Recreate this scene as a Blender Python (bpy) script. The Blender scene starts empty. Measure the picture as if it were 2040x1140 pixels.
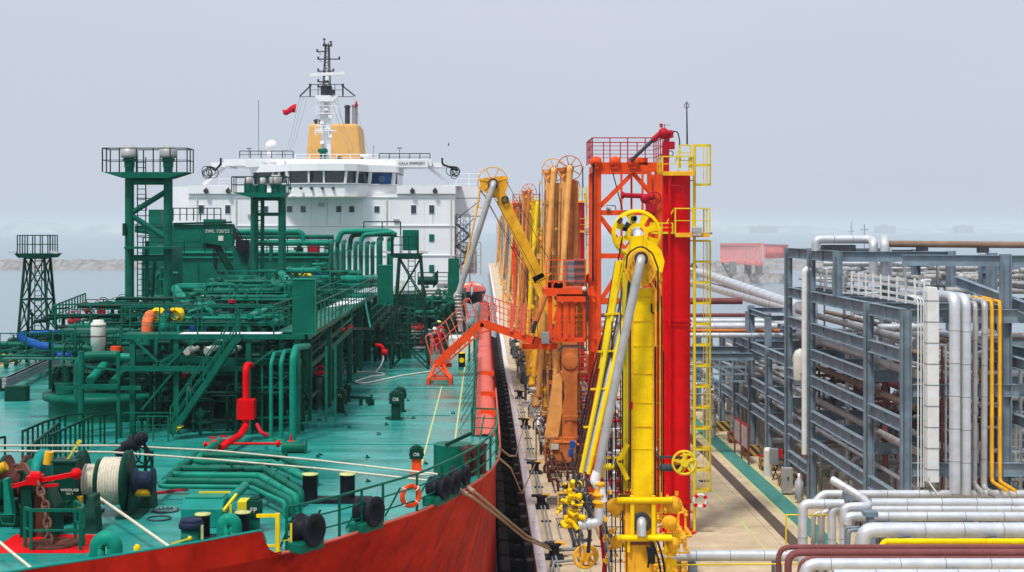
import bpy, bmesh, math, random
from mathutils import Vector, Matrix
R = math.radians
random.seed(7)
C = bpy.context.scene.collection
SC = bpy.context.scene
# ------------------------------------------------ camera, sky, sun, exposure
F = 2800.0; VX = 962.0; VY = 455.0; W0 = 2040.0; H0 = 1140.0; CZ = 15.9
cam_d = bpy.data.cameras.new('camera'); cam = bpy.data.objects.new('camera', cam_d); C.objects.link(cam)
cam.location = (0, 0, CZ); cam.rotation_euler = (R(90), 0, 0)
cam_d.sensor_width = 36; cam_d.lens = 36 * F / W0
cam_d.shift_x = (W0 / 2 - VX) / W0; cam_d.shift_y = -(H0 / 2 - VY) / W0
cam_d.clip_start = 0.5; cam_d.clip_end = 20000
SC.camera = cam
w = bpy.data.worlds.new('World'); SC.world = w; w.use_nodes = True
nt = w.node_tree; nt.nodes.clear()
sky = nt.nodes.new('ShaderNodeTexSky'); sky.sky_type = 'NISHITA'; sky.sun_disc = False
SUN_EL = R(58); SUN_AZ = R(215)
sky.sun_elevation = SUN_EL; sky.sun_rotation = SUN_AZ; sky.air_density = 1.0; sky.dust_density = 3.0
hs = nt.nodes.new('ShaderNodeHueSaturation'); hs.inputs['Saturation'].default_value = 0.25; hs.inputs['Value'].default_value = 1.0
nt.links.new(sky.outputs[0], hs.inputs['Color'])
tc = nt.nodes.new('ShaderNodeTexCoord'); mp = nt.nodes.new('ShaderNodeMapping'); mp.inputs['Scale'].default_value = (1, 1, 3)
nz = nt.nodes.new('ShaderNodeTexNoise'); nz.inputs['Scale'].default_value = 1.5; nz.inputs['Detail'].default_value = 6
nt.links.new(tc.outputs['Generated'], mp.inputs[0]); nt.links.new(mp.outputs[0], nz.inputs['Vector'])
cr = nt.nodes.new('ShaderNodeValToRGB')
cr.color_ramp.elements[0].position = 0.3; cr.color_ramp.elements[0].color = (4.85, 5.6, 6.4, 1)
cr.color_ramp.elements[1].position = 0.75; cr.color_ramp.elements[1].color = (5.5, 5.85, 6.85, 1)
nt.links.new(nz.outputs[0], cr.inputs[0])
mx = nt.nodes.new('ShaderNodeMixRGB'); mx.inputs[0].default_value = 0.9
nt.links.new(hs.outputs[0], mx.inputs[1]); nt.links.new(cr.outputs[0], mx.inputs[2])
sx = nt.nodes.new('ShaderNodeSeparateXYZ'); nt.links.new(tc.outputs['Generated'], sx.inputs[0])
zr = nt.nodes.new('ShaderNodeMapRange'); zr.inputs['From Min'].default_value = .12; zr.inputs['From Max'].default_value = .9; zr.inputs['To Min'].default_value = 1.0; zr.inputs['To Max'].default_value = 1.5
nt.links.new(sx.outputs[2], zr.inputs[0])          # an overcast sky is brightest overhead
vm = nt.nodes.new('ShaderNodeVectorMath'); vm.operation = 'SCALE'; nt.links.new(mx.outputs[0], vm.inputs[0]); nt.links.new(zr.outputs[0], vm.inputs['Scale'])
bg = nt.nodes.new('ShaderNodeBackground'); bg.inputs['Strength'].default_value = 0.1
nt.links.new(vm.outputs[0], bg.inputs[0])
wo = nt.nodes.new('ShaderNodeOutputWorld'); nt.links.new(bg.outputs[0], wo.inputs[0])
sun_d = bpy.data.lights.new('sun', 'SUN'); sun_d.energy = 3.0; sun_d.angle = R(9); sun_d.color = (1, 0.96, 0.9)
sun = bpy.data.objects.new('sun', sun_d); C.objects.link(sun)
# sun from behind the camera, to the left and high
sd = Vector((-0.38, -0.62, 1.35)).normalized()
sun.rotation_euler = sd.to_track_quat('Z', 'Y').to_euler()
sun.location = (0, 0, 60)
SC.view_settings.view_transform = 'Standard'; SC.view_settings.look = 'None'
SC.view_settings.exposure = 0.2; SC.view_settings.gamma = 1
SC.cycles.max_bounces = 5; SC.cycles.diffuse_bounces = 3; SC.cycles.glossy_bounces = 2
SC.cycles.volume_bounces = 1; SC.cycles.transparent_max_bounces = 4
try: SC.cycles.use_denoising = True
except Exception: pass

# ------------------------------------------------ materials
MATS = {}
def mat(name, rgb, rough=0.5, metal=0.0, var=0.18, vscale=1.2, rust=0.0, rustcol=(0.16, 0.06, 0.025), rscale=(2.5, 2.5, 0.5), bump=0.0, spec=0.08, grime=0.0):
    if name in MATS: return MATS[name]
    m = bpy.data.materials.new(name); m.use_nodes = True; MATS[name] = m
    n = m.node_tree; L = n.links; b = n.nodes['Principled BSDF']
    b.inputs['Roughness'].default_value = rough; b.inputs['Metallic'].default_value = metal
    b.inputs['Specular IOR Level'].default_value = spec
    t = n.nodes.new('ShaderNodeTexCoord')
    z = n.nodes.new('ShaderNodeTexNoise'); z.inputs['Scale'].default_value = vscale; z.inputs['Detail'].default_value = 6; z.inputs['Roughness'].default_value = 0.65
    L.new(t.outputs['Object'], z.inputs['Vector'])
    r = n.nodes.new('ShaderNodeValToRGB')
    r.color_ramp.elements[0].position = 0.32; r.color_ramp.elements[1].position = 0.68
    r.color_ramp.elements[0].color = tuple(c * (1 - var) for c in rgb) + (1,)
    r.color_ramp.elements[1].color = tuple(min(1, c * (1 + var * .6) + 0.01 * var) for c in rgb) + (1,)
    L.new(z.outputs[0], r.inputs[0]); col = r.outputs[0]
    if rust > 0:
        mp_ = n.nodes.new('ShaderNodeMapping'); mp_.inputs['Scale'].default_value = rscale
        L.new(t.outputs['Object'], mp_.inputs[0])
        z2 = n.nodes.new('ShaderNodeTexNoise'); z2.inputs['Scale'].default_value = 1.6; z2.inputs['Detail'].default_value = 8; z2.inputs['Roughness'].default_value = 0.7
        L.new(mp_.outputs[0], z2.inputs['Vector'])
        r2 = n.nodes.new('ShaderNodeValToRGB'); r2.color_ramp.elements[0].position = 0.72 - rust * 0.35; r2.color_ramp.elements[1].position = min(1, 0.84 - rust * 0.3)
        r2.color_ramp.elements[1].color = (0.85, 0.85, 0.85, 1)
        L.new(z2.outputs[0], r2.inputs[0])
        x = n.nodes.new('ShaderNodeMixRGB'); L.new(r2.outputs[0], x.inputs[0]); L.new(col, x.inputs[1]); x.inputs[2].default_value = tuple(rustcol) + (1,)
        col = x.outputs[0]
    L.new(col, b.inputs['Base Color'])
    z3 = n.nodes.new('ShaderNodeTexNoise'); z3.inputs['Scale'].default_value = vscale * 3; z3.inputs['Detail'].default_value = 5
    L.new(t.outputs['Object'], z3.inputs['Vector'])
    mr = n.nodes.new('ShaderNodeMapRange'); mr.inputs['To Min'].default_value = max(0.03, rough - 0.14); mr.inputs['To Max'].default_value = min(1, rough + 0.14)
    L.new(z3.outputs[0], mr.inputs[0]); L.new(mr.outputs[0], b.inputs['Roughness'])
    if bump > 0:
        bp = n.nodes.new('ShaderNodeBump'); bp.inputs['Strength'].default_value = bump; bp.inputs['Distance'].default_value = 0.05
        L.new(z3.outputs[0], bp.inputs['Height']); L.new(bp.outputs[0], b.inputs['Normal'])
    return m
M = {}
M['dgreen'] = mat('dark_green_paint', (0.0, 0.045, 0.028), .42, var=.35, rust=.3, rustcol=(.02, .035, .02))  # base darkened further for the shade inside the pipework
M['green'] = mat('green_paint', (0.0, 0.115, 0.072), .42, var=.3, rust=.32, rustcol=(.012, .055, .035))
M['lgreen'] = mat('sea_green_pipe_paint', (0.002, 0.21, 0.14), .36, var=.25, rust=.3, rustcol=(.02, .11, .07))
M['teal'] = mat('teal_paint', (0.005, 0.22, 0.18), .4, var=.2, rust=.25, rustcol=(.03, .12, .09))
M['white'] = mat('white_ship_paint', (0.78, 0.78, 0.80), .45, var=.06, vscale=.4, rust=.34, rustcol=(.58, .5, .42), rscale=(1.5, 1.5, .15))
M['offwhite'] = mat('aged_white_paint', (0.62, 0.62, 0.55), .5, var=.15, vscale=2, rust=.12, rustcol=(.3, .2, .1))
M['tan'] = mat('tan_funnel_paint', (0.62, 0.35, 0.11), .5, var=.08)
M['glass'] = mat('dark_window_glass', (0.012, 0.03, 0.035), .08, var=.3, spec=.8)
M['blueglass'] = mat('blue_window_film', (0.004, 0.05, 0.16), .2, var=.2)
M['black'] = mat('black_paint', (0.012, 0.013, 0.018), .42, var=.3, rust=.06)
M['darkgrey'] = mat('dark_grey_metal', (0.05, 0.055, 0.065), .5, var=.3)
M['grey'] = mat('grey_metal', (0.24, 0.25, 0.26), .5, var=.2, rust=.08)
M['hull'] = mat('red_hull_paint', (0.50, 0.014, 0.003), .55, var=.4, vscale=.7, rust=.52, rustcol=(.17, .003, .002), rscale=(.7, .7, .22), spec=.03)
M['hullpink'] = mat('faded_red_hull_paint', (0.62, 0.12, 0.085), .45, var=.12, vscale=.5, rust=.12, rustcol=(.5, .03, .015))
M['red'] = mat('red_paint', (0.66, 0.0, 0.003), .38, var=.22, vscale=.8, rust=.3, rustcol=(.40, .004, .006), rscale=(3, 3, .3))
M['dred'] = mat('crimson_paint', (0.42, 0.008, 0.022), .4, var=.2)
M['orange'] = mat('orange_red_paint', (0.80, 0.075, 0.012), .42, var=.22, rust=.3, rustcol=(.42, .03, .01))
M['dorange'] = mat('weathered_orange_paint', (0.58, 0.17, 0.04), .5, var=.3, rust=.4, rustcol=(.25, .07, .025))
M['yellow'] = mat('yellow_paint', (0.95, 0.60, 0.0), .4, var=.22, rust=.42, rustcol=(.50, .23, .015), rscale=(3.5, 3.5, .35))
M['gold'] = mat('golden_yellow_paint', (0.85, 0.42, 0.02), .42, var=.28, rust=.42, rustcol=(.36, .13, .02))
M['pale'] = mat('pale_orange_paint', (0.84, 0.40, 0.11), .48, var=.25, rust=.36, rustcol=(.5, .19, .05))
M['lemon'] = mat('lemon_yellow_paint', (0.72, 0.55, 0.02), .42, var=.12, rust=.08)
M['steel'] = mat('blue_grey_structural_paint', (0.185, 0.245, 0.295), .55, var=.32, vscale=1.1, rust=.3, rustcol=(.20, .19, .175), rscale=(1.6, 1.6, .4))
M['clad'] = mat('aluminium_pipe_cladding', (0.58, 0.60, 0.63), .4, metal=.4, var=.16, vscale=1.6, rust=.34, rustcol=(.40, .37, .34), rscale=(1.2, 1.2, 1.2), spec=.5)
M['clad2'] = mat('dull_pipe_cladding', (0.42, 0.41, 0.40), .5, metal=.3, var=.2, vscale=1.5, rust=.16, rustcol=(.25, .2, .17))
M['tray'] = mat('white_cable_tray', (0.66, 0.67, 0.66), .5, var=.12, vscale=2, rust=.15, rustcol=(.35, .33, .30))
M['maroon'] = mat('maroon_pipe_paint', (0.19, 0.062, 0.062), .5, var=.2)
M['brown'] = mat('brown_pipe_paint', (0.24, 0.16, 0.11), .55, var=.25)
M['rope'] = mat('cream_mooring_rope', (0.62, 0.56, 0.44), .9, var=.2, vscale=9, bump=.4)
M['rope2'] = mat('brown_mooring_rope', (0.36, 0.24, 0.15), .9, var=.25, vscale=9, bump=.4)
M['chain'] = mat('rusty_chain', (0.17, 0.075, 0.05), .8, var=.4, vscale=6, rust=.3)
M['rust'] = mat('rusty_brown_steel', (0.09, 0.03, 0.02), .7, var=.4, vscale=4)
M['blue'] = mat('blue_hose', (0.01, 0.08, 0.32), .45, var=.2)
M['navy'] = mat('slate_blue_cover', (0.012, 0.02, 0.045), .5, var=.2)
M['coral'] = mat('coral_cover', (0.85, 0.16, 0.05), .5, var=.12)
M['flag'] = mat('red_cloth', (0.55, 0.01, 0.03), .8, var=.15)
M['skin'] = mat('skin', (0.45, 0.26, 0.17), .6)
M['blueoverall'] = mat('blue_overall_cloth', (0.02, 0.09, 0.32), .85)
M['redoverall'] = mat('red_overall_cloth', (0.42, 0.012, 0.03), .85)
M['wood'] = mat('weathered_timber', (0.34, 0.33, 0.35), .8, var=.3, vscale=4, bump=.3)
M['rubber'] = mat('black_rubber', (0.007, 0.006, 0.009), .7, var=.4, vscale=3)
M['stripe'] = mat('lemon_marking_paint', (0.50, 0.52, 0.20), .6, var=.25, vscale=3, rust=.35, rustcol=(.25, .33, .22), rscale=(1, 1, 1))
M['pinkred'] = mat('hazy_red_paint', (0.80, 0.30, 0.28), .6)  # distance haze put into the red as a paler tone
M['rock'] = mat('rubble_rock', (0.26, 0.25, 0.245), .9, var=.4, vscale=.3, bump=.6)
M['land'] = mat('far_land', (0.30, 0.33, 0.33), .9, var=.4, vscale=.01)
M['curb'] = mat('worn_white_curb', (0.66, 0.60, 0.60), .7, var=.2, vscale=1.5, rust=.3, rustcol=(.42, .2, .18), rscale=(1, 1, 1))

def node_mat(name):
    m = bpy.data.materials.new(name); m.use_nodes = True
    return m, m.node_tree, m.node_tree.links, m.node_tree.nodes['Principled BSDF']
def deck_mat():
    m, n, L, b = node_mat('wet_teal_deck_paint')
    t = n.nodes.new('ShaderNodeTexCoord')
    z = n.nodes.new('ShaderNodeTexNoise'); z.inputs['Scale'].default_value = .35; z.inputs['Detail'].default_value = 7; z.inputs['Roughness'].default_value = .6
    mp_ = n.nodes.new('ShaderNodeMapping'); mp_.inputs['Scale'].default_value = (.5, 1.6, 1)
    L.new(t.outputs['Object'], mp_.inputs[0]); L.new(mp_.outputs[0], z.inputs['Vector'])
    r = n.nodes.new('ShaderNodeValToRGB'); r.color_ramp.elements[0].position = .35; r.color_ramp.elements[1].position = .68
    r.color_ramp.elements[0].color = (0.008, 0.205, 0.17, 1); r.color_ramp.elements[1].color = (0.03, 0.33, 0.285, 1)
    L.new(z.outputs[0], r.inputs[0])
    z2 = n.nodes.new('ShaderNodeTexNoise'); z2.inputs['Scale'].default_value = 1.3; z2.inputs['Detail'].default_value = 9; z2.inputs['Roughness'].default_value = .75
    L.new(t.outputs['Object'], z2.inputs['Vector'])
    r2 = n.nodes.new('ShaderNodeValToRGB'); r2.color_ramp.elements[0].position = .52; r2.color_ramp.elements[1].position = .75
    r2.color_ramp.elements[1].color = (.4, .4, .4, 1)
    L.new(z2.outputs[0], r2.inputs[0])
    x = n.nodes.new('ShaderNodeMixRGB'); L.new(r2.outputs[0], x.inputs[0]); L.new(r.outputs[0], x.inputs[1]); x.inputs[2].default_value = (.13, .38, .32, 1)
    # plate seams
    br = n.nodes.new('ShaderNodeTexBrick'); br.inputs['Scale'].default_value = 1; br.inputs['Mortar Size'].default_value = .03; br.inputs['Brick Width'].default_value = 3.2; br.inputs['Row Height'].default_value = 2.1
    br.inputs['Color1'].default_value = (1, 1, 1, 1); br.inputs['Color2'].default_value = (.9, .9, .9, 1); br.inputs['Mortar'].default_value = (.7, .8, .78, 1); br.inputs['Mortar Smooth'].default_value = .6
    L.new(t.outputs['Object'], br.inputs['Vector'])
    x2 = n.nodes.new('ShaderNodeMixRGB'); x2.blend_type = 'MULTIPLY'; x2.inputs[0].default_value = 1
    L.new(x.outputs[0], x2.inputs[1]); L.new(br.outputs[0], x2.inputs[2]); L.new(x2.outputs[0], b.inputs['Base Color'])
    mr = n.nodes.new('ShaderNodeMapRange'); mr.inputs['From Min'].default_value = .35; mr.inputs['From Max'].default_value = .65; mr.inputs['To Min'].default_value = .12; mr.inputs['To Max'].default_value = .36
    L.new(z.outputs[0], mr.inputs[0]); L.new(mr.outputs[0], b.inputs['Roughness'])
    b.inputs['Specular IOR Level'].default_value = .6
    bp = n.nodes.new('ShaderNodeBump'); bp.inputs['Strength'].default_value = .12; bp.inputs['Distance'].default_value = .02
    L.new(z2.outputs[0], bp.inputs['Height']); L.new(bp.outputs[0], b.inputs['Normal'])
    return m
M['deck'] = deck_mat()
def water_mat():
    m, n, L, b = node_mat('grey_sea_water')
    b.inputs['Base Color'].default_value = (0.17, 0.24, 0.27, 1); b.inputs['Roughness'].default_value = .22
    t = n.nodes.new('ShaderNodeTexCoord')
    z = n.nodes.new('ShaderNodeTexNoise'); z.inputs['Scale'].default_value = .7; z.inputs['Detail'].default_value = 6
    mp_ = n.nodes.new('ShaderNodeMapping'); mp_.inputs['Scale'].default_value = (.5, 1, 1)
    L.new(t.outputs['Object'], mp_.inputs[0]); L.new(mp_.outputs[0], z.inputs['Vector'])
    bp = n.nodes.new('ShaderNodeBump'); bp.inputs['Strength'].default_value = .5; bp.inputs['Distance'].default_value = .3
    L.new(z.outputs[0], bp.inputs['Height']); L.new(bp.outputs[0], b.inputs['Normal'])
    return m
M['water'] = water_mat()
def concrete_mat():
    m, n, L, b = node_mat('worn_beige_concrete')
    b.inputs['Roughness'].default_value = .85
    t = n.nodes.new('ShaderNodeTexCoord')
    z = n.nodes.new('ShaderNodeTexNoise'); z.inputs['Scale'].default_value = .5; z.inputs['Detail'].default_value = 9; z.inputs['Roughness'].default_value = .65
    L.new(t.outputs['Object'], z.inputs['Vector'])
    r = n.nodes.new('ShaderNodeValToRGB'); r.color_ramp.elements[0].position = .3; r.color_ramp.elements[1].position = .7
    r.color_ramp.elements[0].color = (0.40, 0.30, 0.185, 1); r.color_ramp.elements[1].color = (0.62, 0.49, 0.32, 1)
    L.new(z.outputs[0], r.inputs[0])
    br = n.nodes.new('ShaderNodeTexBrick'); br.offset = 0; br.inputs['Scale'].default_value = 1; br.inputs['Mortar Size'].default_value = .025; br.inputs['Brick Width'].default_value = 5; br.inputs['Row Height'].default_value = 5
    br.inputs['Color1'].default_value = (1, 1, 1, 1); br.inputs['Color2'].default_value = (.92, .93, .94, 1); br.inputs['Mortar'].default_value = (.55, .55, .55, 1)
    L.new(t.outputs['Object'], br.inputs['Vector'])
    x2 = n.nodes.new('ShaderNodeMixRGB'); x2.blend_type = 'MULTIPLY'; x2.inputs[0].default_value = 1
    L.new(r.outputs[0], x2.inputs[1]); L.new(br.outputs[0], x2.inputs[2])
    z2 = n.nodes.new('ShaderNodeTexNoise'); z2.inputs['Scale'].default_value = 2.2; z2.inputs['Detail'].default_value = 6
    L.new(t.outputs['Object'], z2.inputs['Vector'])
    r2 = n.nodes.new('ShaderNodeValToRGB'); r2.color_ramp.elements[0].position = .6; r2.color_ramp.elements[1].position = .8; r2.color_ramp.elements[1].color = (.5, .5, .5, 1)
    L.new(z2.outputs[0], r2.inputs[0])
    x3 = n.nodes.new('ShaderNodeMixRGB'); L.new(r2.outputs[0], x3.inputs[0]); L.new(x2.outputs[0], x3.inputs[1]); x3.inputs[2].default_value = (.16, .12, .09, 1)
    L.new(x3.outputs[0], b.inputs['Base Color'])
    return m
M['conc'] = concrete_mat()
def stripes_mat(name, c1, c2, scale, axis=(1, 0, 1), rough=.6):
    m, n, L, b = node_mat(name); b.inputs['Roughness'].default_value = rough
    t = n.nodes.new('ShaderNodeTexCoord'); wv = n.nodes.new('ShaderNodeTexWave'); wv.wave_type = 'BANDS'; wv.bands_direction = 'DIAGONAL'
    wv.inputs['Scale'].default_value = scale; L.new(t.outputs['Object'], wv.inputs['Vector'])
    r = n.nodes.new('ShaderNodeValToRGB'); r.color_ramp.interpolation = 'CONSTANT'; r.color_ramp.elements[1].position = .5
    r.color_ramp.elements[0].color = tuple(c1) + (1,); r.color_ramp.elements[1].color = tuple(c2) + (1,)
    L.new(wv.outputs[0], r.inputs[0]); L.new(r.outputs[0], b.inputs['Base Color'])
    return m
M['hazard'] = stripes_mat('black_yellow_hazard_paint', (.45, .25, .03), (.02, .02, .02), 1.1)

# ------------------------------------------------ mesh helpers
def P(px, py, Y):
    return Vector(((px - VX) * Y / F, Y, CZ - (py - VY) * Y / F))
DZ = 7.9                                   # ship deck level above the jetty
def Yd(py, z=DZ): return F * (CZ - z) / (py - VY)
def D(px, py, z=DZ):                       # a point at level z seen at this pixel
    return P(px, py, Yd(py, z))
ORG = {}
class MB:
    seam = False
    def __init__(s): s.v = []; s.f = []; s.sm = []; s.mi = []; s.cur = 0
    def add(s, vs, fs, smooth=False):
        o = len(s.v); s.v += [Vector(a) for a in vs]; s.f += [tuple(i + o for i in f) for f in fs]; s.sm += [smooth] * len(fs); s.mi += [s.cur] * len(fs); return s
    def box(s, c, d, rz=0, m=None):
        x, y, z = d[0] / 2, d[1] / 2, d[2] / 2
        vs = [Vector((a * x, b * y, e * z)) for e in (-1, 1) for b in (-1, 1) for a in (-1, 1)]
        rot = m if m else Matrix.Rotation(rz, 3, 'Z')
        return s.add([rot @ v + Vector(c) for v in vs], [(0, 2, 3, 1), (4, 5, 7, 6), (0, 1, 5, 4), (2, 6, 7, 3), (0, 4, 6, 2), (1, 3, 7, 5)])
    def bb(s, x0, x1, y0, y1, z0, z1):
        return s.box(((x0 + x1) / 2, (y0 + y1) / 2, (z0 + z1) / 2), (abs(x1 - x0), abs(y1 - y0), abs(z1 - z0)))
    def frame_(s, p, q):
        p = Vector(p); q = Vector(q); d = (q - p); l = d.length; d = d / max(l, 1e-9)
        up = Vector((0, 0, 1)) if abs(d.z) < .95 else Vector((0, 1, 0))
        a = d.cross(up).normalized(); b = a.cross(d).normalized()
        return p, q, d, a, b, l
    def plate(s, x0, x1, y, z0, z1, t=.03): return s.bb(x0, x1, y - t, y, z0, z1)
    def bar(s, p, q, w_=.08, h=None):       # rectangular bar: w across, h upwards
        h = h or w_; p, q, d, a, b, l = s.frame_(p, q)
        vs = [e + a * i * w_ / 2 + b * j * h / 2 for e in (p, q) for (i, j) in ((-1, -1), (1, -1), (1, 1), (-1, 1))]
        return s.add(vs, [(0, 3, 2, 1), (4, 5, 6, 7), (0, 1, 5, 4), (1, 2, 6, 5), (2, 3, 7, 6), (3, 0, 4, 7)])
    def ibeam(s, p, q, w_=.3, h=.5, t=.03, roll=0):
        p, q, d, a, b, l = s.frame_(p, q)
        if roll: a, b = b, -a
        for off, ww, hh in ((h / 2 - t / 2, w_, t), (-h / 2 + t / 2, w_, t), (0, t, h - 2 * t - .004)):
            vs = [e + a * i * ww / 2 + b * (off + j * hh / 2) for e in (p, q) for (i, j) in ((-1, -1), (1, -1), (1, 1), (-1, 1))]
            s.add(vs, [(0, 3, 2, 1), (4, 5, 6, 7), (0, 1, 5, 4), (1, 2, 6, 5), (2, 3, 7, 6), (3, 0, 4, 7)])
        return s
    def cyl(s, p, q, r, r2=None, n=14, caps=True):
        r2 = r if r2 is None else r2; p, q, d, a, b, l = s.frame_(p, q)
        vs = []
        for e, rr in ((p, r), (q, r2)):
            for i in range(n):
                t = 2 * math.pi * i / n; vs.append(e + (a * math.cos(t) + b * math.sin(t)) * rr)
        s.add(vs, [(i, (i + 1) % n, n + (i + 1) % n, n + i) for i in range(n)], True)
        if caps:
            s.add(vs[:n], [tuple(range(n))[::-1]]); s.add(vs[n:], [tuple(range(n))])
        return s
    def lathe(s, c, prof, n=20, axis=(0, 0, 1)):      # prof: (r, h) pairs along axis
        d = Vector(axis).normalized(); up = Vector((0, 0, 1)) if abs(d.z) < .95 else Vector((0, 1, 0))
        a = d.cross(up).normalized(); b = a.cross(d).normalized(); c = Vector(c); vs = []
        for r, h in prof:
            for i in range(n):
                t = 2 * math.pi * i / n; vs.append(c + d * h + (a * math.cos(t) + b * math.sin(t)) * max(r, 1e-4))
        fs = []
        for k in range(len(prof) - 1):
            for i in range(n): fs.append((k * n + i, k * n + (i + 1) % n, (k + 1) * n + (i + 1) % n, (k + 1) * n + i))
        s.add(vs, fs, True)
        return s
    def tube(s, pts, r, n=10, bend=None, closed=False, seg=5, bands=0, bw=.04, bo=1.06):
        pts = [Vector(p) for p in pts]
        if bend is None: bend = r * 2.6
        path = []
        if closed: path = pts
        else:
            path.append(pts[0])
            for i in range(1, len(pts) - 1):
                a, b, c = pts[i - 1], pts[i], pts[i + 1]
                u = a - b; v = c - b; lu, lv = u.length, v.length
                if lu < 1e-6 or lv < 1e-6: continue
                u /= lu; v /= lv; ang = u.angle(v, math.pi)
                if ang > math.pi - .03: path.append(b); continue
                tl = min(bend / max(math.tan(ang / 2), .05), lu * .49, lv * .49)
                p0 = b + u * tl; p1 = b + v * tl
                for k in range(seg + 1):
                    t = k / seg; path.append(p0 * (1 - t) ** 2 + b * 2 * t * (1 - t) + p1 * t * t)
            path.append(pts[-1])
        q = [path[0]]
        for p in path[1:]:
            if (p - q[-1]).length > 1e-4: q.append(p)
        path = q; m = len(path)
        if m < 2: return s
        T = []
        for i in range(m):
            if closed: d = path[(i + 1) % m] - path[i - 1]
            elif i == 0: d = path[1] - path[0]
            elif i == m - 1: d = path[-1] - path[-2]
            else: d = (path[i + 1] - path[i]).normalized() + (path[i] - path[i - 1]).normalized()
            T.append(d.normalized())
        up = Vector((0, 0, 1)) if abs(T[0].z) < .9 else Vector((0, 1, 0))
        a = T[0].cross(up).normalized(); vs = []
        for i in range(m):
            a = (a - T[i] * a.dot(T[i])).normalized(); b = T[i].cross(a)
            rr = r[i] if isinstance(r, (list, tuple)) else r
            for k in range(n):
                t = 2 * math.pi * k / n; vs.append(path[i] + (a * math.cos(t) + b * math.sin(t)) * rr)
        fs = []
        for i in range(m if closed else m - 1):
            j = (i + 1) % m
            for k in range(n): fs.append((i * n + k, i * n + (k + 1) % n, j * n + (k + 1) % n, j * n + k))
        s.add(vs, fs, True)
        if not closed:
            s.add(vs[:n], [tuple(range(n))[::-1]]); s.add(vs[-n:], [tuple(range(n))])
        if bands:
            for i in range(len(pts) - 1):
                l = (pts[i + 1] - pts[i]).length; k = int(l / bands); d = (pts[i + 1] - pts[i]) / max(l, 1e-6)
                for j in range(1, k + 1):
                    c = pts[i] + d * (j * l / (k + 1)); s.cyl(c - d * bw / 2, c + d * bw / 2, r * bo, n=n)
                    if s.seam: s.cur = 1; s.cyl(c + d * (bw / 2 + .001), c + d * (bw / 2 + .02), r * 1.012, n=n); s.cur = 0
        return s
    def sphere(s, c, r, n=12, sz=1):
        c = Vector(c); k = n // 2
        return s.lathe(c, [(r * math.sin(math.pi * i / k), -r * sz * math.cos(math.pi * i / k)) for i in range(k + 1)], n)
    def torus(s, c, R_, r, axis=(0, 0, 1), n=24, m=8):
        d = Vector(axis).normalized(); up = Vector((0, 0, 1)) if abs(d.z) < .95 else Vector((0, 1, 0))
        a = d.cross(up).normalized(); b = a.cross(d).normalized(); c = Vector(c)
        return s.tube([c + (a * math.cos(2 * math.pi * i / n) + b * math.sin(2 * math.pi * i / n)) * R_ for i in range(n)], r, n=m, closed=True)
    def prism(s, poly, vec):                # polygon points extruded by vec
        poly = [Vector(p) for p in poly]; n = len(poly); vec = Vector(vec)
        vs = poly + [p + vec for p in poly]
        return s.add(vs, [tuple(range(n))[::-1], tuple(range(n, 2 * n))] + [(i, (i + 1) % n, n + (i + 1) % n, n + i) for i in range(n)])
    def rail(s, pts, h=1.05, sp=1.5, nr=3, r=.022, post=None):   # guard rail along a polyline
        pts = [Vector(p) for p in pts]; post = post or r * 1.3
        for i in range(len(pts) - 1):
            p, q = pts[i], pts[i + 1]; l = (q - p).length; k = max(1, round(l / sp))
            for j in range(k + (1 if i == len(pts) - 2 else 0)):
                c = p.lerp(q, j / k); s.bar(c, c + Vector((0, 0, h)), post * 2)
            for j in range(nr):
                z = Vector((0, 0, h * (j + 1) / nr)); s.bar(p + z, q + z, r * 2 * (1.25 if j == nr - 1 else .8))
        return s
    def ladder(s, p, q, w_=.45, side=(1, 0, 0), step=.3, r=.025):
        p = Vector(p); q = Vector(q); sv = Vector(side).normalized() * w_ / 2
        s.bar(p - sv, q - sv, r * 2); s.bar(p + sv, q + sv, r * 2); l = (q - p).length; k = int(l / step)
        for i in range(1, k + 1):
            c = p.lerp(q, i / (k + 1)); s.bar(c - sv, c + sv, r * 1.5)
        return s
    def stairs(s, p, q, w_=.8, side=(1, 0, 0), rail=True, r=.025, step=.25):
        p = Vector(p); q = Vector(q); sv = Vector(side).normalized() * w_ / 2
        for g in (-1, 1):
            s.bar(p + sv * g, q + sv * g, .05, .22)
            if rail:
                for hh in (.5, 1.0): s.bar(p + sv * g + Vector((0, 0, hh)), q + sv * g + Vector((0, 0, hh)), r * 2)
                for k in range(5):
                    c = p.lerp(q, k / 4) + sv * g; s.bar(c, c + Vector((0, 0, 1.0)), r * 2)
        k = int(abs(q.z - p.z) / step); dn = (q - p); dn.z = 0; dn = dn.normalized()
        for i in range(1, k + 1):
            c = p.lerp(q, i / (k + 1)); s.box(c, (w_ if abs(sv.x) > abs(sv.y) else .24, .24 if abs(sv.x) > abs(sv.y) else w_, .03))
        return s
    def wheel(s, c, r, axis=(0, 1, 0), t=.03, spokes=6, hub=.15):
        s.torus(c, r, t, axis, n=26, m=6); d = Vector(axis).normalized(); up = Vector((0, 0, 1)) if abs(d.z) < .95 else Vector((0, 1, 0))
        a = d.cross(up).normalized(); b = a.cross(d).normalized(); c = Vector(c)
        for i in range(spokes):
            t_ = 2 * math.pi * (i + .3) / spokes; s.bar(c, c + (a * math.cos(t_) + b * math.sin(t_)) * r, t * 2)
        s.cyl(c - d * t * 2, c + d * t * 2, hub, n=12); return s
    def parts(s, name, m, parent):          # one object per bar or beam collected with mark()
        pass
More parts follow.
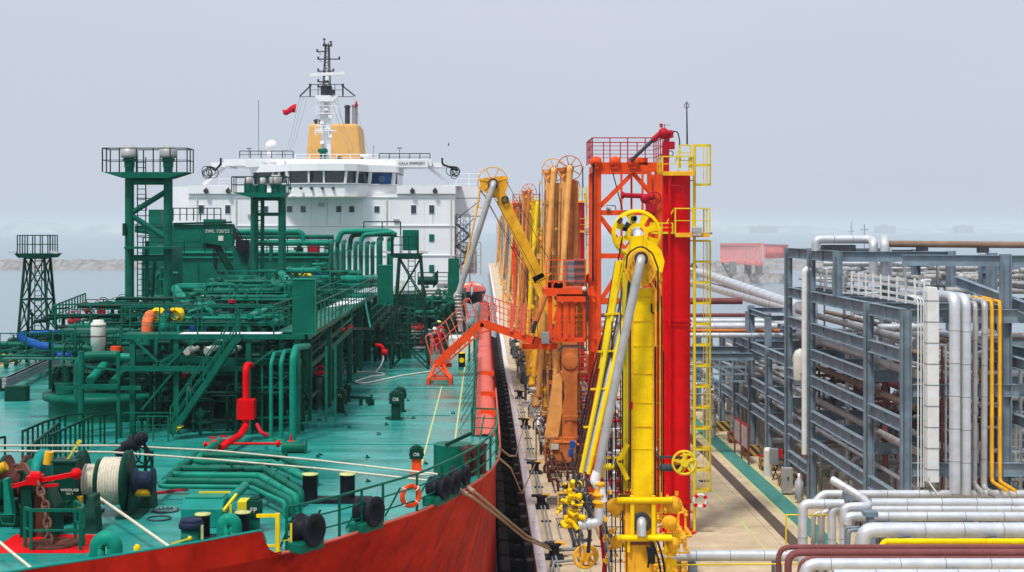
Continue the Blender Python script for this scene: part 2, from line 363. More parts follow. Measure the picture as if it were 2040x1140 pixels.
    def build(s, name, material, parent=None, org=None, bevel=0):
        me = bpy.data.meshes.new(name); o = bpy.data.objects.new(name, me); C.objects.link(o)
        if parent is not None:
            O = ORG[parent.name]; o.parent = parent
        else:
            if org is None:
                if s.v:
                    xs = [v.x for v in s.v]; ys = [v.y for v in s.v]; zs = [v.z for v in s.v]
                    org = ((min(xs) + max(xs)) / 2, (min(ys) + max(ys)) / 2, min(zs))
                else: org = (0, 0, 0)
            O = Vector(org); o.location = O
        ORG[o.name] = O
        me.from_pydata([tuple(v - O) for v in s.v], [], s.f)
        me.polygons.foreach_set('use_smooth', s.sm)
        me.materials.append(M[material] if isinstance(material, str) else material)
        if any(s.mi): me.materials.append(M['darkgrey']); me.polygons.foreach_set('material_index', s.mi)
        me.update()
        bm = bmesh.new(); bm.from_mesh(me); bmesh.ops.recalc_face_normals(bm, faces=bm.faces); bm.to_mesh(me); bm.free()
        if bevel:
            mo = o.modifiers.new('bevel', 'BEVEL'); mo.width = bevel; mo.segments = 2; mo.limit_method = 'ANGLE'
        return o
def tag(o, label=None, cat=None, group=None, kind=None):
    if label: o['label'] = label
    if cat: o['category'] = cat
    if group: o['group'] = group
    if kind: o['kind'] = kind
    return o
def thing(name, label, cat, loc, group=None):
    o = bpy.data.objects.new(name, None); C.objects.link(o); o.location = loc; o.empty_display_size = .2
    ORG[o.name] = Vector(loc); return tag(o, label, cat, group)
def text(s, loc, size, parent, material='offwhite', rot=(R(90), 0, 0), name='lettering', ext=.01):
    cu = bpy.data.curves.new('txt', 'FONT'); cu.body = s; cu.size = size; cu.extrude = ext; cu.align_x = 'CENTER'; cu.align_y = 'CENTER'
    t = bpy.data.objects.new('txt', cu); C.objects.link(t); bpy.context.view_layer.update()
    me = bpy.data.meshes.new_from_object(t.evaluated_get(bpy.context.evaluated_depsgraph_get()))
    bpy.data.objects.remove(t)
    mt = Matrix.Translation(Vector(loc)) @ (Matrix.Rotation(rot[2], 4, 'Z') @ Matrix.Rotation(rot[1], 4, 'Y') @ Matrix.Rotation(rot[0], 4, 'X'))
    me.transform(mt); me.transform(Matrix.Translation(-ORG[parent.name]))
    me.materials.clear(); me.materials.append(M[material])
    o = bpy.data.objects.new(name, me); C.objects.link(o); o.parent = parent; ORG[o.name] = ORG[parent.name]
    return o
def copy_tree(o, parent=None, delta=None):
    c = o.copy(); C.objects.link(c); c.parent = parent
    for ch in list(KIDS.get(o.name, [])) or [x for x in C.objects if x.parent == o]:
        copy_tree(ch, c)
    if delta is not None: c.location = o.location + Vector(delta); ORG[c.name] = ORG[o.name] + Vector(delta)
    return c
KIDS = {}
def handwheel(mb, c, r, axis): return mb.wheel(c, r, axis, .014, 4, .03)
# ================================================ THE SETTING
WZ = -4.0
o = MB().bb(-7000, 7000, -500, 7500, WZ - .2, WZ).build('water', 'water', org=(0, 0, WZ)); tag(o, kind='structure')
j = MB().bb(2.5, 75, 15, 135, -1.4, 0).bb(2.5, 17.5, 135.02, 640, -1.4, 0)
o = j.build('jetty_deck', 'conc', org=(0, 0, 0)); tag(o, kind='structure')
# breakwater rubble and far land
def rubble(name, x0, x1, y, h, wdt, mt, seed, step=3.0, label=None):
    rnd = random.Random(seed); mb = MB(); n = int((x1 - x0) / step); prof = [(-1, -.3), (-.55, .45), (-.2, .95), (.2, 1), (.6, .4), (1, -.3)]
    vs = []; 
    for i in range(n + 1):
        for (a, b) in prof: vs.append((x0 + i * step + rnd.uniform(-.4, .4) * step, y + a * wdt + rnd.uniform(-.8, .8), WZ + b * h * (1 + rnd.uniform(-.13, .13))))
    k = len(prof); fs = [(i * k + q, (i + 1) * k + q, (i + 1) * k + q + 1, i * k + q + 1) for i in range(n) for q in range(k - 1)]
    mb.add(vs, fs); return mb.build(name, mt)
tag(rubble('breakwater', -420, -5, 690, 4.4, 14, 'rock', 3, 1.6), 'long low rubble breakwater across the water beyond the ship port side', 'breakwater')
tag(rubble('breakwater', 128, 330, 700, 4.2, 30, 'rock', 5, 4), 'dark rubble breakwater in the water behind the pipe rack', 'breakwater')
rnd = random.Random(11)
def ridge(x0, x1, y, h, step, seed):
    rr = random.Random(seed); mb = MB(); n = int((x1 - x0) / step); vs = []; hh = h
    for i in range(n + 1):
        hh = max(h * .3, min(h * 1.3, hh + rr.uniform(-.25, .25) * h)); x = x0 + i * step
        vs += [(x, y - 60, WZ - 1), (x, y, WZ + hh), (x, y + 200, WZ - 1)]
    mb.add(vs, [(i * 3 + q, i * 3 + q + 1, i * 3 + q + 4, i * 3 + q + 3) for i in range(n) for q in range(2)])
    return mb.build('far_shore', 'land')
tag(ridge(-4600, -500, 6600, 42, 70, 3), kind='structure')
tag(ridge(600, 5400, 6600, 40, 70, 8), kind='structure')

# ================================================ THE GAS CARRIER
ship = thing('gas_carrier', 'large red hulled gas carrier with green deck piping moored along the jetty', 'ship', (-14.4, 80, DZ))
SX = -14.4
# starboard deck edge near the bow
E = [(-14.4, 27.2), (-12.4, 28.2), (-10.4, 29.5), (-8.4, 31.2), (-6.7, 32.75), (-5.25, 34.2), (-4.6, 34.8), (-3.78, 36.0), (-2.76, 37.8), (-1.9, 39.3), (-1.2, 41.0), (-.6, 42.8), (-.1, 44.6), (.3, 46.5), (.52, 48.4), (.62, 50.5), (.64, 54), (.64, 70), (.64, 100), (.64, 150), (-.5, 162), (-3, 172)]
def mirror(L): return [(2 * SX - x, y) for (x, y) in L]
outline = E + mirror(E)[::-1][:-1]
# deck (rounded gunwale starts at Y = 55)
din = [(x if y < 53 else min(x, -.32), y) for (x, y) in E]
k = [i for i, p in enumerate(din) if p[1] >= 54][0]
din = din[:k] + [(.6, 54)] + [(-.32, 54.02)] + din[k + 1:]
dpoly = din + mirror(din)[::-1][:-1]
MB().prism([(SX + (x - SX) * .997, y + .05, DZ - .02) for x, y in dpoly], (0, 0, .02)).build('deck', 'deck', ship)
# hull side: lofted sections from sheer to waterline, with flare at the bow
def hull():
    mb = MB(); rows = []; n = len(E)
    zs = [DZ + .07, DZ - .8, DZ - 2.2, DZ - 4.2, DZ - 6.6, DZ - 9, WZ - 1]
    for L, sg in ((E, 1), (mirror(E), -1)):
        vs = []
        for (x, y) in L:
            bow = max(0, min(1, (58 - y) / 30)); 
            for kz, z in enumerate(zs):
                fl = (kz / (len(zs) - 1)) ** 1.25
                hw = abs(x - SX); hw2 = hw * (1 - .55 * fl * bow) ; yy = y + bow ** 2 * 9 * fl
                vs.append((SX + sg * hw2, yy, z))
        k = len(zs); mb.add(vs, [(i * k + q, i * k + q + 1, (i + 1) * k + q + 1, (i + 1) * k + q) for i in range(len(L) - 1) for q in range(k - 1)], True)
    return mb
MB.hull = None
hb = hull().build('hull', 'hull', ship)
# bow bulwark (starboard and port), ends in a curved sweep
def wall_strip(path, z0, z1s, t=.06):
    mb = MB(); vs = []
    for (x, y), z1 in zip(path, z1s):
        nx, ny = .7, -.7
        vs += [(x, y, z0), (x, y, z1), (x - t * nx, y - t * ny, z1), (x - t * nx, y - t * ny, z0)]
    fs = []
    for i in range(len(path) - 1):
        for q in range(4): fs.append((i * 4 + q, i * 4 + (q + 1) % 4, i * 4 + 4 + (q + 1) % 4, i * 4 + 4 + q))
    mb.add(vs, fs); return mb
bw = [(-14.4, 27.2), (-12.4, 28.2), (-10.4, 29.5), (-8.4, 31.2), (-6.7, 32.75), (-5.8, 33.65), (-5.35, 34.1), (-5.27, 34.18), (-5.2, 34.26), (-5.1, 34.36), (-4.95, 34.5)]
bz = [.75, .72, .7, .68, .66, .66, .66, .35, .18, .08, .0]
wall_strip(bw, DZ - .02, [DZ + z for z in bz]).build('bulwark', 'hull', ship)
wall_strip(mirror(bw), DZ - .02, [DZ + z for z in bz]).build('bulwark', 'hull', ship)
mb = MB(); mb.tube([(x - .02, y + .02, DZ + z + .01) for (x, y), z in zip(bw[:8], bz[:8])], .035, n=6)
mb.build('bulwark_cap', 'teal', ship)
mb = MB(); mb.tube([(x, y, DZ + .03) for (x, y) in [(-4.95, 34.5)] + E[6:18]], .04, n=6); mb.build('sheer_edge', 'hullpink', ship)
# anchor pocket in the hull below the bulwark
mb = MB(); mb.torus((-6.95, 32.75, DZ - .62), .42, .14, (.72, -.7, -.35), n=24); mb.lathe((-6.98, 32.82, DZ - .60), [(0, 0), (.42, 0)], 20, (.72, -.7, -.35)); mb.build('hawse_pipe', 'black', ship)
# rounded gunwale
def gunwale(sg):
    mb = MB(); ys = [54, 54.6, 55.5, 58, 62, 66, 70, 78, 86, 94, 102, 118, 134, 150]; vs = []
    for y in ys:
        gx = .66 if y > 55 else .66
        for k in range(9):
            t = k / 8 * math.pi / 2; rr = .96
            x = -.32 + rr * math.sin(t); z = DZ + .02 + .5 * (math.cos(t) - 1) + .16 * math.sin(2 * t)
            if sg < 0: x = 2 * SX - x
            vs.append((x, y, z))
    mb.add(vs, [(i * 9 + q, i * 9 + q + 1, i * 9 + 10 + q, i * 9 + 9 + q) for i in range(len(ys) - 1) for q in range(8)], True); return mb
gunwale(1).build('rounded_gunwale', 'hullpink', ship); gunwale(-1).build('rounded_gunwale', 'hullpink', ship)
for y in (60, 66.5, 76): MB().bb(-.1, .6, y, y + .12, DZ + .0, DZ + .28).build('gunwale_chock', 'orange', ship)
# railings around the bow, starboard
def deck_rail(path, name='deck_railing', m='green', h=1.1, sp=1.3, stays=True, z=DZ):
    mb = MB(); pts = [Vector((x, y, z)) for x, y in path]; mb.rail(pts, h, sp, 3, .022, .035)
    if stays:
        for i in range(0, len(pts) - 1):
            p = pts[i]; q = pts[i + 1]; l = (q - p).length
            k = max(1, int(l / 2.6)); 
            for jx in range(k):
                c = p.lerp(q, (jx + .5) / k); d = (q - p).normalized(); inn = Vector((-d.y, d.x, 0)) 
                if inn.x > 0 and c.x > SX: inn = -inn
                if inn.x < 0 and c.x < SX: inn = -inn
                mb.bar(c + Vector((0, 0, .85)), c + inn * .5 + Vector((0, 0, .02)), .06, .03)
    return mb.build(name, m, ship)
rp = [(-4.85, 34.75), (-4.55, 35.1), (-3.7, 36.25), (-2.7, 38.0), (-1.85, 39.5), (-1.2, 41.2), (-.62, 43.0), (-.13, 44.8), (.25, 46.7), (.46, 48.6), (.52, 50.7), (.52, 53.6), (-.4, 53.95)]
deck_rail(rp)
deck_rail([(-.42, 54), (-.42, 72), (-.42, 86)], sp=1.5)
deck_rail([(-.42, 100), (-.42, 124)], sp=2)
deck_rail([(2 * SX + .42, 54), (2 * SX + .42, 124)], sp=2.0)
deck_rail([(2 * SX + 4.6, 35.2), (2 * SX + 2.7, 38.0), (2 * SX + 1.2, 41.2), (2 * SX + .1, 44.8), (2 * SX - .5, 50), (2 * SX + .42, 54)])
# port side yellow safety line, deck lines starboard
mb = MB()
mb.bb(2 * SX + .5, 2 * SX + .95, 50, 124, DZ + .004, DZ + .008)
mb.build('safety_line', 'stripe', ship)
for x, y0, y1 in ((-2.08, 47.5, 71), (-1.05, 46.5, 90)):
    MB().bb(x - .03, x + .03, y0, y1, DZ + .004, DZ + .008).build('deck_line', 'stripe', ship)
MB().bb(-2.2, -.3, 45.6, 46.0, DZ + .004, DZ + .008).build('deck_line', 'offwhite', ship)
# red painted patch below the windlass
MB().bb(-12.2, -9.75, 34.6, 36.7, DZ + .004, DZ + .008).build('painted_patch', 'red', ship)

# ---- superstructure, front face at Y = 128
YS = 128.0
def U(px, py, Y=YS): return P(px, py, Y)
def ubox(x0, x1, y0, y1, Ya, Yb, Yp=None):           # px range, py range, front depth and back depth
    Yp = Yp or Ya; a = P(x0, y0, Yp); b = P(x1, y1, Yp)
    return (a.x, b.x, Ya, Yb, b.z, a.z)
acc = MB().bb(*ubox(376, 905, 386, 640, YS, YS + 22)).build('superstructure', 'white', ship)
for q in ((374, 500), (790, 907)): MB().bb(*ubox(*q, 369.5, 386, YS - .25, YS + 8)).build('bridge_wing_parapet', 'white', acc)
MB().bb(*ubox(342, 376, 372, 600, YS + 6, YS + 20)).build('side_house', 'white', acc)
MB().bb(*ubox(905, 958, 372, 430, YS + 6, YS + 20)).build('side_house', 'white', acc)
for py in (392, 449, 508):
    MB().bb(*ubox(374, 907, py, py + 1.6, YS - .1, YS + .001)).build('deck_ledge', 'white', acc)
MB().bb(*ubox(651.3, 652.3, 394, 448, YS - .05, YS + .001)).build('seam', 'offwhite', acc)
for px in (430, 480, 560, 620, 720, 780, 845): MB().bb(*ubox(px, px + .5, 394, 590, YS - .012, YS + .001)).build('seam', 'offwhite', acc)
for px in (399, 458, 677, 862): MB().bb(*ubox(px, px + 1.2, 425, 447, YS - .008, YS + .001)).build('rust_run', 'clad2', acc)
# wheelhouse: faceted front
def wh(y0, y1, outset, m, name, parent, xs=None, inner=2.2):
    # facets by px, bowing forward in the middle
    base = [(498, 1.5), (545, .3), (583, -1.8), (640, -2.6), (692, -2.6), (716, -1.8), (734, .3), (790, 1.5)]
    pts = [(P(px, 0, YS).x, YS + d - outset) for px, d in base]
    pts[0] = (pts[0][0] - outset * .3, pts[0][1]); pts[-1] = (pts[-1][0] + outset * .3, pts[-1][1])
    z1 = P(0, y0, YS).z; z0 = P(0, y1, YS).z
    poly = [(x, y, z0) for x, y in pts] + [(pts[-1][0], YS + 10, z0), (pts[0][0], YS + 10, z0)]
    return MB().prism(poly, (0, 0, z1 - z0)).build(name, m, parent)
brg = wh(368.6, 391.5, 0, 'white', 'bridge_front', ship)
wh(391.8, 394, .15, 'offwhite', 'bridge_base_ledge', brg)
wh(343, 368.4, -.12, 'glass', 'bridge_window_band', brg)
wh(329, 342.8, .5, 'white', 'bridge_roof', brg)
wh(366.4, 368.2, .18, 'white', 'window_sill', brg)
# window mullions
base = [(498, 1.5), (545, .3), (583, -1.8), (640, -2.6), (692, -2.6), (716, -1.8), (734, .3), (790, 1.5)]
for px, d, wd in ((500, 1.5, 3), (546, .3, 3), (561, -.5, 4), (580, -1.7, 6), (622, -2.45, 3.5), (652, -2.62, 3.5), (693, -2.6, 5), (714, -1.9, 3.5), (735, .3, 7), (781, 1.3, 8)):
    a = P(px + (3 if px > 640 else -3) * (px != 622 and px != 652), 343, YS); b = P(px, 368, YS)
    MB().bar((b.x, YS + d - .06, b.z), (a.x, YS + d - .2, a.z), wd / 21.9, .16).build('window_mullion', 'white', brg)
pb = MB(); a = P(741, 346, YS); b = P(778, 366, YS); pb.bb(a.x, b.x, YS + .5, YS + .62, b.z, a.z); pnl = pb.build('bridge_side_panel', 'blueglass', brg)
mb = MB(); mb.torus(((a.x + b.x) / 2, YS + .47, (a.z + b.z) / 2), .24, .02, (0, 1, 0)); mb.torus(((a.x + b.x) / 2, YS + .47, (a.z + b.z) / 2), .10, .02, (0, 1, 0)); mb.build('panel_emblem', 'grey', pnl)
# porthole lamps below bridge windows
for px in (586, 607, 628, 649, 670):
    p = P(px, 377, YS); MB().cyl((p.x, YS - 2.9, p.z), (p.x, YS - 2.4, p.z), .13, n=10).build('flood_lamp', 'darkgrey', brg)
for px in (412, 456, 822, 867):
    p = P(px, 381, YS); MB().cyl((p.x, YS - .5, p.z), (p.x, YS - .2, p.z), .22, n=12).bar((p.x, YS - .26, p.z - .25), (p.x, YS - .26, p.z + .3), .12).build('wing_flood_lamp', 'darkgrey', acc)
# monkey island
mb = MB().bb(*ubox(446, 860, 317, 330, YS + 1.2, YS + 9)); top = mb.build('monkey_island', 'white', ship)
for q in ((488, 566, 318, 333), (790, 852, 318, 333)): MB().bb(*ubox(*q, YS + .5, YS + 1.15)).build('name_board', 'white', top)
a = P(820, 325, YS); text('XIN SHENG HAI', (a.x, YS + .45, a.z), .36, top, 'darkgrey', name='name_lettering') if False else None
a = P(820, 325, YS); text('CALA SMPPORT', (a.x, YS + .45, a.z), .34, top, 'darkgrey', name='name_lettering')
a = P(535, 325, YS); text('CALA SMPP', (a.x, YS + .45, a.z), .26, top, 'clad2', name='name_lettering')
for x0, x1, yt in ((470, 578, 313), (752, 855, 318)):
    z = P(0, yt, YS).z; MB().rail([(P(x0, 0, YS).x, YS + 2, z), (P(x1, 0, YS).x, YS + 2, z)], .65, .9, 2, .03).build('roof_railing', 'darkgrey', top)
mb = MB(); z = P(0, 318, YS).z; mb.rail([(P(585, 0, YS).x, YS + 1.4, z), (P(750, 0, YS).x, YS + 1.4, z)], .55, 1.2, 2, .02); mb.build('roof_railing', 'white', top)
# wings: sloped side plates
for sg in (-1, 1):
    xw = lambda px: (P(px, 0, YS).x)
    if sg < 0: poly = [(446, 318), (446, 369), (404, 369), (403, 362), (412, 354), (438, 330)]
    else: poly = [(862, 318), (862, 369), (918, 369), (917, 362), (900, 354), (872, 330)]
    pts = [(P(a, b, YS).x, YS + 3, P(a, b, YS).z) for a, b in poly]
    MB().bar(P(450 if sg < 0 else 853, 332, YS + 3), P(406 if sg < 0 else 896, 368, YS + 3), .22, .3).bb(P(404 if sg < 0 else 880, 0, YS).x, P(446 if sg < 0 else 918, 0, YS).x, YS + 2, YS + 6, P(0, 369.4, YS).z, P(0, 367.5, YS).z).bb(P(412 if sg < 0 else 860, 0, YS).x, P(450 if sg < 0 else 885, 0, YS).x, YS + 2, YS + 6, P(0, 331, YS).z, P(0, 322, YS).z).build('bridge_wing', 'white', top)
    # black hose davits on the wing ends
    mb = MB(); q = (418, 345) if sg < 0 else (903, 345); rr = random.Random(4 + sg)
    for k in range(6):
        c = P(q[0] + rr.uniform(-7, 7), q[1] + rr.uniform(-4, 4), YS + 2); mb.torus(c, rr.uniform(.3, .5), .035, (rr.uniform(-1, 1), 1, rr.uniform(-.4, .4)), n=14, m=5)
    mb.tube([P(q[0] - 6, q[1] - 12, YS + 2), P(q[0] + 4, q[1] - 12, YS + 2), P(q[0] + 10, q[1] - 4, YS + 2), P(q[0] + (22 if sg < 0 else -22), q[1] - 18, YS + 2), P(q[0] + (22 if sg < 0 else -22), q[1] - 30, YS + 2)], .1, n=6)
    mb.build('hose_davit', 'black', top)
    mb = MB(); z = P(0, 372, YS).z
    x0, x1 = (404, 440) if sg < 0 else (905, 960)
    mb.rail([(P(x0, 0, YS).x, YS + 8, z), (P(x1, 0, YS).x, YS + 8, z)], 1.5 if sg > 0 else 1.0, 1.2, 3, .02); mb.build('wing_railing', 'white', top)
# windows
for px in (401, 454, 529, 577, 604, 675, 701, 751, 824, 860):
    h = 8 if px in (401, 454, 824, 860) else 6; a = P(px - 5, 417 - h, YS); b = P(px + 5, 417 + h, YS)
    fr = MB().bb(a.x - .05, b.x + .05, YS - .05, YS + .01, b.z - .05, a.z + .05).build('window', 'white', acc)
    MB().bb(a.x, b.x, YS - .075, YS - .02, b.z, a.z).build('window_pane', 'glass', acc)
for px, py in ((860, 474), (860, 535), (401, 474), (454, 474)):
    a = P(px - 5, py - 7, YS); b = P(px + 5, py + 7, YS); MB().bb(a.x, b.x, YS - .075, YS - .02, b.z, a.z).build('window_pane', 'green', acc)
for px, py in ((548, 560), (700, 560), (800, 575)): a = P(px - 6, py - 16, YS); q = P(px + 6, py + 16, YS); MB().bb(a.x, q.x, YS - .06, YS - .01, q.z, a.z).build('door', 'offwhite', acc)
for px, py in ((500, 430), (640, 408), (790, 440), (730, 470), (560, 476)): a = P(px, py, YS); MB().bb(a.x - .25, a.x + .25, YS - .18, YS - .01, a.z - .15, a.z + .15).build('wall_vent', 'clad2', acc)
for px in (392, 470, 770, 898): MB().cyl(P(px, 395, YS - .12), P(px, 590, YS - .12), .05, n=8).build('drain_pipe', 'offwhite', acc)
# steel stairs on the starboard side
mb = MB()
for k in range(4):
    a = P(910 + (k % 2) * 26, 447 + k * 22, YS + 3); b = P(936 - (k % 2) * 26, 447 + (k + 1) * 22, YS + 3); mb.stairs(b, a, .7, (0, 1, 0), r=.02)
    c = P(921, 447 + k * 22, YS + 3); mb.box((c.x, c.y, c.z), (1.7, 1.4, .06))
    mb.rail([P(908, 447 + k * 22, YS + 2.3), P(936, 447 + k * 22, YS + 2.3)], .9, .4, 3, .02)
for px in (908, 936): mb.bar(P(px, 430, YS + 3), P(px, 600, YS + 3), .1)
for a, b in (((908, 395), (958, 395)), ((908, 438), (956, 400)), ((908, 470), (950, 430))): mb.bar(P(*a, YS + 5), P(*b, YS + 5), .1)
mb.build('outside_stair', 'grey', ship)
# funnel
YF = 141.0
def taper(x0t, x1t, yt, x0b, x1b, yb, Ya, Yb, inset=.5):
    a, b, c, d = P(x0t, yt, Ya), P(x1t, yt, Ya), P(x0b, yb, Ya), P(x1b, yb, Ya)
    vs = [(c.x, Ya, c.z), (d.x, Ya, c.z), (d.x, Yb, c.z), (c.x, Yb, c.z), (a.x, Ya + inset, a.z), (b.x, Ya + inset, a.z), (b.x, Yb - inset, a.z), (a.x, Yb - inset, a.z)]
    return MB().add(vs, [(0, 3, 2, 1), (4, 5, 6, 7), (0, 1, 5, 4), (1, 2, 6, 5), (2, 3, 7, 6), (3, 0, 4, 7)])
fn = taper(614, 713, 246, 609, 720, 330, YF, YF + 7).build('funnel', 'tan', ship, bevel=.25)
for px, m, r, y0 in ((692, 'darkgrey', .26, 212), (707, 'grey', .28, 210), (633, 'darkgrey', .35, 240)):
    a = P(px, 247, YF + 3); b = P(px, y0 + 3, YF + 3); mb = MB().cyl((a.x, a.y, a.z - .4), b, r, n=14).lathe(b, [(r, 0), (r * 1.25, .05), (r * 1.25, .2), (r * .5, .3), (0, .3)], 14)
    mb.build('exhaust_pipe', m, fn)
# vent caps by funnel
for px, py, r in ((730, 312, .6), (724, 318, .25), (675, 316, .3)):
    a = P(px, py, YS + 4); MB().cyl((a.x, a.y, a.z - 1), a, r * .6, n=12).cyl(a, (a.x, a.y, a.z + .2), r, n=14).build('roof_vent', 'white' if r > .4 else 'darkgrey', top)
# satellite dome, whip antennas
a = P(541, 291, YS + 3); MB().cyl((a.x, a.y, a.z - .9), (a.x, a.y, a.z - .2), .42, n=16).sphere(a, .56, 20).build('satellite_dome', 'white', top)
for px, y0, y1, cap in ((515, 200, 310, 0), (496, 297, 315, 1), (568, 299, 315, 0), (796, 296, 320, 1), (744, 290, 315, 0)):
    mb = MB().cyl(P(px, y1, YS + 4), P(px, y0, YS + 4), .035, n=6)
    if cap: mb.cyl(P(px, y0 + 1, YS + 4), P(px, y0 - 2, YS + 4), .2, .25, n=10)
    mb.build('antenna', 'grey', top)
# radar mast
YM = 131.0
def m_(px, py, dy=0): return P(px, py, YM + dy)
ms = MB()
ms.bar(m_(650, 325), m_(650, 196), .85, .7); ms.bar(m_(641, 262, .3), m_(641, 200, .3), .3)
ms.prism([m_(625, 190, -.9), m_(674, 190, -.9), m_(662, 202, -.9), (m_(636, 202, -.9))], (0, 1.8, 0))
for py in (228, 262): ms.bb(m_(632, py).x, m_(670, py).x, YM - .8, YM + .6, m_(0, py).z, m_(0, py).z + .08)
ms.ladder(m_(638, 270, -.5), m_(638, 200, -.5), .4)
ms.rail([m_(630, 228, -.8), m_(672, 228, -.8)], .8, .6, 2, .02).rail([m_(628, 270, -.8), m_(655, 270, -.8)], .9, .6, 3, .025)
for k in range(7): ms.box(m_(642 + (k % 3) * 8, 206 + k * 13, -.6), (.35, .35, .28))
mast = ms.build('radar_mast', 'white', ship)
gm = MB().lathe(m_(643, 318, -.8), [(.25, 0), (.3, .6), (.5, .75), (.42, 1.0), (0, 1.05)], 14); gm.build('mast_lamp', 'green', mast)
lt = MB()
legs = [(645, 658), (651, 657)]
for (x0, x1), dy in (((642, 648), -.25), ((656, 654), -.25), ((645, 650), .35), ((659, 656), .35)): lt.bar(m_(x0, 190, dy), m_(x1, 88, dy), .09)
for k in range(9):
    y = 188 - k * 11.5; t = (188 - y) / 100; xa = 642 + 6 * t; xb = 657 - 2 * t
    lt.bar(m_(xa, y, -.2), m_(xb, y, -.2), .06); lt.bar(m_(xa, y, -.2), m_(xb, y - 11, -.2), .05); lt.bar(m_(xb, y, .3), m_(xa, y - 11, .3), .05)
for y, x0, x1 in ((173, 634, 650), (103, 632, 648), (118, 634, 676), (142, 634, 664), (163, 634, 652), (92, 645, 660)):
    lt.bar(m_(x0, y), m_(x1, y), .1); lt.bar(m_(x0 + 1, y), m_(x0 + 8, y + 6), .05)
    for x in (x0, x1): lt.cyl(m_(x, y + 1), m_(x, y - 5), .09, n=8)
for x, y in ((646, 78), (659, 83)): lt.cyl(m_(x, 92), m_(x, y), .05, n=6); lt.cyl(m_(x, y + 2), m_(x, y - 1), .12, n=8)
lt.bb(m_(640, 0).x, m_(661, 0).x, YM - .5, YM + .5, m_(0, 190).z, m_(0, 172).z)
lt.cyl(m_(662, 184, -1), m_(662, 184, -.6), .28, n=14)
lt.build('lattice_topmast', 'darkgrey', mast)
MB().bar(m_(617, 150, -.8), m_(687, 146, -.8), .3, .28).cyl(m_(652, 152, -.8), m_(652, 160, -.8), .2).build('radar_scanner', 'white', mast)
yd = MB()
yd.bar(m_(596, 193), m_(704, 193), .06); yd.rail([m_(617, 190, -.6), m_(684, 190, -.6)], 1.0, .8, 2, .025)
for sg, x0, x1 in ((-1, 597, 618), (1, 708, 683)): yd.bar(m_(x0, 192), m_(x1, 172), .12); yd.bar(m_(x1, 192), m_(x1, 168), .12); yd.cyl(m_(x1, 173), m_(x1, 167), .12, n=8)
yd.build('signal_yard', 'darkgrey', mast)
wr = MB()
for a, b in (((598, 193), (572, 300)), ((604, 194), (578, 300)), ((660, 200), (696, 310)), ((665, 196), (705, 300)), ((704, 194), (733, 300)), ((612, 196), (584, 296)), ((672, 198), (700, 320))): wr.bar(m_(*a), m_(*b), .025)
wr.build('halyard', 'grey', mast)
def flag(pts, name, label):
    a = [m_(x, y, -.2) for x, y in pts]; n = 8; vs = []
    for i in range(n + 1):
        t = i / n
        for (p, q) in ((a[0], a[1]), (a[3], a[2])):
            v = p.lerp(q, t); v = v + Vector((0, .18 * math.sin(t * 9), .1 * math.sin(t * 7))); vs.append(v); vs.append(v + Vector((0, .02, 0)))
    fs = []
    for i in range(n):
        b = i * 4
        fs += [(b, b + 4, b + 6, b + 2), (b + 1, b + 3, b + 7, b + 5), (b, b + 1, b + 5, b + 4), (b + 2, b + 6, b + 7, b + 3)]
    f = MB(); f.add(vs, fs, True); return tag(f.build(name, 'flag'), label, 'flag')
flag([(591, 207), (562, 220), (564, 229), (588, 225)], 'flag', 'small red flag flying from the left end of the mast signal yard')
flag([(711, 200), (706, 208), (707, 216), (713, 212)], 'flag', 'tiny red flag hanging right of the mast by the exhaust pipes')
# ================================================ DECK EQUIPMENT OF THE GAS CARRIER
def flange(mb, c, r, ax, t=.05, bolts=0): 
    d = Vector(ax).normalized(); c = Vector(c); mb.cyl(c - d * t / 2, c + d * t / 2, r, n=14)
    return mb
def pipework(x0, x1, y0, y1, z0, z1, n, seed, name='pipework', m='green', parent=None, rr=(.05, .14), vert=.4, wheels=True):
    rnd = random.Random(seed); mb = MB()
    for i in range(n):
        r = rnd.uniform(*rr); x = rnd.uniform(x0, x1); y = rnd.uniform(y0, y1); z = rnd.uniform(z0 + .3, z1); k = rnd.random()
        if k < vert:
            x2 = min(x1, max(x0, x + rnd.uniform(-2, 2))); pts = [(x, y, z0), (x, y, z), (x2, y, z)]
            if rnd.random() < .5: pts.append((x2, y, z0))
        elif k < vert + .35:
            xa = rnd.uniform(x0, x), ; xb = rnd.uniform(x, x1); pts = [(xa[0], y, z), (xb, y, z), (xb, min(y1, y + rnd.uniform(.5, 3)), z)]
        else:
            ya = rnd.uniform(y0, y); yb = rnd.uniform(y, y1); pts = [(x, ya, z), (x, yb, z), (x, yb, z0)]
        mb.tube(pts, r, n=8, seg=3)
        for a, b in zip(pts[:-1], pts[1:]):
            a = Vector(a); b = Vector(b); l = (b - a).length
            if l > .8:
                for t in (.3, .7): flange(mb, a.lerp(b, t), r * 1.55, b - a, .06)
                if rnd.random() < .6: flange(mb, a.lerp(b, .36), r * 1.55, b - a, .06)
        if wheels and rnd.random() < .55:
            c = Vector(pts[0]).lerp(Vector(pts[1]), .5); mb.cyl(c, c + Vector((0, 0, r * 2.6)), r * .35, n=6); mb.torus(c + Vector((0, 0, r * 2.8)), r * 1.5, .018, (0, .4, 1), n=12, m=4); mb.sphere(c, r * 1.5, 8)
    return mb.build(name, m, parent or ship)
GR = 'green'
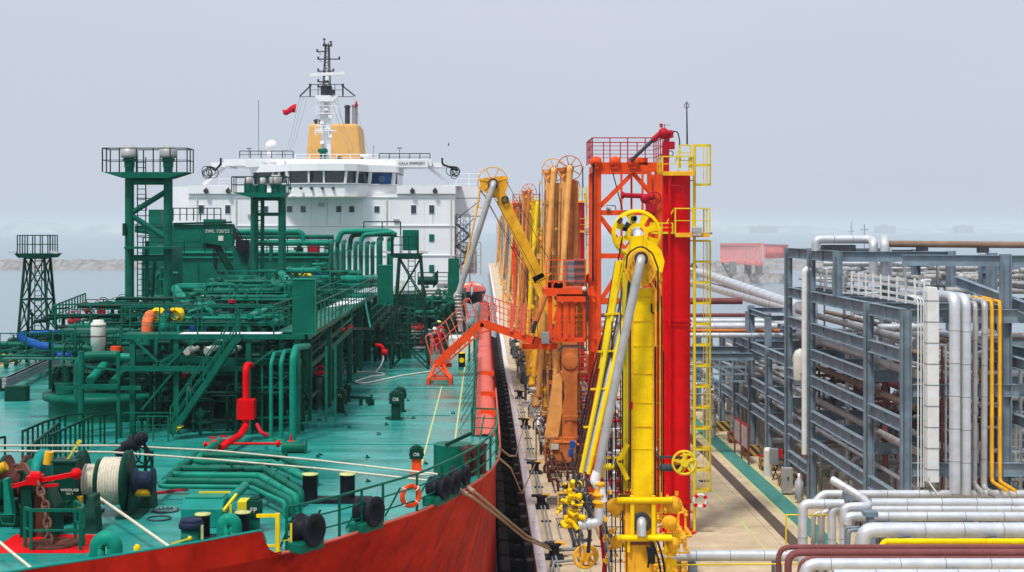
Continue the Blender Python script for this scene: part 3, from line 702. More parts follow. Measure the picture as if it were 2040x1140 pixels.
# ---- double bollards
def bollard(c, r=.22, h=.75, m='black', cap='stripe', parent=None):
    c = Vector(c); b = MB().lathe(c, [(r, 0), (r, h - .05), (r * 1.06, h - .04), (r * 1.06, h), (0, h + .001)], 20).build('bollard', m, parent or ship)
    MB().lathe(c + Vector((0, 0, h + .004)), [(r * 1.1, -.02), (r * 1.1, .012), (0, .014)], 20).build('bollard_cap', cap, b); return b
a = D(616, 1003); b = D(691, 1003); a.y += .2; b.y += .2
MB().bb(a.x - .5, b.x + .7, a.y - .3, a.y + .35, DZ + .01, DZ + .12).build('bollard_base', 'black', ship)
for p in (a, b): bollard((p.x, p.y, DZ + .1), .22, .72)
for px, py in ((404, 1072), (484, 1068)): 
    p = D(px, py); bollard((p.x, p.y, DZ), .19, .62)
a = D(404, 1078); b = D(484, 1078); MB().bb(a.x - .35, b.x + .35, a.y, a.y + .55, DZ + .006, DZ + .07).build('bollard_base', 'black', ship)
# ---- vents with lettered hoods
def vent(px, py, wpx, hpx, hood='green', post='green', txt=None, split=.45, base=None):
    p = D(px, py); s = F / p.y; wd = wpx / s; h = hpx / s; hh = h * split
    v = MB().box((p.x, p.y, DZ + (h - hh) / 2), (wd * .7, wd * .6, h - hh)).box((p.x, p.y, DZ + .03), (wd * 1.0, wd * .9, .06)).build('deck_vent', post, ship)
    k = MB().box((p.x, p.y, DZ + h - hh / 2 - .02), (wd, wd * .9, hh)).lathe((p.x, p.y, DZ + h - .02), [(wd * .36, 0), (wd * .34, .06), (wd * .1, .1), (0, .12)], 12)
    for sx in (-1, 1): k.cyl((p.x + sx * wd * .5, p.y, DZ + h - hh * .7), (p.x + sx * wd * .56, p.y, DZ + h - hh * .7), .05, n=8)
    k = k.build('vent_hood', hood, v, bevel=.02)
    if txt: text(txt, (p.x, p.y - wd * .45 - .012, DZ + h - hh * .62), hh * .42, v)
    return v
vent(830, 941, 27, 50, 'dgreen', 'orange', 'OB', .42)
vent(507, 1060, 28, 66, 'dgreen', 'green', 'FP', .5)
vent(789, 836, 26, 55, 'dgreen', 'dgreen', 'DB', .4); vent(797, 820, 24, 46, 'dgreen', 'dgreen', None, .4)
vent(678, 822, 22, 46, 'dgreen', 'dgreen', 'T1', .4); vent(692, 800, 16, 32, 'dgreen', 'dgreen', None, .4)
p = D(430, 1060); 
mb = MB()
a = D(630, 803); b = D(735, 808); z = DZ + .28
mb.tube([(a.x, a.y, DZ + .35), (b.x, b.y, DZ + .35), (b.x, b.y, DZ)], .07, n=8); flange(mb, (b.x, b.y, DZ + .25), .16, (0, 0, 1), .3)
for t in (.2, .55, .85): mb.box((a.x + (b.x - a.x) * t, a.y + (b.y - a.y) * t, DZ + .2), (.16, .16, .4))
mb.build('valve_line', 'dgreen', ship)
p = D(783, 834); MB().lathe((p.x, p.y, DZ), [(.33, 0), (.33, .05), (.26, .05), (.26, .02)], 20).build('deck_ring', 'dgreen', ship)
# scupper bars, pad eyes, stains of kit along the deck
rnd = random.Random(19)
for k in range(16):
    px, py = rnd.uniform(600, 940), rnd.uniform(780, 960); q = D(px, py)
    if q.x > -.9: continue
    MB().torus((q.x, q.y, DZ + .03), .07, .018, (rnd.random(), rnd.random(), .3), n=10, m=5).box((q.x, q.y, DZ + .01), (.16, .16, .02)).build('pad_eye', 'dgreen', ship)
for x0, y0, x1, y1 in ((-6.6, 60, -1.4, 60), (-6.4, 52, -1.0, 52), (-6.5, 70, -1.4, 70)): MB().bar((x0, y0, DZ + .012), (x1, y1, DZ + .012), .05, .02).build('deck_seam', 'teal', ship)
# small junk on deck starboard
for px, py, s_ in ((655, 800, .3), (740, 806, .25)): 
    p = D(px, py); MB().box((p.x, p.y, DZ + s_ / 2), (s_, s_, s_)).cyl((p.x, p.y, DZ + s_), (p.x, p.y, DZ + s_ + .2), .06, n=8).build('deck_fitting', 'dgreen', ship, bevel=.02)
# deck hoses
def floor_pts(L, z): return [Vector((D(a, b).x, D(a, b).y, DZ + z)) for a, b in L]
h = MB().tube(floor_pts([(664, 744), (700, 742), (735, 743), (760, 745), (768, 749), (740, 751), (718, 758), (706, 763), (716, 766), (745, 762), (800, 750), (856, 742)], .04), .045, n=7, bend=.5)
tag(h.build('deck_hose', 'offwhite'), 'white hose lying in loose loops across the green deck beside the piping platform', 'hose')
h = MB().tube([P(762, 705, 80), P(764, 716, 79), P(758, 730, 78.5), P(748, 742, 78.3)], .05, n=7, bend=.5)
tag(h.build('deck_hose', 'offwhite'), 'short pale hose hanging down from the red nozzle beside the platform', 'hose')
# ---- fairleads
def fairlead(px, py, r, ax, Y=None):
    p = D(px, py); c = Vector((p.x, p.y, DZ + r + .12)); d = Vector(ax).normalized(); mb = MB()
    mb.lathe(c - d * .3, [(0, .1), (r * .4, .04), (r * .75, 0), (r * .95, .05), (r * .9, .12), (r * .62, .2), (r * .6, .36), (r * .8, .44), (r * 1.02, .5), (r * 1.05, .56), (r * .9, .6), (r * .5, .52), (r * .42, .42), (0, .4)], 26, d)
    f = mb.build('fairlead', 'black', ship); q = MB().box((c.x - .05, c.y, DZ + .12), (.9, .5, .24), rz=math.atan2(d.y, d.x) + R(90)); q.build('fairlead_base', 'green', f, bevel=.03); return f
n1 = (.84, -.54, 0)
fairlead(612, 1096, .4, n1); fairlead(733, 1056, .39, n1); fairlead(873, 1003, .34, (.9, -.4, 0)); fairlead(893, 992, .32, (.92, -.35, 0)); fairlead(915, 974, .3, (.95, -.3, 0))
# roller and winch casing starboard
p = D(905, 965); q = D(930, 965)
MB().cyl((p.x - .1, 46.0, DZ), (p.x - .1, 46.0, DZ + .95), .62, n=18).build('winch_casing', 'green', ship)
mb = MB(); c = D(938, 948)
for k in range(3): mb.lathe((c.x - .15 + k * .26, 45.2 + k * .35, DZ), [(.16, 0), (.13, .1), (.13, .85), (.18, .95), (0, 1.0)], 12)
mb.build('roller_fairlead', 'rust', ship)
mb = MB(); mb.bar((p.x - .3, 45.4, DZ + 1.0), (p.x + .5, 45.9, DZ + 1.3), .1); mb.build('winch_lever', 'dgreen', ship)
# yellow gate at the bow rail
mb = MB(); p0 = D(553, 1104); p1 = D(520, 1076)
mb.bar((p0.x, p0.y, DZ), (p0.x, p0.y, DZ + 1.0), .1); mb.bar((p0.x, p0.y, DZ + .95), (p0.x - .55, p0.y + .3, DZ + .88), .08); mb.bar((p0.x, p0.y, DZ + .2), (p0.x - .5, p0.y + .3, DZ + .15), .05)
mb.bar((p0.x + .3, p0.y + .25, DZ), (p0.x + .3, p0.y + .25, DZ + .7), .05); mb.bar((p0.x + .1, p0.y + .1, DZ + .3), (p0.x + .3, p0.y + .25, DZ + .3), .03)
mb.build('rail_gate', 'yellow', ship)
# lifebuoy hanging on the railing
c = P(818, 988, 39.3)
lb = MB().torus(c, .27, .07, (.55, -.83, 0), n=24, m=10).build('lifebuoy', 'orange'); tag(lb, 'orange lifebuoy hanging on the green bow railing of the ship', 'lifebuoy')
mb = MB(); d = Vector((.55, -.83, 0)); a_ = d.cross(Vector((0, 0, 1)))
for t in (45, 135, 225, 315): 
    u = a_ * math.cos(R(t)) + Vector((0, 0, 1)) * math.sin(R(t)); mb.torus(c + u * .27, .078, .014, u.cross(d), n=12, m=5)
mb.build('band', 'white', lb)
# gooseneck vents
def goose(x0, x1, py, top, r, Y=None, name='gooseneck_vent'):
    a = D(x0, py); Y = a.y; s = F / Y; zt = CZ - (top - VY) / s; b = P(x1, py - 12, Y)
    R_ = (b.x - a.x) / 2; pts = [(a.x, Y, DZ)]
    for k in range(9):
        t = math.pi * (1 - k / 8); pts.append((a.x + R_ + R_ * math.cos(t), Y, zt - r - R_ + R_ * math.sin(t)))
    pts.append((b.x, Y, zt - r - R_ - .16))
    v = MB().tube(pts, r, n=14, bend=.02, seg=1).lathe((a.x, Y, DZ), [(r * 1.5, 0), (r * 1.5, .04), (r, .05)], 14); return v.build(name, 'lgreen', ship)
goose(194, 229, 1112, 1057, .19); goose(445, 469, 1078, 1022, .17)
# mushroom vent, teal locker and yellow topped box
p = D(381, 1088); v = MB().lathe((p.x, p.y, DZ), [(.3, 0), (.27, .1), (.25, .42), (0, .43)], 18).build('mushroom_vent', 'green', ship)
MB().lathe((p.x, p.y, DZ + .43), [(.22, 0), (.31, .03), (.31, .16), (.24, .2), (0, .2)], 20).lathe((p.x, p.y, DZ + .64), [(.27, -.02), (.28, .03), (.24, .05), (0, .03)], 20).build('vent_cap', 'navy', v)
MB().bar((p.x + .3, p.y - .12, DZ + .2), (p.x + .3, p.y - .12, DZ + .55), .06).build('vent_mark', 'stripe', v)
a = D(360, 1052); b = D(462, 1052)
lk = MB().prism([(a.x, a.y, DZ), (a.x, a.y + .9, DZ), (a.x, a.y + .9, DZ + .72), (a.x, a.y + .25, DZ + .72), (a.x, a.y, DZ + .5)], (b.x - a.x - .25, 0, 0)).build('deck_locker', 'teal', ship, bevel=.02)
MB().bb(a.x + .05, b.x - .3, a.y + .3, a.y + .9, DZ + .722, DZ + .76).build('locker_lid', 'lgreen', lk)
MB().bar((b.x - .22, a.y + .0, DZ + .46), (b.x - .02, a.y + .8, DZ + .74), .07).bar((a.x + .3, a.y + .92, DZ + .78), (b.x - .2, a.y + .92, DZ + .78), .05).bar((b.x - .05, a.y + .1, DZ), (b.x - .05, a.y + .1, DZ + .6), .05).build('locker_rail', 'lemon', lk)
for t in range(9): pass
p = D(484, 1064); MB().bb(p.x - .22, p.x + .25, p.y + .4, p.y + .9, DZ, DZ + .78).build('yellow_cover', 'lemon', ship, bevel=.03)
MB().tube([D(440, 1000, DZ + .2), D(462, 992, DZ + .5), D(488, 968, DZ + .5)], .13, n=12).build('pipe', 'lgreen', ship)
# yellow valve lever by bulwark and small yellow fitting
mb = MB(); a = P(342, 1083, 33.6); b = P(378, 1073, 33.6); mb.bar(a, b, .035); mb.bar(a, a - Vector((0, 0, .12)), .035); mb.sphere(b, .06, 8); mb.build('valve_lever', 'lemon', ship)
p = D(273, 1098); MB().lathe((p.x, p.y, DZ), [(.08, 0), (.09, .1), (.04, .16), (0, .17)], 10).build('deck_plug', 'yellow', ship)
# manhole rings
for px, py, r in ((330, 1018, .36), (317, 1034, .32)):
    p = D(px, py); MB().torus((p.x, p.y, DZ + .02), r, .022, n=30, m=6).build('manhole_ring', 'darkgrey', ship)
mb = MB(); p = D(330, 1018)
for k in range(14):
    t = k / 14 * 6.283; mb.sphere((p.x + .28 * math.cos(t), p.y + .28 * math.sin(t), DZ + .03), .045, 6)
mb.build('coiled_chain', 'grey', ship)
# ---- low pipe bundle
mb = MB(); sp = MB(); z = DZ + .42
for k, (a, b, c, e) in enumerate((((400, 907), (556, 909), (628, 942), (440, 880)), ((388, 919), (541, 921), (612, 955), (425, 885)), ((352, 933), (528, 935), (600, 981), (392, 905)), ((338, 946), (517, 948), (590, 990), (378, 915)), ((326, 958), (508, 960), (580, 998), (368, 925)), ((316, 969), (499, 971), (568, 1002), (360, 932)))):
    pts = [D(*e, z), D(*a, z), D(*b, z), D(*c, z)]; q = pts[-1].copy(); q.z = DZ
    MB().tube(pts + [q], .105 if k < 5 else .07, n=12, bend=.25, bands=1.6, bw=.05, bo=1.12).build('deck_pipe', 'lgreen' if k % 2 else 'green', ship)
for px in (335, 420, 500):
    a = D(px, 972, DZ); b = D(px + 70, 920, DZ); sp.bar((a.x, a.y, z - .14), (b.x, b.y, z - .14), .1)
    for q in (a, b): sp.bar((q.x, q.y, DZ), (q.x, q.y, z - .14), .1)
a = D(530, 965, z); sp.bar((a.x, a.y - 1.5, z - .14), (a.x + .4, a.y + 1.8, z - .14), .1)
sp.build('pipe_support', 'dgreen', ship)
pipework(D(380, 930).x, D(520, 930).x, 43.5, 46.5, DZ, DZ + .45, 9, 5, m='dgreen', rr=(.03, .07), name='drain_piping')
MB().tube([P(290, 986, 42), P(370, 976, 43)], .06, n=8).sphere(P(368, 974, 42.9), .11).build('fire_branch', 'dred', ship)
# ---- red fire main with box and valves
mb = MB(); Yr = 53
mb.tube([P(500, 728, Yr + 1.2), P(490, 728, Yr), P(490, 850, Yr), P(478, 868, Yr - 1.5), P(450, 885, Yr - 3.2), P(440, 893, Yr - 3.6)], .13, n=12)
rp_ = mb.build('fire_main', 'red', ship)
a = P(474, 835, Yr); b = P(508, 795, Yr); MB().bb(a.x, b.x, Yr - .25, Yr + .3, a.z, b.z).build('hose_box', 'red', rp_, bevel=.02)
mb = MB(); zz = DZ + .35
for px, py in ((424, 892), (446, 889)):
    c = D(px, py + 6, DZ); mb.cyl((c.x, c.y, DZ), (c.x, c.y, DZ + .36), .08, n=10); flange(mb, (c.x, c.y, DZ + .14), .15, (0, 0, 1)); flange(mb, (c.x, c.y, DZ + .3), .13, (0, 0, 1)); mb.cyl((c.x - .28, c.y, DZ + .22), (c.x + .2, c.y, DZ + .22), .07, n=10); flange(mb, (c.x - .28, c.y, DZ + .22), .12, (1, 0, 0)); mb.torus((c.x, c.y, DZ + .46), .14, .02, (0, .3, 1), n=14, m=5)
a = D(430, 884, DZ + .3); b = D(585, 884, DZ + .3); mb.tube([a, b, (b.x, b.y, DZ)], .045, n=8)
for t in (.8, .97): c = a.lerp(b, t); flange(mb, c, .13, (1, 0, 0), .1)
c = D(580, 884, DZ + .3); mb.sphere(c, .14, 10); mb.cyl(c, c + Vector((0, 0, .3)), .04, n=8)
mb.build('fire_valve', 'red', rp_)
a = D(500, 830, DZ); mb = MB().tube([P(512, 846, 51), P(520, 862, 50.5), P(535, 868, 50.5)], .07, n=8); mb.build('fire_hydrant', 'dred', rp_)
# ---- three light green risers
for px, pt, r, yy in ((540, 706, .075, 53), (560, 703, .085, 53), (583, 695, .125, 52.6)):
    b = P(px, pt, yy); MB().tube([(b.x + .25, yy + 2.5, b.z - .1), (b.x + .05, yy + .5, b.z), (b.x, yy, b.z - .35), (b.x, yy, DZ)], r, n=12, bend=.3).lathe((b.x, yy, DZ), [(r * 2, 0), (r * 2, .06), (r, .07)], 14).build('riser_pipe', 'lgreen', ship)
c = D(588, 905); MB().cyl((c.x - .5, c.y + .3, DZ + .2), (c.x + .3, c.y + .3, DZ + .2), .2, n=12).cyl((c.x + .3, c.y + .3, DZ + .2), (c.x + .36, c.y + .3, DZ + .2), .3, n=14).build('pump', 'green', ship)
# ================ main piping platform
PZ = 11.8
X0, X1 = -14.0, -7.1
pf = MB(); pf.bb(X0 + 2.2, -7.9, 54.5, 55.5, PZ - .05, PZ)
deckp = pf.build('piping_platform', 'white', ship)  # white top carries the grazing sky reflection in its colour
MB().bb(-8.2, -6.8, 55.705, 90, PZ - .05, PZ).bb(X0, X0 + 2.19, 54.5, 55.7, PZ - .05, PZ).build('walkway_grating', 'green', deckp)
mb = MB(); mb.prism([(-8.15, 72, PZ + .005), (-6.85, 77, PZ + .005), (-6.85, 82, PZ + .005), (-8.15, 82, PZ + .005)], (0, 0, .01)); mb.build('sky_sheen_plate', 'white', deckp)  # white paint stands in for sky reflected on the walkway
eb = MB(); eb.bar((X0, 54.45, PZ - .1), (-6.9, 54.45, PZ - .1), .08, .2); eb.bar((-6.75, 54.5, PZ - .1), (-6.75, 90, PZ - .1), .08, .2); eb.bar((X0, 55.75, PZ - .15), (-8.2, 55.75, PZ - .15), .08, .2); eb.bar((-8.25, 55.8, PZ - .15), (-8.25, 90, PZ - .15), .08, .2)
eb.build('platform_edge', 'green', deckp)
MB().rail([(X0, 54.45, PZ), (-8.1, 54.45, PZ), (-6.75, 55.6, PZ), (-6.75, 66, PZ), (-6.75, 90, PZ)], 1.05, 1.5, 3, .02).build('platform_railing', 'green', deckp)
MB().rail([(X0, 55.75, PZ), (-8.3, 55.75, PZ), (-8.3, 90, PZ)], 1.05, 1.5, 3, .02).build('platform_railing', 'green', deckp)
# second walkway level inside (runs across) and its railing
p2 = MB(); p2.bb(-14.5, -8.3, 66, 67.2, PZ + .35, PZ + .4); p2.build('cross_walkway', 'green', deckp); MB().bb(-14.5, -7, 79, 80.2, PZ + .6, PZ + .65).build('cross_walkway', 'green', deckp)
MB().rail([(-14.5, 66, PZ + .4), (-9.3, 66, PZ + .4), (-8.3, 67.5, PZ + .4)], 1.05, 1.4, 3, .02).build('platform_railing', 'lgreen', deckp); MB().rail([(-15, 79, PZ + .65), (-7, 79, PZ + .65)], 1.05, 1.6, 3, .02).build('platform_railing', 'lgreen', deckp)
# posts and beams under the platform
for x in (-13.6, -11.9, -9.1, -7.2):
    for y in (54.6, 58.5): MB().bar((x, y, DZ), (x, y, PZ - .1), .2 if y < 55 else .16).build('platform_post', 'green', deckp)
for y in (63, 68, 73, 79, 85, 90):
    for x, w_ in ((-6.9, .24), (-8.9, .2)): MB().bar((x, y, DZ), (x, y, PZ - .1), w_).build('platform_post', 'green', deckp)
    MB().bar((-6.9, y, DZ + 2.3), (-9.5, y, PZ - .2), .08).bar((-8.9, y, PZ - .3), (-6.9, y, DZ + 1.6), .06).build('platform_brace', 'green', deckp)
bm_ = MB()
z = P(0, 733, 54.6).z
bm_.bar((X0, 54.3, z), (-9, 54.3, z), .14, .2); bm_.bar((X0 - 2.5, 54.3, z - .75), (-13.2, 54.3, z - .75), .12, .16)
for (xa, za), (xb, zb) in (((-13.5, PZ - .2), (-12.3, z)), ((-12.9, z), (-11.0, PZ - .2)), ((-11.9, z - .05), (-13.2, z - 1.6)), ((-9.1, z), (-8.1, PZ - .6)), ((-11.2, PZ - .2), (-12.3, z))): bm_.bar((xa, 54.35, za), (xb, 54.35, zb), .08)
bm_.build('platform_beam', 'green', deckp)
# stanchion frame at lower right with ladder
fr_ = MB(); 
for px in (471, 498, 522, 650, 668): fr_.bar(P(px, 690, 55), P(px, 868 if px < 600 else 840, 55), .09)
for py in (725, 772, 832): fr_.bar(P(471, py, 55), P(600, py, 55), .08)
fr_.bar(P(471, 832, 55), P(600, 725, 55), .05); fr_.bar(P(530, 700, 56), P(600, 790, 56), .05)
fr_.build('support_frame', 'green', ship)
# lower deck house sides: dark casings under the platform, partly added to block light
eq = MB()
for x0, x1, y0, y1, h in ((-13.2, -11.2, 58.5, 62, 1.7), (-10.9, -9.2, 58, 60, 2.3), (-13.0, -9.2, 64, 78, 2.6), (-9.1, -7.4, 70, 74, 1.9), (-9.1, -7.3, 62, 66, 1.4), (-13.8, -9.4, 60.5, 64, 2.9)): MB().bb(x0, x1, y0, y1, DZ, DZ + h).build('dark_filler_casing', 'dgreen', ship, bevel=.03)
pipework(-13.8, -7.2, 55.2, 58.3, DZ, PZ - .3, 34, 21, m='dgreen'); pipework(-13.8, -7.4, 58, 64, DZ + .4, PZ - .2, 22, 22, m='green', rr=(.07, .16))
pipework(-14.2, -8.6, 56.5, 64, PZ - .3, PZ + .9, 16, 23, m='lgreen', rr=(.05, .17), vert=.2); pipework(-14.2, -8.6, 56.5, 66, PZ - 1.2, PZ + .6, 26, 27, m='dgreen', rr=(.04, .13), vert=.4); pipework(-14.5, -8.6, 67.5, 78, PZ - .3, PZ + 1.4, 30, 24, m='green', rr=(.07, .2), vert=.3)
pipework(-9, -7, 60, 88, DZ, PZ - .3, 30, 25, m='dgreen', rr=(.05, .12)); pipework(-13.8, -8.6, 80, 95, PZ - .5, PZ + 1.8, 30, 28, m='dgreen', rr=(.06, .16), vert=.5); pipework(-13.8, -8.6, 80, 95, PZ - .5, PZ + 1.8, 12, 26, m='lgreen', rr=(.08, .2), vert=.35)
pipework(-13.9, -7.1, 54.9, 57, DZ, PZ - .2, 30, 201, m='dgreen', rr=(.03, .09), vert=.75); pipework(-19, -8.4, 58, 70, PZ - .2, PZ + .8, 30, 202, m='dgreen', rr=(.04, .1), vert=.4); pipework(-14, -8.4, 70, 92, PZ - .2, PZ + 1.2, 40, 203, m='green', rr=(.04, .12), vert=.45)
pipework(-8.8, -7, 58, 90, DZ, PZ - .3, 50, 204, m='dgreen', rr=(.03, .1), vert=.6); pipework(-6.6, -4.5, 84, 96, DZ, DZ + 3.2, 26, 205, m='dgreen', rr=(.04, .1), vert=.6)
for x0, x1, y, z in ((-14.2, -8.4, 60.5, PZ - .6), (-14.2, -8.4, 70.5, PZ + .1), (-14.2, -7.2, 74.5, PZ + .3), (-15, -7.2, 84, PZ + .5), (-20, -14.5, 58.2, DZ + 2.6), (-19, -14, 65, DZ + 3.2), (-22, -16, 78, DZ + 3)):
    MB().rail([(x0, y, z), (x1, y, z)], 1.05, 1.2, 3, .018).bb(x0, x1, y, y + .7, z - .05, z - .002).build('gallery', 'green', ship)
MB().bb(-19, -14.2, 62, 72, DZ, DZ + 1.9).build('dark_filler_casing', 'dgreen', ship, bevel=.03)  # added opaque mass, blocks light to darken the pipe tangle
# white insulated horizontal drums seen below the walkway
mb = MB()
for a, b in (((372, 700), (402, 688)), ((412, 700), (442, 682)), ((455, 700), (476, 690))): mb.tube([P(*a, 57), P(*b, 58.2)], .17, n=12, bands=.25, bw=.04)
mb.build('insulated_drum', 'offwhite', ship)
mb = MB()
for px in (350, 358, 368): mb.cyl(P(px, 765, 57), P(px, 746, 57), .07, n=8); mb.sphere(P(px, 745, 57), .05, 6)
mb.build('gas_bottle', 'dred', ship)
MB().cyl(P(378, 785, 57), P(378, 758, 57), .12, n=10).build('gas_cylinder', 'offwhite', ship)
# lockers
for x0, x1, y0, y1, Y in ((582, 627, 558, 665, 54.8), (752, 782, 530, 606, 80)):
    a = P(x0, y1, Y); b = P(x1, y0, Y); l = MB().bb(a.x, b.x, Y, Y + .5, a.z, b.z).build('tall_locker', 'green', ship, bevel=.02)
    MB().bb(a.x - .02, b.x + .02, Y - .02, Y + .52, b.z + .001, b.z + .05).bar((b.x + .02, Y - .01, a.z), (b.x + .02, Y - .01, b.z), .03).bar((a.x - .0, Y - .01, a.z), (b.x, Y - .01, a.z), .04).build('locker_trim', 'lgreen', l)
# stairs
st = MB().stairs(P(344, 862, 53.4), P(474, 672, 53.9), .75, (0, 1, 0)); st.build('stairway', 'green', ship)
MB().box(P(348, 856, 53.3), (.28, .5, .05)).box(P(356, 850, 53.3), (.28, .5, .05)).build('first_step', 'yellow', ship)
MB().stairs(D(600, 800).lerp(P(600, 735, 60), 1), P(690, 655, 67), .8, (.7, -.7, 0)).build('stairway', 'green', ship)
MB().stairs(P(748, 655, 78), P(790, 612, 84), .8, (.7, -.7, 0)).bar(P(690, 655, 67), P(745, 655, 77), .08, .12).build('stairway', 'dgreen', ship)
MB().bar(P(727, 600, 80), P(738, 655, 76), .1).build('brace', 'lgreen', ship)
# safety rails around the stair foot
mb = MB(); mb.rail([D(242, 872), D(345, 872)], .95, .9, 2, .018); mb.rail([D(275, 880), D(335, 880)], .95, .6, 2, .018); mb.build('hand_railing', 'green', ship)
for L in ([(45, 925), (85, 905), (130, 888), (200, 882)], [(100, 935), (150, 908), (184, 890), (232, 884)], [(-60, 955), (10, 938)], [(60, 960), (118, 905)]):
    MB().rail([D(a, b) for a, b in L], 1.12, .55, 1, .028, .03).build('hand_railing', 'dgreen', ship)
# little green pump by the stair
p = D(399, 868); mb = MB().cyl((p.x, p.y, DZ), (p.x, p.y, DZ + .7), .07, n=10).lathe((p.x, p.y, DZ + .7), [(.06, 0), (.16, .04), (.17, .16), (.1, .28), (.03, .38), (0, .4)], 14); flange(mb, (p.x, p.y, DZ + .5), .16, (0, 0, 1), .1); mb.cyl((p.x, p.y, DZ + .55), (p.x + .4, p.y, DZ + .5), .06, n=8); mb.build('deck_pump', 'green', ship)
# ---- big elbowed pipes at the left of the platform
S58 = 57
def tp(L, r, m='green', Y=57, name='cargo_pipe', n=14, bands=0, parent=None): return MB().tube([P(a, b, (c[0] if c else Y)) for a, b, *c in L], r, n=n, bands=bands, bw=.08, bo=1.12).build(name, m, parent or ship)
tp([(156, 800, 55), (156, 710, 55), (236, 708, 55)], .18); tp([(178, 760, 54), (222, 712, 55.5), (330, 714, 55.5), (470, 722, 55.5)], .17, 'lgreen'); tp([(224, 762, 54), (262, 726, 56), (300, 724, 56)], .15)
tp([(162, 850, 53.5), (162, 700, 53.5)], .11); tp([(345, 640, 56), (345, 718, 56), (600, 722, 56)], .14, 'green')
MB().bar(P(150, 770, 53.5), P(236, 770, 53.5), .2, .16).bar(P(236, 700, 53.6), P(236, 875, 53.6), .12).bar(P(168, 730, 53.6), P(236, 738, 53.6), .08).build('pipe_support', 'green', ship)
# tank dome hatch
a = P(185, 840, 58.5)
mb = MB().lathe((-16.0, 60.2, DZ), [(2.5, 0), (2.5, .75), (2.75, .78), (2.75, 1.05), (2.6, 1.08), (0, 1.12)], 36); dome = mb.build('tank_dome', 'green', ship)
pipework(-18.2, -14.2, 58.6, 61.5, DZ + 1.1, DZ + 2.4, 26, 31, m='dgreen', rr=(.05, .12), vert=.6)
mb = MB().cyl((-17.4, 58.8, DZ + 1.1), (-17.4, 58.8, DZ + 1.5), .45, n=16).cyl((-17.4, 58.8, DZ + 1.5), (-17.4, 58.8, DZ + 1.56), .52, n=16).cyl((-17.4, 58.8, DZ + 1.56), (-17.4, 58.8, DZ + 2.2), .14, n=10).torus((-17.4, 58.8, DZ + 2.2), .22, .025, n=14, m=5); mb.build('dome_hatch', 'green', dome)
# pipework towards port and upper left
pipework(-19, -14, 62, 76, DZ, PZ - .4, 44, 32, m='green', rr=(.05, .15), vert=.5); pipework(-19.5, -14, 64, 80, DZ + .5, PZ - .2, 30, 34, m='dgreen', rr=(.05, .14), vert=.5); pipework(-21, -15, 72, 86, PZ - 1.4, PZ + .2, 20, 33, m='green', rr=(.07, .15), vert=.3)
for L in ([P(105, 650, 70), P(170, 618, 84)], [P(110, 655, 60), P(250, 648, 60)], [P(150, 700, 58), P(240, 700, 58)]): MB().rail(L, 1.0, 1.3, 2, .026).build('hand_railing', 'green', ship)
mb = MB().bb(P(110, 0, 60).x, P(300, 0, 60).x, 60, 61.4, P(0, 658, 60).z - .06, P(0, 658, 60).z); mb.build('cross_walkway', 'green', ship)
for px in (100, 150, 205, 240): MB().bar(P(px, 660, 60), D(px, 815), .14).build('walkway_post', 'green', ship)
# valves in red, left
mb = MB(); rnd = random.Random(3)
for px, py, r in ((143, 640, .22), (153, 638, .22), (173, 618, .16), (181, 632, .2), (196, 614, .12)):
    c = P(px, py, 68); mb.cyl(c - Vector((0, 0, .3)), c + Vector((0, 0, .25)), .08, n=8); mb.sphere(c, r, 10); mb.torus(c + Vector((0, -.1, .25)), r, .025, (0, 1, .2), n=14, m=5)
a = P(193, 622, 68); mb.bb(a.x, a.x + .35, 68, 68.3, a.z - .1, a.z + .35); mb.build('red_valve', 'dred', ship)
MB().tube([P(232, 700, 58), P(232, 690, 58)], .25, n=12).build('fire_hose_coil', 'orange', ship)
# cream vessels
for x0, x1, y0, y1, Y in ((181, 211, 637, 702, 58), (397, 418, 588, 622, 70), (433, 442, 572, 592, 74)):
    a = P((x0 + x1) / 2, y1, Y); b = P(0, y0, Y); r = (x1 - x0) / 2 * Y / F; h = b.z - a.z
    v = MB().lathe(a, [(0, 0), (r * .8, 0), (r * .8, .25), (r, .3), (r, h * .86), (r * .92, h * .9), (r * .7, h * .92), (r * .72, h * .99), (0, h)], 20).build('cream_vessel', 'offwhite', ship)
    MB().torus((a.x, a.y, a.z + h * .5), r * 1.01, .02, n=24, m=5).torus((a.x, a.y, a.z + h * .82), r * 1.0, .02, n=24, m=5).build('vessel_band', 'rust', v)
# covered cargo elbows with yellow flanges
def covered(px, py, Y, r, cm, h=.5):
    c = P(px, py, Y); o = MB().tube([(c.x, c.y + .55, c.z + .12), (c.x, c.y + .1, c.z + .12), (c.x - .03, c.y - .1, c.z - h * .4), (c.x - .03, c.y - .1, c.z - h)], r, n=16, bend=.25).build('pipe_cover', cm, ship)
def yflange(px, py, Y, r):
    c = P(px, py, Y); MB().lathe(c, [(0, -.06), (r, -.06), (r, .06), (0, .06)], 20, (.25, 1, 0)).lathe(c, [(r * .6, -.2), (r * .6, .2)], 14, (.25, 1, 0)).build('pipe_flange', 'yellow', ship)
    mb = MB()
    for k in range(10): t = k * .628; mb.cyl(c + Vector((math.cos(t) * r * .82, -.09, math.sin(t) * r * .82)), c + Vector((math.cos(t) * r * .82, .09, math.sin(t) * r * .82)), .02, n=6)
    mb.build('flange_bolt', 'dgreen', ship)
covered(296, 636, 57.5, .23, 'coral', .5); covered(331, 632, 57.5, .2, 'navy', .3); covered(389, 640, 60, .2, 'blue', .4)
yflange(316, 628, 57.8, .33); yflange(352, 627, 57.8, .34)
tp([(295, 655), (295, 735)], .2, 'green', 57.5); tp([(334, 652), (334, 745)], .26, 'green', 57.6); tp([(389, 655), (389, 700)], .17, 'dgreen', 60)
MB().lathe(P(334, 668, 57.6), [(.3, 0), (.36, .02), (.36, .12), (.3, .14)], 18).build('pipe_flange', 'green', ship)
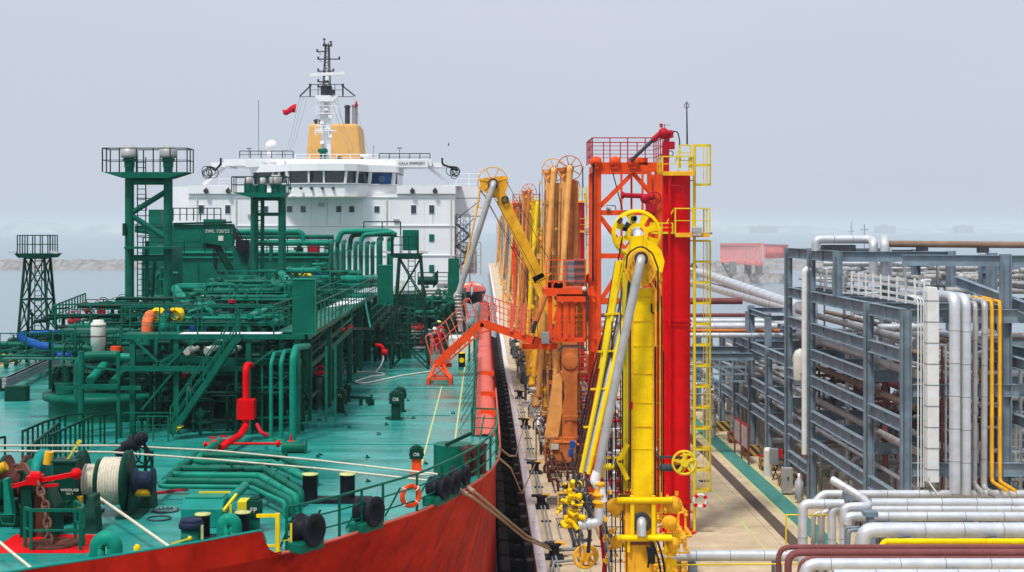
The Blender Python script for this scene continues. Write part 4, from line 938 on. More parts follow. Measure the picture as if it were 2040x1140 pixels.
MB().bar(P(312, 668, 56.5), P(310, 735, 56.5), .12).bar(P(312, 720, 56.5), P(340, 672, 56.5), .07).bar(P(275, 672, 56.5), P(308, 735, 56.5), .07).build('brace', 'lgreen', ship)
covered(483, 582, 78, .25, 'coral', .35); covered(516, 580, 78, .22, 'navy', .1); covered(549, 583, 78, .22, 'navy', .1)
yflange(499, 579, 78.3, .42); yflange(533, 578, 78.3, .42); yflange(590, 549, 90, .3); yflange(612, 551, 90, .3)
c = P(632, 546, 90); MB().sphere(c, .3, 12, .6).build('valve_cover', 'blue', ship)
c = P(462, 603, 58); MB().cyl(c - Vector((0, 0, .45)), c, .12, n=10).build('call_point', 'black', ship); MB().cyl(c, c + Vector((0, 0, .12)), .14, n=10).build('alarm_light', 'dred', ship)
# long diagonal and horizontal pipes
tp([(450, 573, 76), (346, 573, 76), (425, 668, 62)], .24, 'lgreen', 76, bands=3); tp([(346, 640, 66), (250, 636, 66)], .2, 'green', 66)
tp([(560, 545, 80), (596, 585, 74), (640, 600, 74)], .22, 'lgreen'); tp([(475, 571, 88), (620, 571, 88), (740, 566, 88)], .24, 'green', 88)
for py, r in ((557, .24), (568, .16), (590, .12)): tp([(612, py, 84), (724, py, 84), (762, py - 3, 90)], r, 'lgreen', 84, bands=2.5)
# top header lines and riser loops
for L, r, m in (([(462, 462), (604, 462), (604, 490)], .2, 'lgreen'), ([(470, 472), (665, 472)], .16, 'green'), ([(470, 484), (665, 484)], .22, 'lgreen'), ([(540, 478), (540, 520)], .14, 'green')): tp(L, r, m, 98, bands=2.5)
for k, (px, pt) in enumerate(((660, 482), (672, 481), (684, 483), (696, 496), (708, 486), (719, 478), (731, 486), (742, 486), (756, 478), (777, 478))):
    r = .13 if k < 8 else .19; Yk = 96 + (k % 2) * 1.2
    tp([(px, 560, Yk), (px, pt, Yk), (px + 3, pt - 2, Yk + 3)], r * 1.1, 'lgreen' if k % 2 else 'green', Yk)
tp([(672, 484, 97), (680, 461, 97), (770, 461, 97), (785, 466, 97)], .2, 'lgreen'); tp([(696, 500, 97.3), (700, 468, 97.3), (790, 467, 98)], .16, 'green'); tp([(655, 545, 95), (720, 545, 95)], .22, 'green')
tp([(719, 482, 96), (724, 468, 96), (780, 463, 96)], .15, 'lgreen')
# cargo machinery house
a = P(285, 505, 105); b = P(655, 590, 105)
hs_ = MB().bb(a.x, b.x, 105, 118, DZ, a.z).build('machinery_house', 'green', ship)
mb = MB().bb(a.x - .1, b.x + .1, 104.85, 105, a.z - .35, a.z - .22).bb(a.x - .1, b.x + .15, 104.8, 118, a.z + .001, a.z + .08); mb.build('house_trim', 'lgreen', hs_)
for px in (345, 395, 430, 560, 620): q = P(px, 0, 105); MB().bar((q.x, 104.95, DZ), (q.x, 104.95, a.z - .4), .06).build('wall_stiffener', 'green', hs_)
MB().rail([(a.x, 105, a.z + .08), (b.x, 105, a.z + .08)], 1.1, 1.6, 3, .03).build('roof_railing', 'dgreen', hs_)
for L, s_, n_ in (([P(345, 440, 112), P(440, 440, 112)], .55, 2), ([P(635, 508, 100), P(655, 508, 100)], .55, 2), ([P(725, 470, 100), P(798, 470, 100)], 1.2, 1)): MB().rail(L, 1.0, s_, n_, .03).build('roof_railing', 'dgreen', hs_)
a = P(302, 445, 112); b = P(326, 418, 112); MB().bb(a.x, b.x, 111, 113, a.z - 3, b.z).bb(P(410, 0, 112).x, P(446, 0, 112).x, 111, 113, a.z - 2, P(0, 437, 112).z).bb(P(345, 0, 112).x, P(462, 0, 112).x, 111, 113, a.z - 3.5, a.z - .1).build('vent_casing', 'green', hs_)
c = P(622, 494, 106); MB().bb(c.x - .3, c.x + .6, 105.6, 106.2, c.z - .5, c.z + .4).build('raft_canister', 'dred', hs_); MB().bb(c.x - .6, c.x - .32, 105.6, 106.2, c.z - .5, c.z + .3).bb(c.x + .62, c.x + .9, 105.6, 106.2, c.z - .5, c.z + .3).build('raft_cradle', 'white', hs_)
pipework(P(580, 0, 107).x, P(655, 0, 107).x, 106, 110, P(0, 505, 107).z, P(0, 480, 107).z, 14, 41, m='dgreen', parent=hs_, name='roof_piping')
# ---- twin column vent masts
def twin(pxs, rpx, ptop, pbase, Y, plat, railtop, x0, x1, heads, gpy, name='vent_mast'):
    s = F / Y; mb = MB()
    for px in pxs: a = P(px, ptop, Y); mb.cyl((a.x, Y, DZ), a, rpx / s, n=18)
    x = [P(p, 0, Y).x for p in pxs]
    for py, w_ in gpy: z = P(0, py, Y).z; mb.cyl((x[0], Y, z), (x[-1], Y, z), w_ / s, n=12)
    m = mb.build(name, 'green', ship)
    zp = P(0, plat, Y).z; a = P(x0, 0, Y).x; b = P(x1, 0, Y).x; xm = (a + b) / 2
    pl_ = MB().prism([(a, Y - .8, zp), (b, Y - .8, zp), (x[-1] + .2, Y - .8, zp - .32), (x[0] - .2, Y - .8, zp - .32)], (0, 1.6, 0)).build('mast_platform', 'green', m)
    MB().rail([(a, Y - .8, zp), (b, Y - .8, zp), (b, Y + .8, zp), (a, Y + .8, zp), (a, Y - .8, zp)], P(0, railtop, Y).z - zp, .95, 2, .022).build('mast_railing', 'dgreen', m)
    for px, w_, yt, yb in heads:
        c = P(px, yb, Y); r = w_ / 2 / s; h = (yb - yt) / s
        v = MB().lathe((c.x, Y, c.z), [(r * .7, 0), (r * .98, .02), (r, h * .25), (r * 1.0, h * .8), (r * .9, h * .84), (r * .55, h), (0, h)], 22)
        for k in range(6): t = k * 1.047; v.cyl((c.x + r * .6 * math.cos(t), Y + r * .6 * math.sin(t), c.z + h * .9), (c.x + r * .6 * math.cos(t), Y + r * .6 * math.sin(t), c.z + h * 1.12), .015, n=5)
        v.build('vent_head', 'clad2' if px != 547 else 'clad2', m); flange(MB(), (c.x, Y, c.z - .1), r * .8, (0, 0, 1), .14).cyl((c.x, Y, c.z - .5), (c.x, Y, c.z), rpx / s * 1.15, n=16).build('vent_collar', 'green', m)
    return m, x
m1, x = twin((258, 335), 9, 322, 700, 76, 344, 297, 212, 379, ((258, 34, 293, 315), (335, 34, 293, 315)), ((362, 6.5), (514, 6), (640, 5)))
mb = MB()
for a, b in (((263, 424), (334, 380)), ((263, 430), (334, 476))): mb.cyl(P(*a, 76), P(*b, 76), 5.5 / 36.8, n=10)
mb.build('mast_brace', 'green', m1)
MB().ladder(P(282, 600, 76.6), P(282, 313, 76.6), .45).tube([P(290, 345, 76.6), P(292, 420, 76.6)], .02, n=5).build('mast_ladder', 'dgreen', m1)
mb = MB(); 
for py in (395, 430, 470): c = P(282, py, 76.6); mb.torus((c.x, c.y + .3, c.z), .36, .02, n=16, m=4)
mb.build('ladder_hoop', 'dgreen', m1)
MB().bb(P(247, 0, 75.2).x, P(344, 0, 75.2).x, 75.2, 76.8, P(0, 496, 75.2).z, P(0, 492, 75.2).z).build('mast_platform', 'green', m1)
MB().bar(P(248, 445, 75.7), P(248, 470, 75.7), .15, .3).bar(P(248, 605, 75.7), P(248, 625, 75.7), .15, .3).build('pipe_bracket', 'dgreen', m1)
tp([(293, 480, 78), (293, 640, 78)], .12, 'green', 78, parent=None); tp([(308, 520, 80), (300, 640, 80)], .1, 'dgreen', 80)
m2, x = twin((507, 562), 7.8, 369, 640, 92, 384, 353, 466, 575, ((495, 18, 352, 368), (523, 13, 354, 368), (549, 25, 349, 369)), ((396, 4), (427, 3.5), (484, 4), (540, 3.5)))
MB().cyl(P(523, 385, 92.4), P(523, 560, 92.4), .13, n=12).build('vent_riser', 'green', m2)
MB().ladder(P(514, 520, 91.4), P(514, 385, 91.4), .4).build('mast_ladder', 'dgreen', m2); mb = MB()
for py in (400, 420, 440): c = P(514, py, 91.4); mb.torus((c.x, c.y, c.z), .36, .02, n=16, m=4)
mb.build('ladder_hoop', 'dgreen', m2)
# ---- lattice lookout towers
def tower(px, Y, wt, wb, ptop, x0, x1, railtop):
    cx = P(px, 0, Y).x; s = F / Y; zt = P(0, ptop, Y).z; mb = MB(); a = wt / 2 / s; b = wb / 2 / s; hz = zt - DZ
    C4 = [(-1, -1), (1, -1), (1, 1), (-1, 1)]
    lg = lambda i, t: Vector((cx + C4[i][0] * (b + (a - b) * t), Y + C4[i][1] * (b + (a - b) * t), DZ + hz * t))
    for i in range(4): mb.bar(lg(i, 0), lg(i, 1), .13)
    lv = [0, .3, .6, .98]
    for k in range(3):
        for i in range(4):
            j = (i + 1) % 4; mb.bar(lg(i, lv[k + 1]), lg(j, lv[k + 1]), .08); mb.bar(lg(i, lv[k]), lg(j, lv[k + 1]), .07); mb.bar(lg(j, lv[k]), lg(i, lv[k + 1]), .07)
    t = mb.build('lattice_tower', 'dgreen', ship)
    MB().ladder((cx + .1, Y - b * .3, DZ + .5), (cx + .1, Y - a * .3, zt), .4).build('tower_ladder', 'green', t)
    xa, xb = P(x0, 0, Y).x, P(x1, 0, Y).x; dy = (xb - xa) / 2 * .8
    MB().prism([(xa, Y - dy, zt + .15), (xb, Y - dy, zt + .15), (xb - .25, Y - dy, zt - .1), (xa + .25, Y - dy, zt - .1)], (0, 2 * dy, 0)).build('tower_platform', 'dgreen', t)
    MB().rail([(xa + .2, Y - dy, zt + .15), (xb - .3, Y - dy, zt + .15), (xb - .3, Y + dy, zt + .15), (xa + .2, Y + dy, zt + .15), (xa + .2, Y - dy, zt + .15)], P(0, railtop, Y).z - zt - .15, .5, 2, .02).build('tower_railing', 'dgreen', t)
    for xx in (xa - .1, xb + .05): MB().bar((xx - .2, Y - dy, zt + .25), (xx + .25, Y - dy, zt + .2), .18, .12).build('flood_light', 'clad', t)
    return t, zt
t1, z = tower(75, 83, 38, 66, 510, 38, 115, 469)
t2, z = tower(817, 81, 42, 74, 510, 775, 843, 472)
a = P(803, 499, 81.3); b = P(834, 458, 81.3); MB().bb(a.x, b.x, 80.8, 81.8, a.z, b.z).build('tower_cabinet', 'green', t2, bevel=.03)
# ---- deck crane: jib pointing to port
cr_ = MB().lathe(P(485, 566, 88), [(.75, -2), (.75, .2), (.95, .25), (.95, .5), (.8, .6)], 20)
cr_.prism([P(462, 490, 87.6), P(498, 490, 87.6), P(492, 556, 87.6), P(468, 556, 87.6)], (0, 1.0, 0)); crane = cr_.build('deck_crane', 'green', ship)
MB().prism([P(268, 449, 88), P(462, 446, 88), P(466, 458, 88), P(462, 491, 88), P(432, 489, 88), P(268, 463, 88)], (0, .9, 0)).build('crane_jib', 'green', crane, bevel=.03)
MB().bar(P(345, 446, 87.9), P(462, 443, 87.9), .12).bar(P(268, 447, 87.9), P(340, 447, 87.9), .05).build('jib_rail', 'dgreen', crane)
MB().tube([P(430, 488, 88.4), P(468, 552, 88.4)], .22, n=12).build('lift_cylinder', 'dgreen', crane)
mb = MB(); rnd = random.Random(9)
for k in range(7): mb.tube([P(460 + rnd.uniform(-3, 8), 450 + k * 3, 87.4), P(478 + rnd.uniform(-6, 6), 462 + k * 4, 87.2), P(492 + rnd.uniform(-5, 3), 490 + k * 6, 87.3)], .04, n=6, bend=.5)
for k in range(4): mb.tube([P(424 + k * 3, 492, 87.9), P(426 + k * 2, 530 + k * 5, 87.7), P(436 + k * 4, 548, 87.7), P(446, 540, 87.7)], .03, n=5, bend=.5)
mb.bb(P(470, 0, 87.2).x, P(495, 0, 87.2).x, 87.2, 87.6, P(0, 500, 87.2).z, P(0, 478, 87.2).z); mb.build('crane_hoses', 'black', crane)
text('SWL 120/22', P(433, 461, 87.96), .3, crane, 'offwhite', name='crane_lettering'); a = P(435, 480, 87.97); b = P(445, 470, 87.97); MB().bb(a.x, b.x, 87.95, 87.99, a.z, b.z).build('crane_plate', 'offwhite', crane)
pipework(P(282, 0, 90).x, P(345, 0, 90).x, 88, 92, P(0, 640, 90).z, P(0, 470, 90).z, 16, 43, m='green', rr=(.05, .14), vert=.8)
a = P(290, 570, 96); MB().bb(a.x, P(345, 0, 96).x, 95, 99, DZ, P(0, 495, 96).z).build('valve_house', 'green', ship)
# ---- clutter aft of the towers, starboard
pipework(P(730, 0, 92).x, P(890, 0, 92).x, 90, 104, DZ, DZ + 2.6, 60, 51, m='dgreen', rr=(.05, .16)); pipework(P(760, 0, 100).x, P(900, 0, 100).x, 96, 115, DZ + 1, DZ + 3.4, 34, 52, m='green', rr=(.06, .18), vert=.3)
pipework(P(800, 0, 92).x, P(880, 0, 92).x, 88, 96, DZ, DZ + 1.6, 16, 53, m='grey', rr=(.04, .1)); pipework(P(810, 0, 90).x, P(870, 0, 90).x, 88, 96, DZ + .4, DZ + 1.9, 7, 54, m='dred', rr=(.06, .12), vert=.7)
eq = MB()
for a, b, h in (((-6.5, 98), (-4.2, 104), 3.4), ((-9, 95), (-6.8, 103), 3.0), ((-12, 96), (-9.5, 104), 3.4), ((-3.6, 108), (-1.4, 118), 3.0)): eq.bb(a[0], b[0], a[1], b[1], DZ, DZ + h)
eq.build('dark_filler_casing', 'dgreen', ship)
mb = MB()
for k in range(6): z = P(0, 578 + k * 6, 108).z; mb.tube([P(825, 578 + k * 6, 108), P(892, 578 + k * 6, 108)], .14, n=8)
mb.build('cargo_hose', 'clad2', ship)
a = P(893, 592, 112); b = P(915, 515, 112); MB().bb(a.x, b.x, 111.8, 112.2, DZ, b.z).build('side_screen', 'green', ship)
MB().tube([P(832, 560, 112), P(868, 560, 112)], .32, n=14).build('air_receiver', 'dgreen', ship); mb = MB().rail([P(833, 568, 113), P(893, 568, 113)], 1.0, 1.2, 3, .03).prism([P(865, 545, 112), P(873, 538, 112), P(873, 564, 112), P(862, 575, 112)], (0, .1, 0)); mb.build('deck_railing', 'dgreen', ship)
MB().bb(P(870, 0, 114).x, P(893, 0, 114).x, 114, 120, DZ, P(0, 565, 114).z).build('store_hatch', 'clad2', ship)
mb = MB()
for px, py in ((866, 655), (842, 662), (838, 690), (845, 700)): c = P(px, py, 93); mb.bb(c.x - .2, c.x + .2, 92.9, 93.2, c.z - .25, c.z + .25)
mb.build('fire_box', 'dred', ship); c = P(793, 578, 85); MB().bb(c.x - .25, c.x + .25, 84.8, 85.2, c.z - .25, c.z + .25).build('junction_box', 'offwhite', ship)
mb = MB().tube([P(748, 688, 78), P(760, 688, 78), P(766, 702, 78)], .1, n=8).sphere(P(766, 702, 78), .2, 8); mb.tube([P(642, 660, 66), P(690, 657, 68), P(702, 648, 68)], .09, n=8); mb.tube([P(628, 745, 60), P(645, 742, 60)], .08, n=8); mb.torus(P(638, 735, 60), .15, .03, (0, 1, .5), n=12, m=5); mb.build('fire_valve', 'red', ship)
# cream hatch / life raft starboard by gangway, yellow marked bollard
a = P(905, 712, 88); MB().bb(P(895, 0, 92).x, P(945, 0, 92).x, 90, 93, DZ, DZ + .95).build('stores_box', 'offwhite', ship); p = D(920, 731); bollard((p.x, p.y, DZ), .2, .8, 'black', 'yellow')
c = D(920, 731); MB().cyl((c.x, c.y - .21, DZ + .4), (c.x, c.y - .19, DZ + .4), .15, n=14).build('bollard_disc', 'yellow', ship)
for px, py in ((8, 718), (40, 705)): p = D(px, py); bollard((p.x, p.y, DZ), .2, .8, 'black', 'black'); MB().cyl((p.x, p.y - .22, DZ + .4), (p.x, p.y - .2, DZ + .4), .16, n=14).build('bollard_disc', 'yellow', ship)
for px in (935, 945): MB().bar(D(px, 720), P(px, 650, Yd(720)), .12).build('fender_post', 'green', ship)
# ---- left: timber stack, boxes, blue hoses
mb = MB(); a = D(8, 785); b = D(110, 735); d = (b - a); d.z = 0
base = [Vector((a.x, a.y, DZ + .35)), Vector((b.x, b.y, DZ + .35))]
for j_ in range(4):
    for k in range(3):
        off = Vector((.0, j_ * .24, k * .16)); mb.bar(base[0] + off, base[1] + off, .2, .14)
tag(mb.build('timber_stack', 'wood', bevel=0), 'long stack of weathered grey timber planks lying on the port side deck', 'timber')
MB().bb(D(30, 800).x - .5, D(30, 800).x + .5, D(0, 800).y, D(0, 800).y + .6, DZ, DZ + .7).build('tool_box', 'dgreen', ship, bevel=.03); MB().bb(D(12, 770).x - .5, D(12, 770).x + .5, 69, 70, DZ, DZ + .6).build('tool_box', 'dgreen', ship, bevel=.03)
mb = MB().tube([P(40, 662, 74), P(46, 676, 74), P(60, 682, 74), P(85, 690, 73), P(105, 692, 73), P(118, 702, 73)], .22, n=10, bend=.6).tube([P(112, 692, 72), P(138, 698, 72), P(140, 706, 72), P(116, 708, 72)], .17, n=10, bend=.5).tube([P(60, 664, 76), P(125, 660, 76)], .1, n=8, bend=.5)
tag(mb.build('cargo_hose', 'blue'), 'thick blue hose curling behind the left lattice tower on the port deck', 'hose')
pipework(-29, -22, 72, 92, DZ, DZ + 1.6, 26, 61, m='green', rr=(.05, .14)); pipework(-29, -24, 80, 100, DZ + .2, DZ + 1.6, 18, 62, m='dgreen', rr=(.08, .18), vert=.3)
# ================ windlass and mooring winches (forward port)
YW = 39.2
def W(px, py, Y=YW): return P(px, py, Y)
zc = W(0, 958).z; sW = F / YW
def disc(pa, pb, r, m, name, parent, prof=None, n=30):
    a = W(pa, 0).x; b = W(pb, 0).x
    return MB().lathe((a, YW, zc), prof or [(0, 0), (r, 0), (r, b - a), (0, b - a)], n, (1, 0, 0)).build(name, m, parent)
wl = MB().cyl((W(-40, 0).x, YW, zc), (W(300, 0).x, YW, zc), .1, n=12)
for px in (5, 58, 172, 262): x_ = W(px, 0).x; wl.prism([(x_, YW - .55, DZ), (x_, YW + .55, DZ), (x_, YW + .18, zc + .1), (x_, YW - .18, zc + .1)], (.08, 0, 0)); wl.bb(x_ - .3, x_ + .35, YW - .6, YW + .6, DZ + .005, DZ + .07)
wl = wl.build('anchor_windlass', 'dgreen', ship)
disc(8, 16, .72, 'dgreen', 'drum_flange', wl); disc(50, 56, .72, 'rust', 'drum_flange', wl)
disc(16, 50, .5, 'rust', 'chain_wheel', wl, [(.72, 0), (.5, .12), (.44, .25), (.5, .38), (.66, .48)]); disc(56, 76, .62, 'green', 'brake_drum', wl); disc(76, 96, .88, 'teal', 'gear_cover', wl, [(0, 0), (.82, 0), (.88, .04), (.88, .24), (.82, .28), (0, .28)])
disc(158, 166, .86, 'dgreen', 'drum_flange', wl); disc(196, 203, .62, 'dgreen', 'drum_flange', wl); disc(250, 258, .84, 'dgreen', 'drum_flange', wl)
def ropedrum(pa, pb, r, name):
    a = W(pa, 0).x; b = W(pb, 0).x; n = int((b - a) / .075); prof = [(0, 0)]
    for k in range(n * 4 + 1):
        t = k / 4; prof.append((r - .02 + .045 * abs(math.sin(t * math.pi)), t * (b - a) / n))
    prof.append((0, b - a)); o = MB().lathe((a, YW, zc), prof, 30, (1, 0, 0)).build(name, 'rope', wl); return o
ropedrum(168, 195, .45, 'rope_winding'); ropedrum(205, 250, .64, 'rope_winding')
disc(268, 306, .3, 'navy', 'warping_drum', wl, [(0, 0), (.36, 0), (.36, .04), (.27, .12), (.25, .28), (.27, .42), (.36, .5), (.36, .54), (0, .54)])
MB().lathe((W(270, 0).x, YW, zc - .28), [(.14, 0), (.16, .1), (.16, .36), (.14, .44)], 16, (1, 0, 0)).build('drum_guard', 'gold', wl)
# gear box pedestal with white lettering
a = W(106, 1012, 38.3); b = W(150, 922, 38.3); ped = MB().bb(a.x, b.x, 38.3, 39.0, DZ, b.z).build('control_pedestal', 'dgreen', wl, bevel=.02); MB().bb(a.x - .04, b.x + .04, 38.26, 39.04, b.z, b.z + .05).build('pedestal_lid', 'dgreen', ped)
text('WINDLASS', (W(137, 0, 38.2).x, 38.285, W(0, 978, 38.2).z), .1, ped); text('NO 1', (W(137, 0, 38.2).x, 38.285, W(0, 985, 38.2).z), .08, ped)
MB().bar(W(132, 920, 38.6), W(157, 881, 38.6), .05).bar(W(154, 884, 38.6), W(160, 878, 38.6), .09).build('brake_lever', 'lemon', wl); MB().cyl(W(94, 925, 38.3), W(98, 900, 38.3), .12, n=10).cyl(W(-4, 936, 38.3), W(12, 928, 38.3), .14, n=10).bb(W(150, 0, 38.4).x, W(162, 0, 38.4).x, 38.4, 38.6, W(0, 1012, 38.4).z, W(0, 990, 38.4).z).build('winch_guard', 'gold', wl)
# red chain stopper
YC = 36.3
def Q(px, py, Y=YC): return P(px, py, Y)
cs = MB().bar(Q(82, 957), Q(152, 944), .12, .11).sphere(Q(152, 944), .15, 12).box(Q(70, 955), (.34, .45, .22)).bar(Q(58, 960), Q(30, 968), .12, .1).bar(Q(88, 968), Q(116, 966), .08, .07).cyl(Q(62, 946), Q(80, 946), .09, n=10).torus(Q(28, 968), .05, .018, (0, 1, 0), n=10, m=5).build('chain_stopper', 'red', ship)
st_ = MB()
for x0, x1 in ((38, 66), (86, 112)): st_.prism([Q(x0, 1115, YC), Q(x1, 1115, YC), Q(x1 - 2, 1010), Q((x0 + x1) / 2 + (8 if x0 < 50 else -8), 966), Q(x0 + (4 if x0 < 50 else 0), 968)], (0, .7, 0))
st_.build('stopper_frame', 'dgreen', cs); MB().bb(Q(66, 0).x, Q(86, 0).x, YC + .1, YC + .6, DZ, Q(0, 985).z).build('chain_chute', 'rust', cs)
gr_ = MB(); 
g = [Q(50, 1112, 35.2), Q(62, 1118, 34.9), Q(160, 1118, 34.9), Q(166, 1108, 35.4), Q(150, 1092, 36)]
for v in g: v.z = DZ
gr_.rail(g, 1.0, 1.3, 2, .03); gr_.build('stopper_railing', 'green', cs)
p = (Q(105, 0, 35.4).x, 35.5, DZ); MB().lathe(p, [(.62, 0), (.62, .07), (.5, .08), (.45, .02), (0, .015)], 28).build('chain_pipe_rim', 'rust', cs)
# chain links
def chain(path, L=.26, w_=.085, r=.032, name='anchor_chain'):
    mb = MB(); pts = [Vector(p) for p in path]; seg = []; 
    tot = sum((b - a).length for a, b in zip(pts, pts[1:])); n = int(tot / (L * .72)); 
    def at(s):
        for a, b in zip(pts, pts[1:]):
            l = (b - a).length
            if s <= l: return a.lerp(b, s / l), (b - a).normalized()
            s -= l
        return pts[-1], (pts[-1] - pts[-2]).normalized()
    for i in range(n):
        c, d = at((i + .5) * tot / n); side = d.cross(Vector((0, 1, 0)) if i % 2 == 0 else Vector((1, 0, 0)))
        if side.length < .1: side = Vector((1, 0, 0))
        side.normalize(); ring = []
        for k in range(14):
            t = 2 * math.pi * k / 14; ring.append(c + d * math.cos(t) * L / 2 + side * math.sin(t) * w_ * (1 if abs(math.cos(t)) < .8 else .9))
        mb.tube(ring, r, n=6, closed=True); mb.bar(c - side * w_, c + side * w_, r * 1.3)
    return mb.build(name, 'chain')
ch = chain([W(30, 932, 38.6), Q(50, 930, 38.4), Q(62, 948, 36.8), Q(76, 966, 36.1), Q(90, 1000, 35.9), Q(94, 1040, 35.7), Q(98, 1080, 35.5), Vector((p[0] - .12, 35.5, DZ + .02))], .3, .09, .034)
tag(ch, 'rusty brown anchor chain hanging from the red stopper down to the deck pipe', 'chain')
mb = MB(); rnd = random.Random(41)
for k in range(34):
    p_ = W(rnd.uniform(-5, 160), rnd.uniform(965, 1050), rnd.uniform(37.6, 40)); mb.box(p_, (rnd.uniform(.08, .35), rnd.uniform(.1, .4), rnd.uniform(.06, .3)))
for k in range(12):
    p_ = W(rnd.uniform(-5, 150), rnd.uniform(970, 1040), rnd.uniform(37.4, 38.6)); mb.cyl(p_, p_ + Vector((rnd.uniform(-.6, .6), rnd.uniform(-.2, .2), rnd.uniform(-.4, .3))), rnd.uniform(.02, .06), n=8)
mb.bb(W(-20, 0).x, W(160, 0).x, 38.2, 40.6, DZ + .01, DZ + .35); mb.build('brake_gear', 'dgreen', wl)
mb = MB()
for k in range(5): mb.tube([W(60 + k * 8, 960 + k * 9, 38.0), W(80 + k * 9, 1000 + k * 6, 37.7), W(120 + k * 8, 1015 + k * 4, 37.9), W(150, 1030 + k * 3, 38.2)], .022, n=6, bend=.5)
mb.build('hydraulic_line', 'black', wl)
# left side machinery by the windlass
mb = MB().prism([W(8, 1025, 37.2), W(25, 1025, 37.2), W(14, 955, 37.2), W(6, 955, 37.2)], (0, .3, 0)); mb.build('winch_bracket', 'lgreen', wl); MB().bb(W(-30, 0, 37.5).x, W(38, 0, 37.5).x, 37.6, 38.6, DZ, W(0, 1030, 37.5).z).box(W(-4, 975, 38.2), (.4, .4, .5)).build('winch_bedplate', 'dgreen', wl, bevel=.03)
mb = MB(); v = [Q(0, 1025, 36.6), Q(30, 1025, 36.6), Q(28, 1045, 36.6), Q(4, 1043, 36.6)]; mb.tube(v, .02, n=6, closed=True); mb.build('step_bar', 'lgreen', wl)
# second winch in the background (black motor)
mb = MB(); Yb = 43.5
mb.cyl(P(245, 892, Yb), P(282, 874, Yb), .17, n=12).sphere(P(283, 873, Yb), .2, 12).cyl(P(262, 885, Yb), P(272, 880, Yb), .26, n=14); mb.torus(P(262, 905, Yb), .3, .03, (.3, 1, 0)); mb.torus(P(275, 910, Yb), .34, .03, (0, 1, .3)); mb.torus(P(285, 905, Yb), .28, .025, (.5, 1, 0)); mb.cyl(P(232, 905, Yb), P(250, 895, Yb), .15, n=10)
w2 = mb.build('hydraulic_motor', 'black', ship); mb = MB()
for px in (236, 262, 290, 303): mb.bar(P(px, 900, Yb + .2), D(px, 960), .1)
mb.bar(P(285, 880, Yb), P(303, 920, Yb), .09).bar(P(236, 930, Yb + .1), P(303, 930, Yb + .1), .09); mb.build('motor_frame', 'dgreen', w2)
p = D(270, 1012); mb = MB().prism([(p.x - .35, p.y - .1, DZ), (p.x + .55, p.y - .1, DZ), (p.x + .35, p.y + .4, DZ + .9), (p.x - .15, p.y + .4, DZ + .9)], (0, .5, 0)); mb.cyl((p.x, p.y + .1, DZ + .85), (p.x + .5, p.y + .1, DZ + .85), .08, n=10).build('winch_foot', 'dgreen', wl)
p = D(172, 1078); MB().prism([(W(160, 0, 36.8).x, 36.8, DZ), (W(192, 0, 36.8).x, 36.8, DZ), (W(178, 0, 36.8).x, 37.2, DZ + .9), (W(166, 0, 36.8).x, 37.2, DZ + .9)], (0, .6, 0)).build('winch_foot', 'dgreen', wl)
# ---- ropes
def rope(pts, r, name, m, label, group=None):
    o = MB().tube(pts, r, n=8, bend=2.0, seg=6).build(name, m); return tag(o, label, 'rope', group)
rope([P(-20, 888, 41), P(230, 888, 43.5), P(430, 898, 45), P(640, 918, 45.5), P(872, 945, 44.8)], .032, 'mooring_rope', 'rope', 'cream mooring rope stretched across the foredeck, upper of the two long lines')
rope([P(-20, 898, 40), P(220, 901, 42), P(430, 916, 43.5), P(650, 935, 44), P(895, 962, 43.5)], .032, 'mooring_rope', 'rope', 'cream mooring rope stretched across the foredeck, lower of the two long lines')
rope([P(188, 985, 38.7), P(260, 1035, 36), P(338, 1090, 33.4)], .04, 'mooring_rope', 'rope', 'cream mooring rope running from the rope drum down to the red bulwark')
rope([P(-30, 1055, 33.5), P(20, 1098, 32), P(62, 1132, 30.9)], .035, 'mooring_rope', 'rope', 'cream rope crossing the deck at the bottom left corner by the bulwark')
# ================================================ JETTY
def J(px, py, z=0.0): return P(px, py, F * (CZ - z) / (py - VY))
def single(mb, name, m, label, cat, group=None, bevel=0): return tag(mb.build(name, m, bevel=bevel), label, cat, group)
mb = MB(); y = 20
while y < 600:
    mb.bb(2.48, 2.95, y, y + 4.96, .002, .26); y += 5
tag(mb.build('jetty_kerb', 'curb', org=(2.7, 60, 0)), kind='structure')
for nm, x0, x1, y0, y1, m in (('walkway_marking', 16.8, 17.9, 55, 134, 'teal'), ('drain_channel', 15.4, 16.1, 55, 134, 'rust'), ('lane_line', 16.62, 16.76, 55, 134, 'stripe'), ('lane_line', 17.94, 18.08, 55, 134, 'stripe'), ('lane_line', 13.93, 14.05, 55, 134, 'stripe'), ('lane_line', 4.55, 4.68, 55, 134, 'stripe')):
    tag(MB().bb(x0, x1, y0, y1, .001, .005).build(nm, mat('faded_green_floor_paint', (.06, .22, .19), .7, var=.3, vscale=2, rust=.2, rustcol=(.3, .27, .2), rscale=(1, 1, 1)) if m == 'teal' else m if m != 'rust' else mat('dark_channel', (.10, .075, .06), .9), org=(x0, 90, 0)), kind='structure')
# quay fenders
def mk_fender(y):
    t = thing('quay_fender', 'black rubber fender on the jetty face in the gap beside the red hull', 'fender', (2.3, y, 0), 'rubber fenders along the jetty face')
    MB().lathe((2.45, y, -1.3), [(.45, 0), (.5, -.2), (.32, -.45), (.34, -.7), (.5, -.95), (.5, -1.1)], 16, (1, 0, 0)).build('rubber_cone', 'rubber', t)
    MB().bb(.82, 1.3, y - 1.5, y + 1.5, -3.3, -.25).build('fender_panel', 'rubber', t, bevel=.05)
    MB().bb(2.1, 2.46, y - .35, y + .35, -1.0, -.06).build('mounting_block', 'darkgrey', t, bevel=.03); return t
f0 = mk_fender(44)
for k in range(1, 52): copy_tree(f0, None, (0, 3.4 * k, 0))
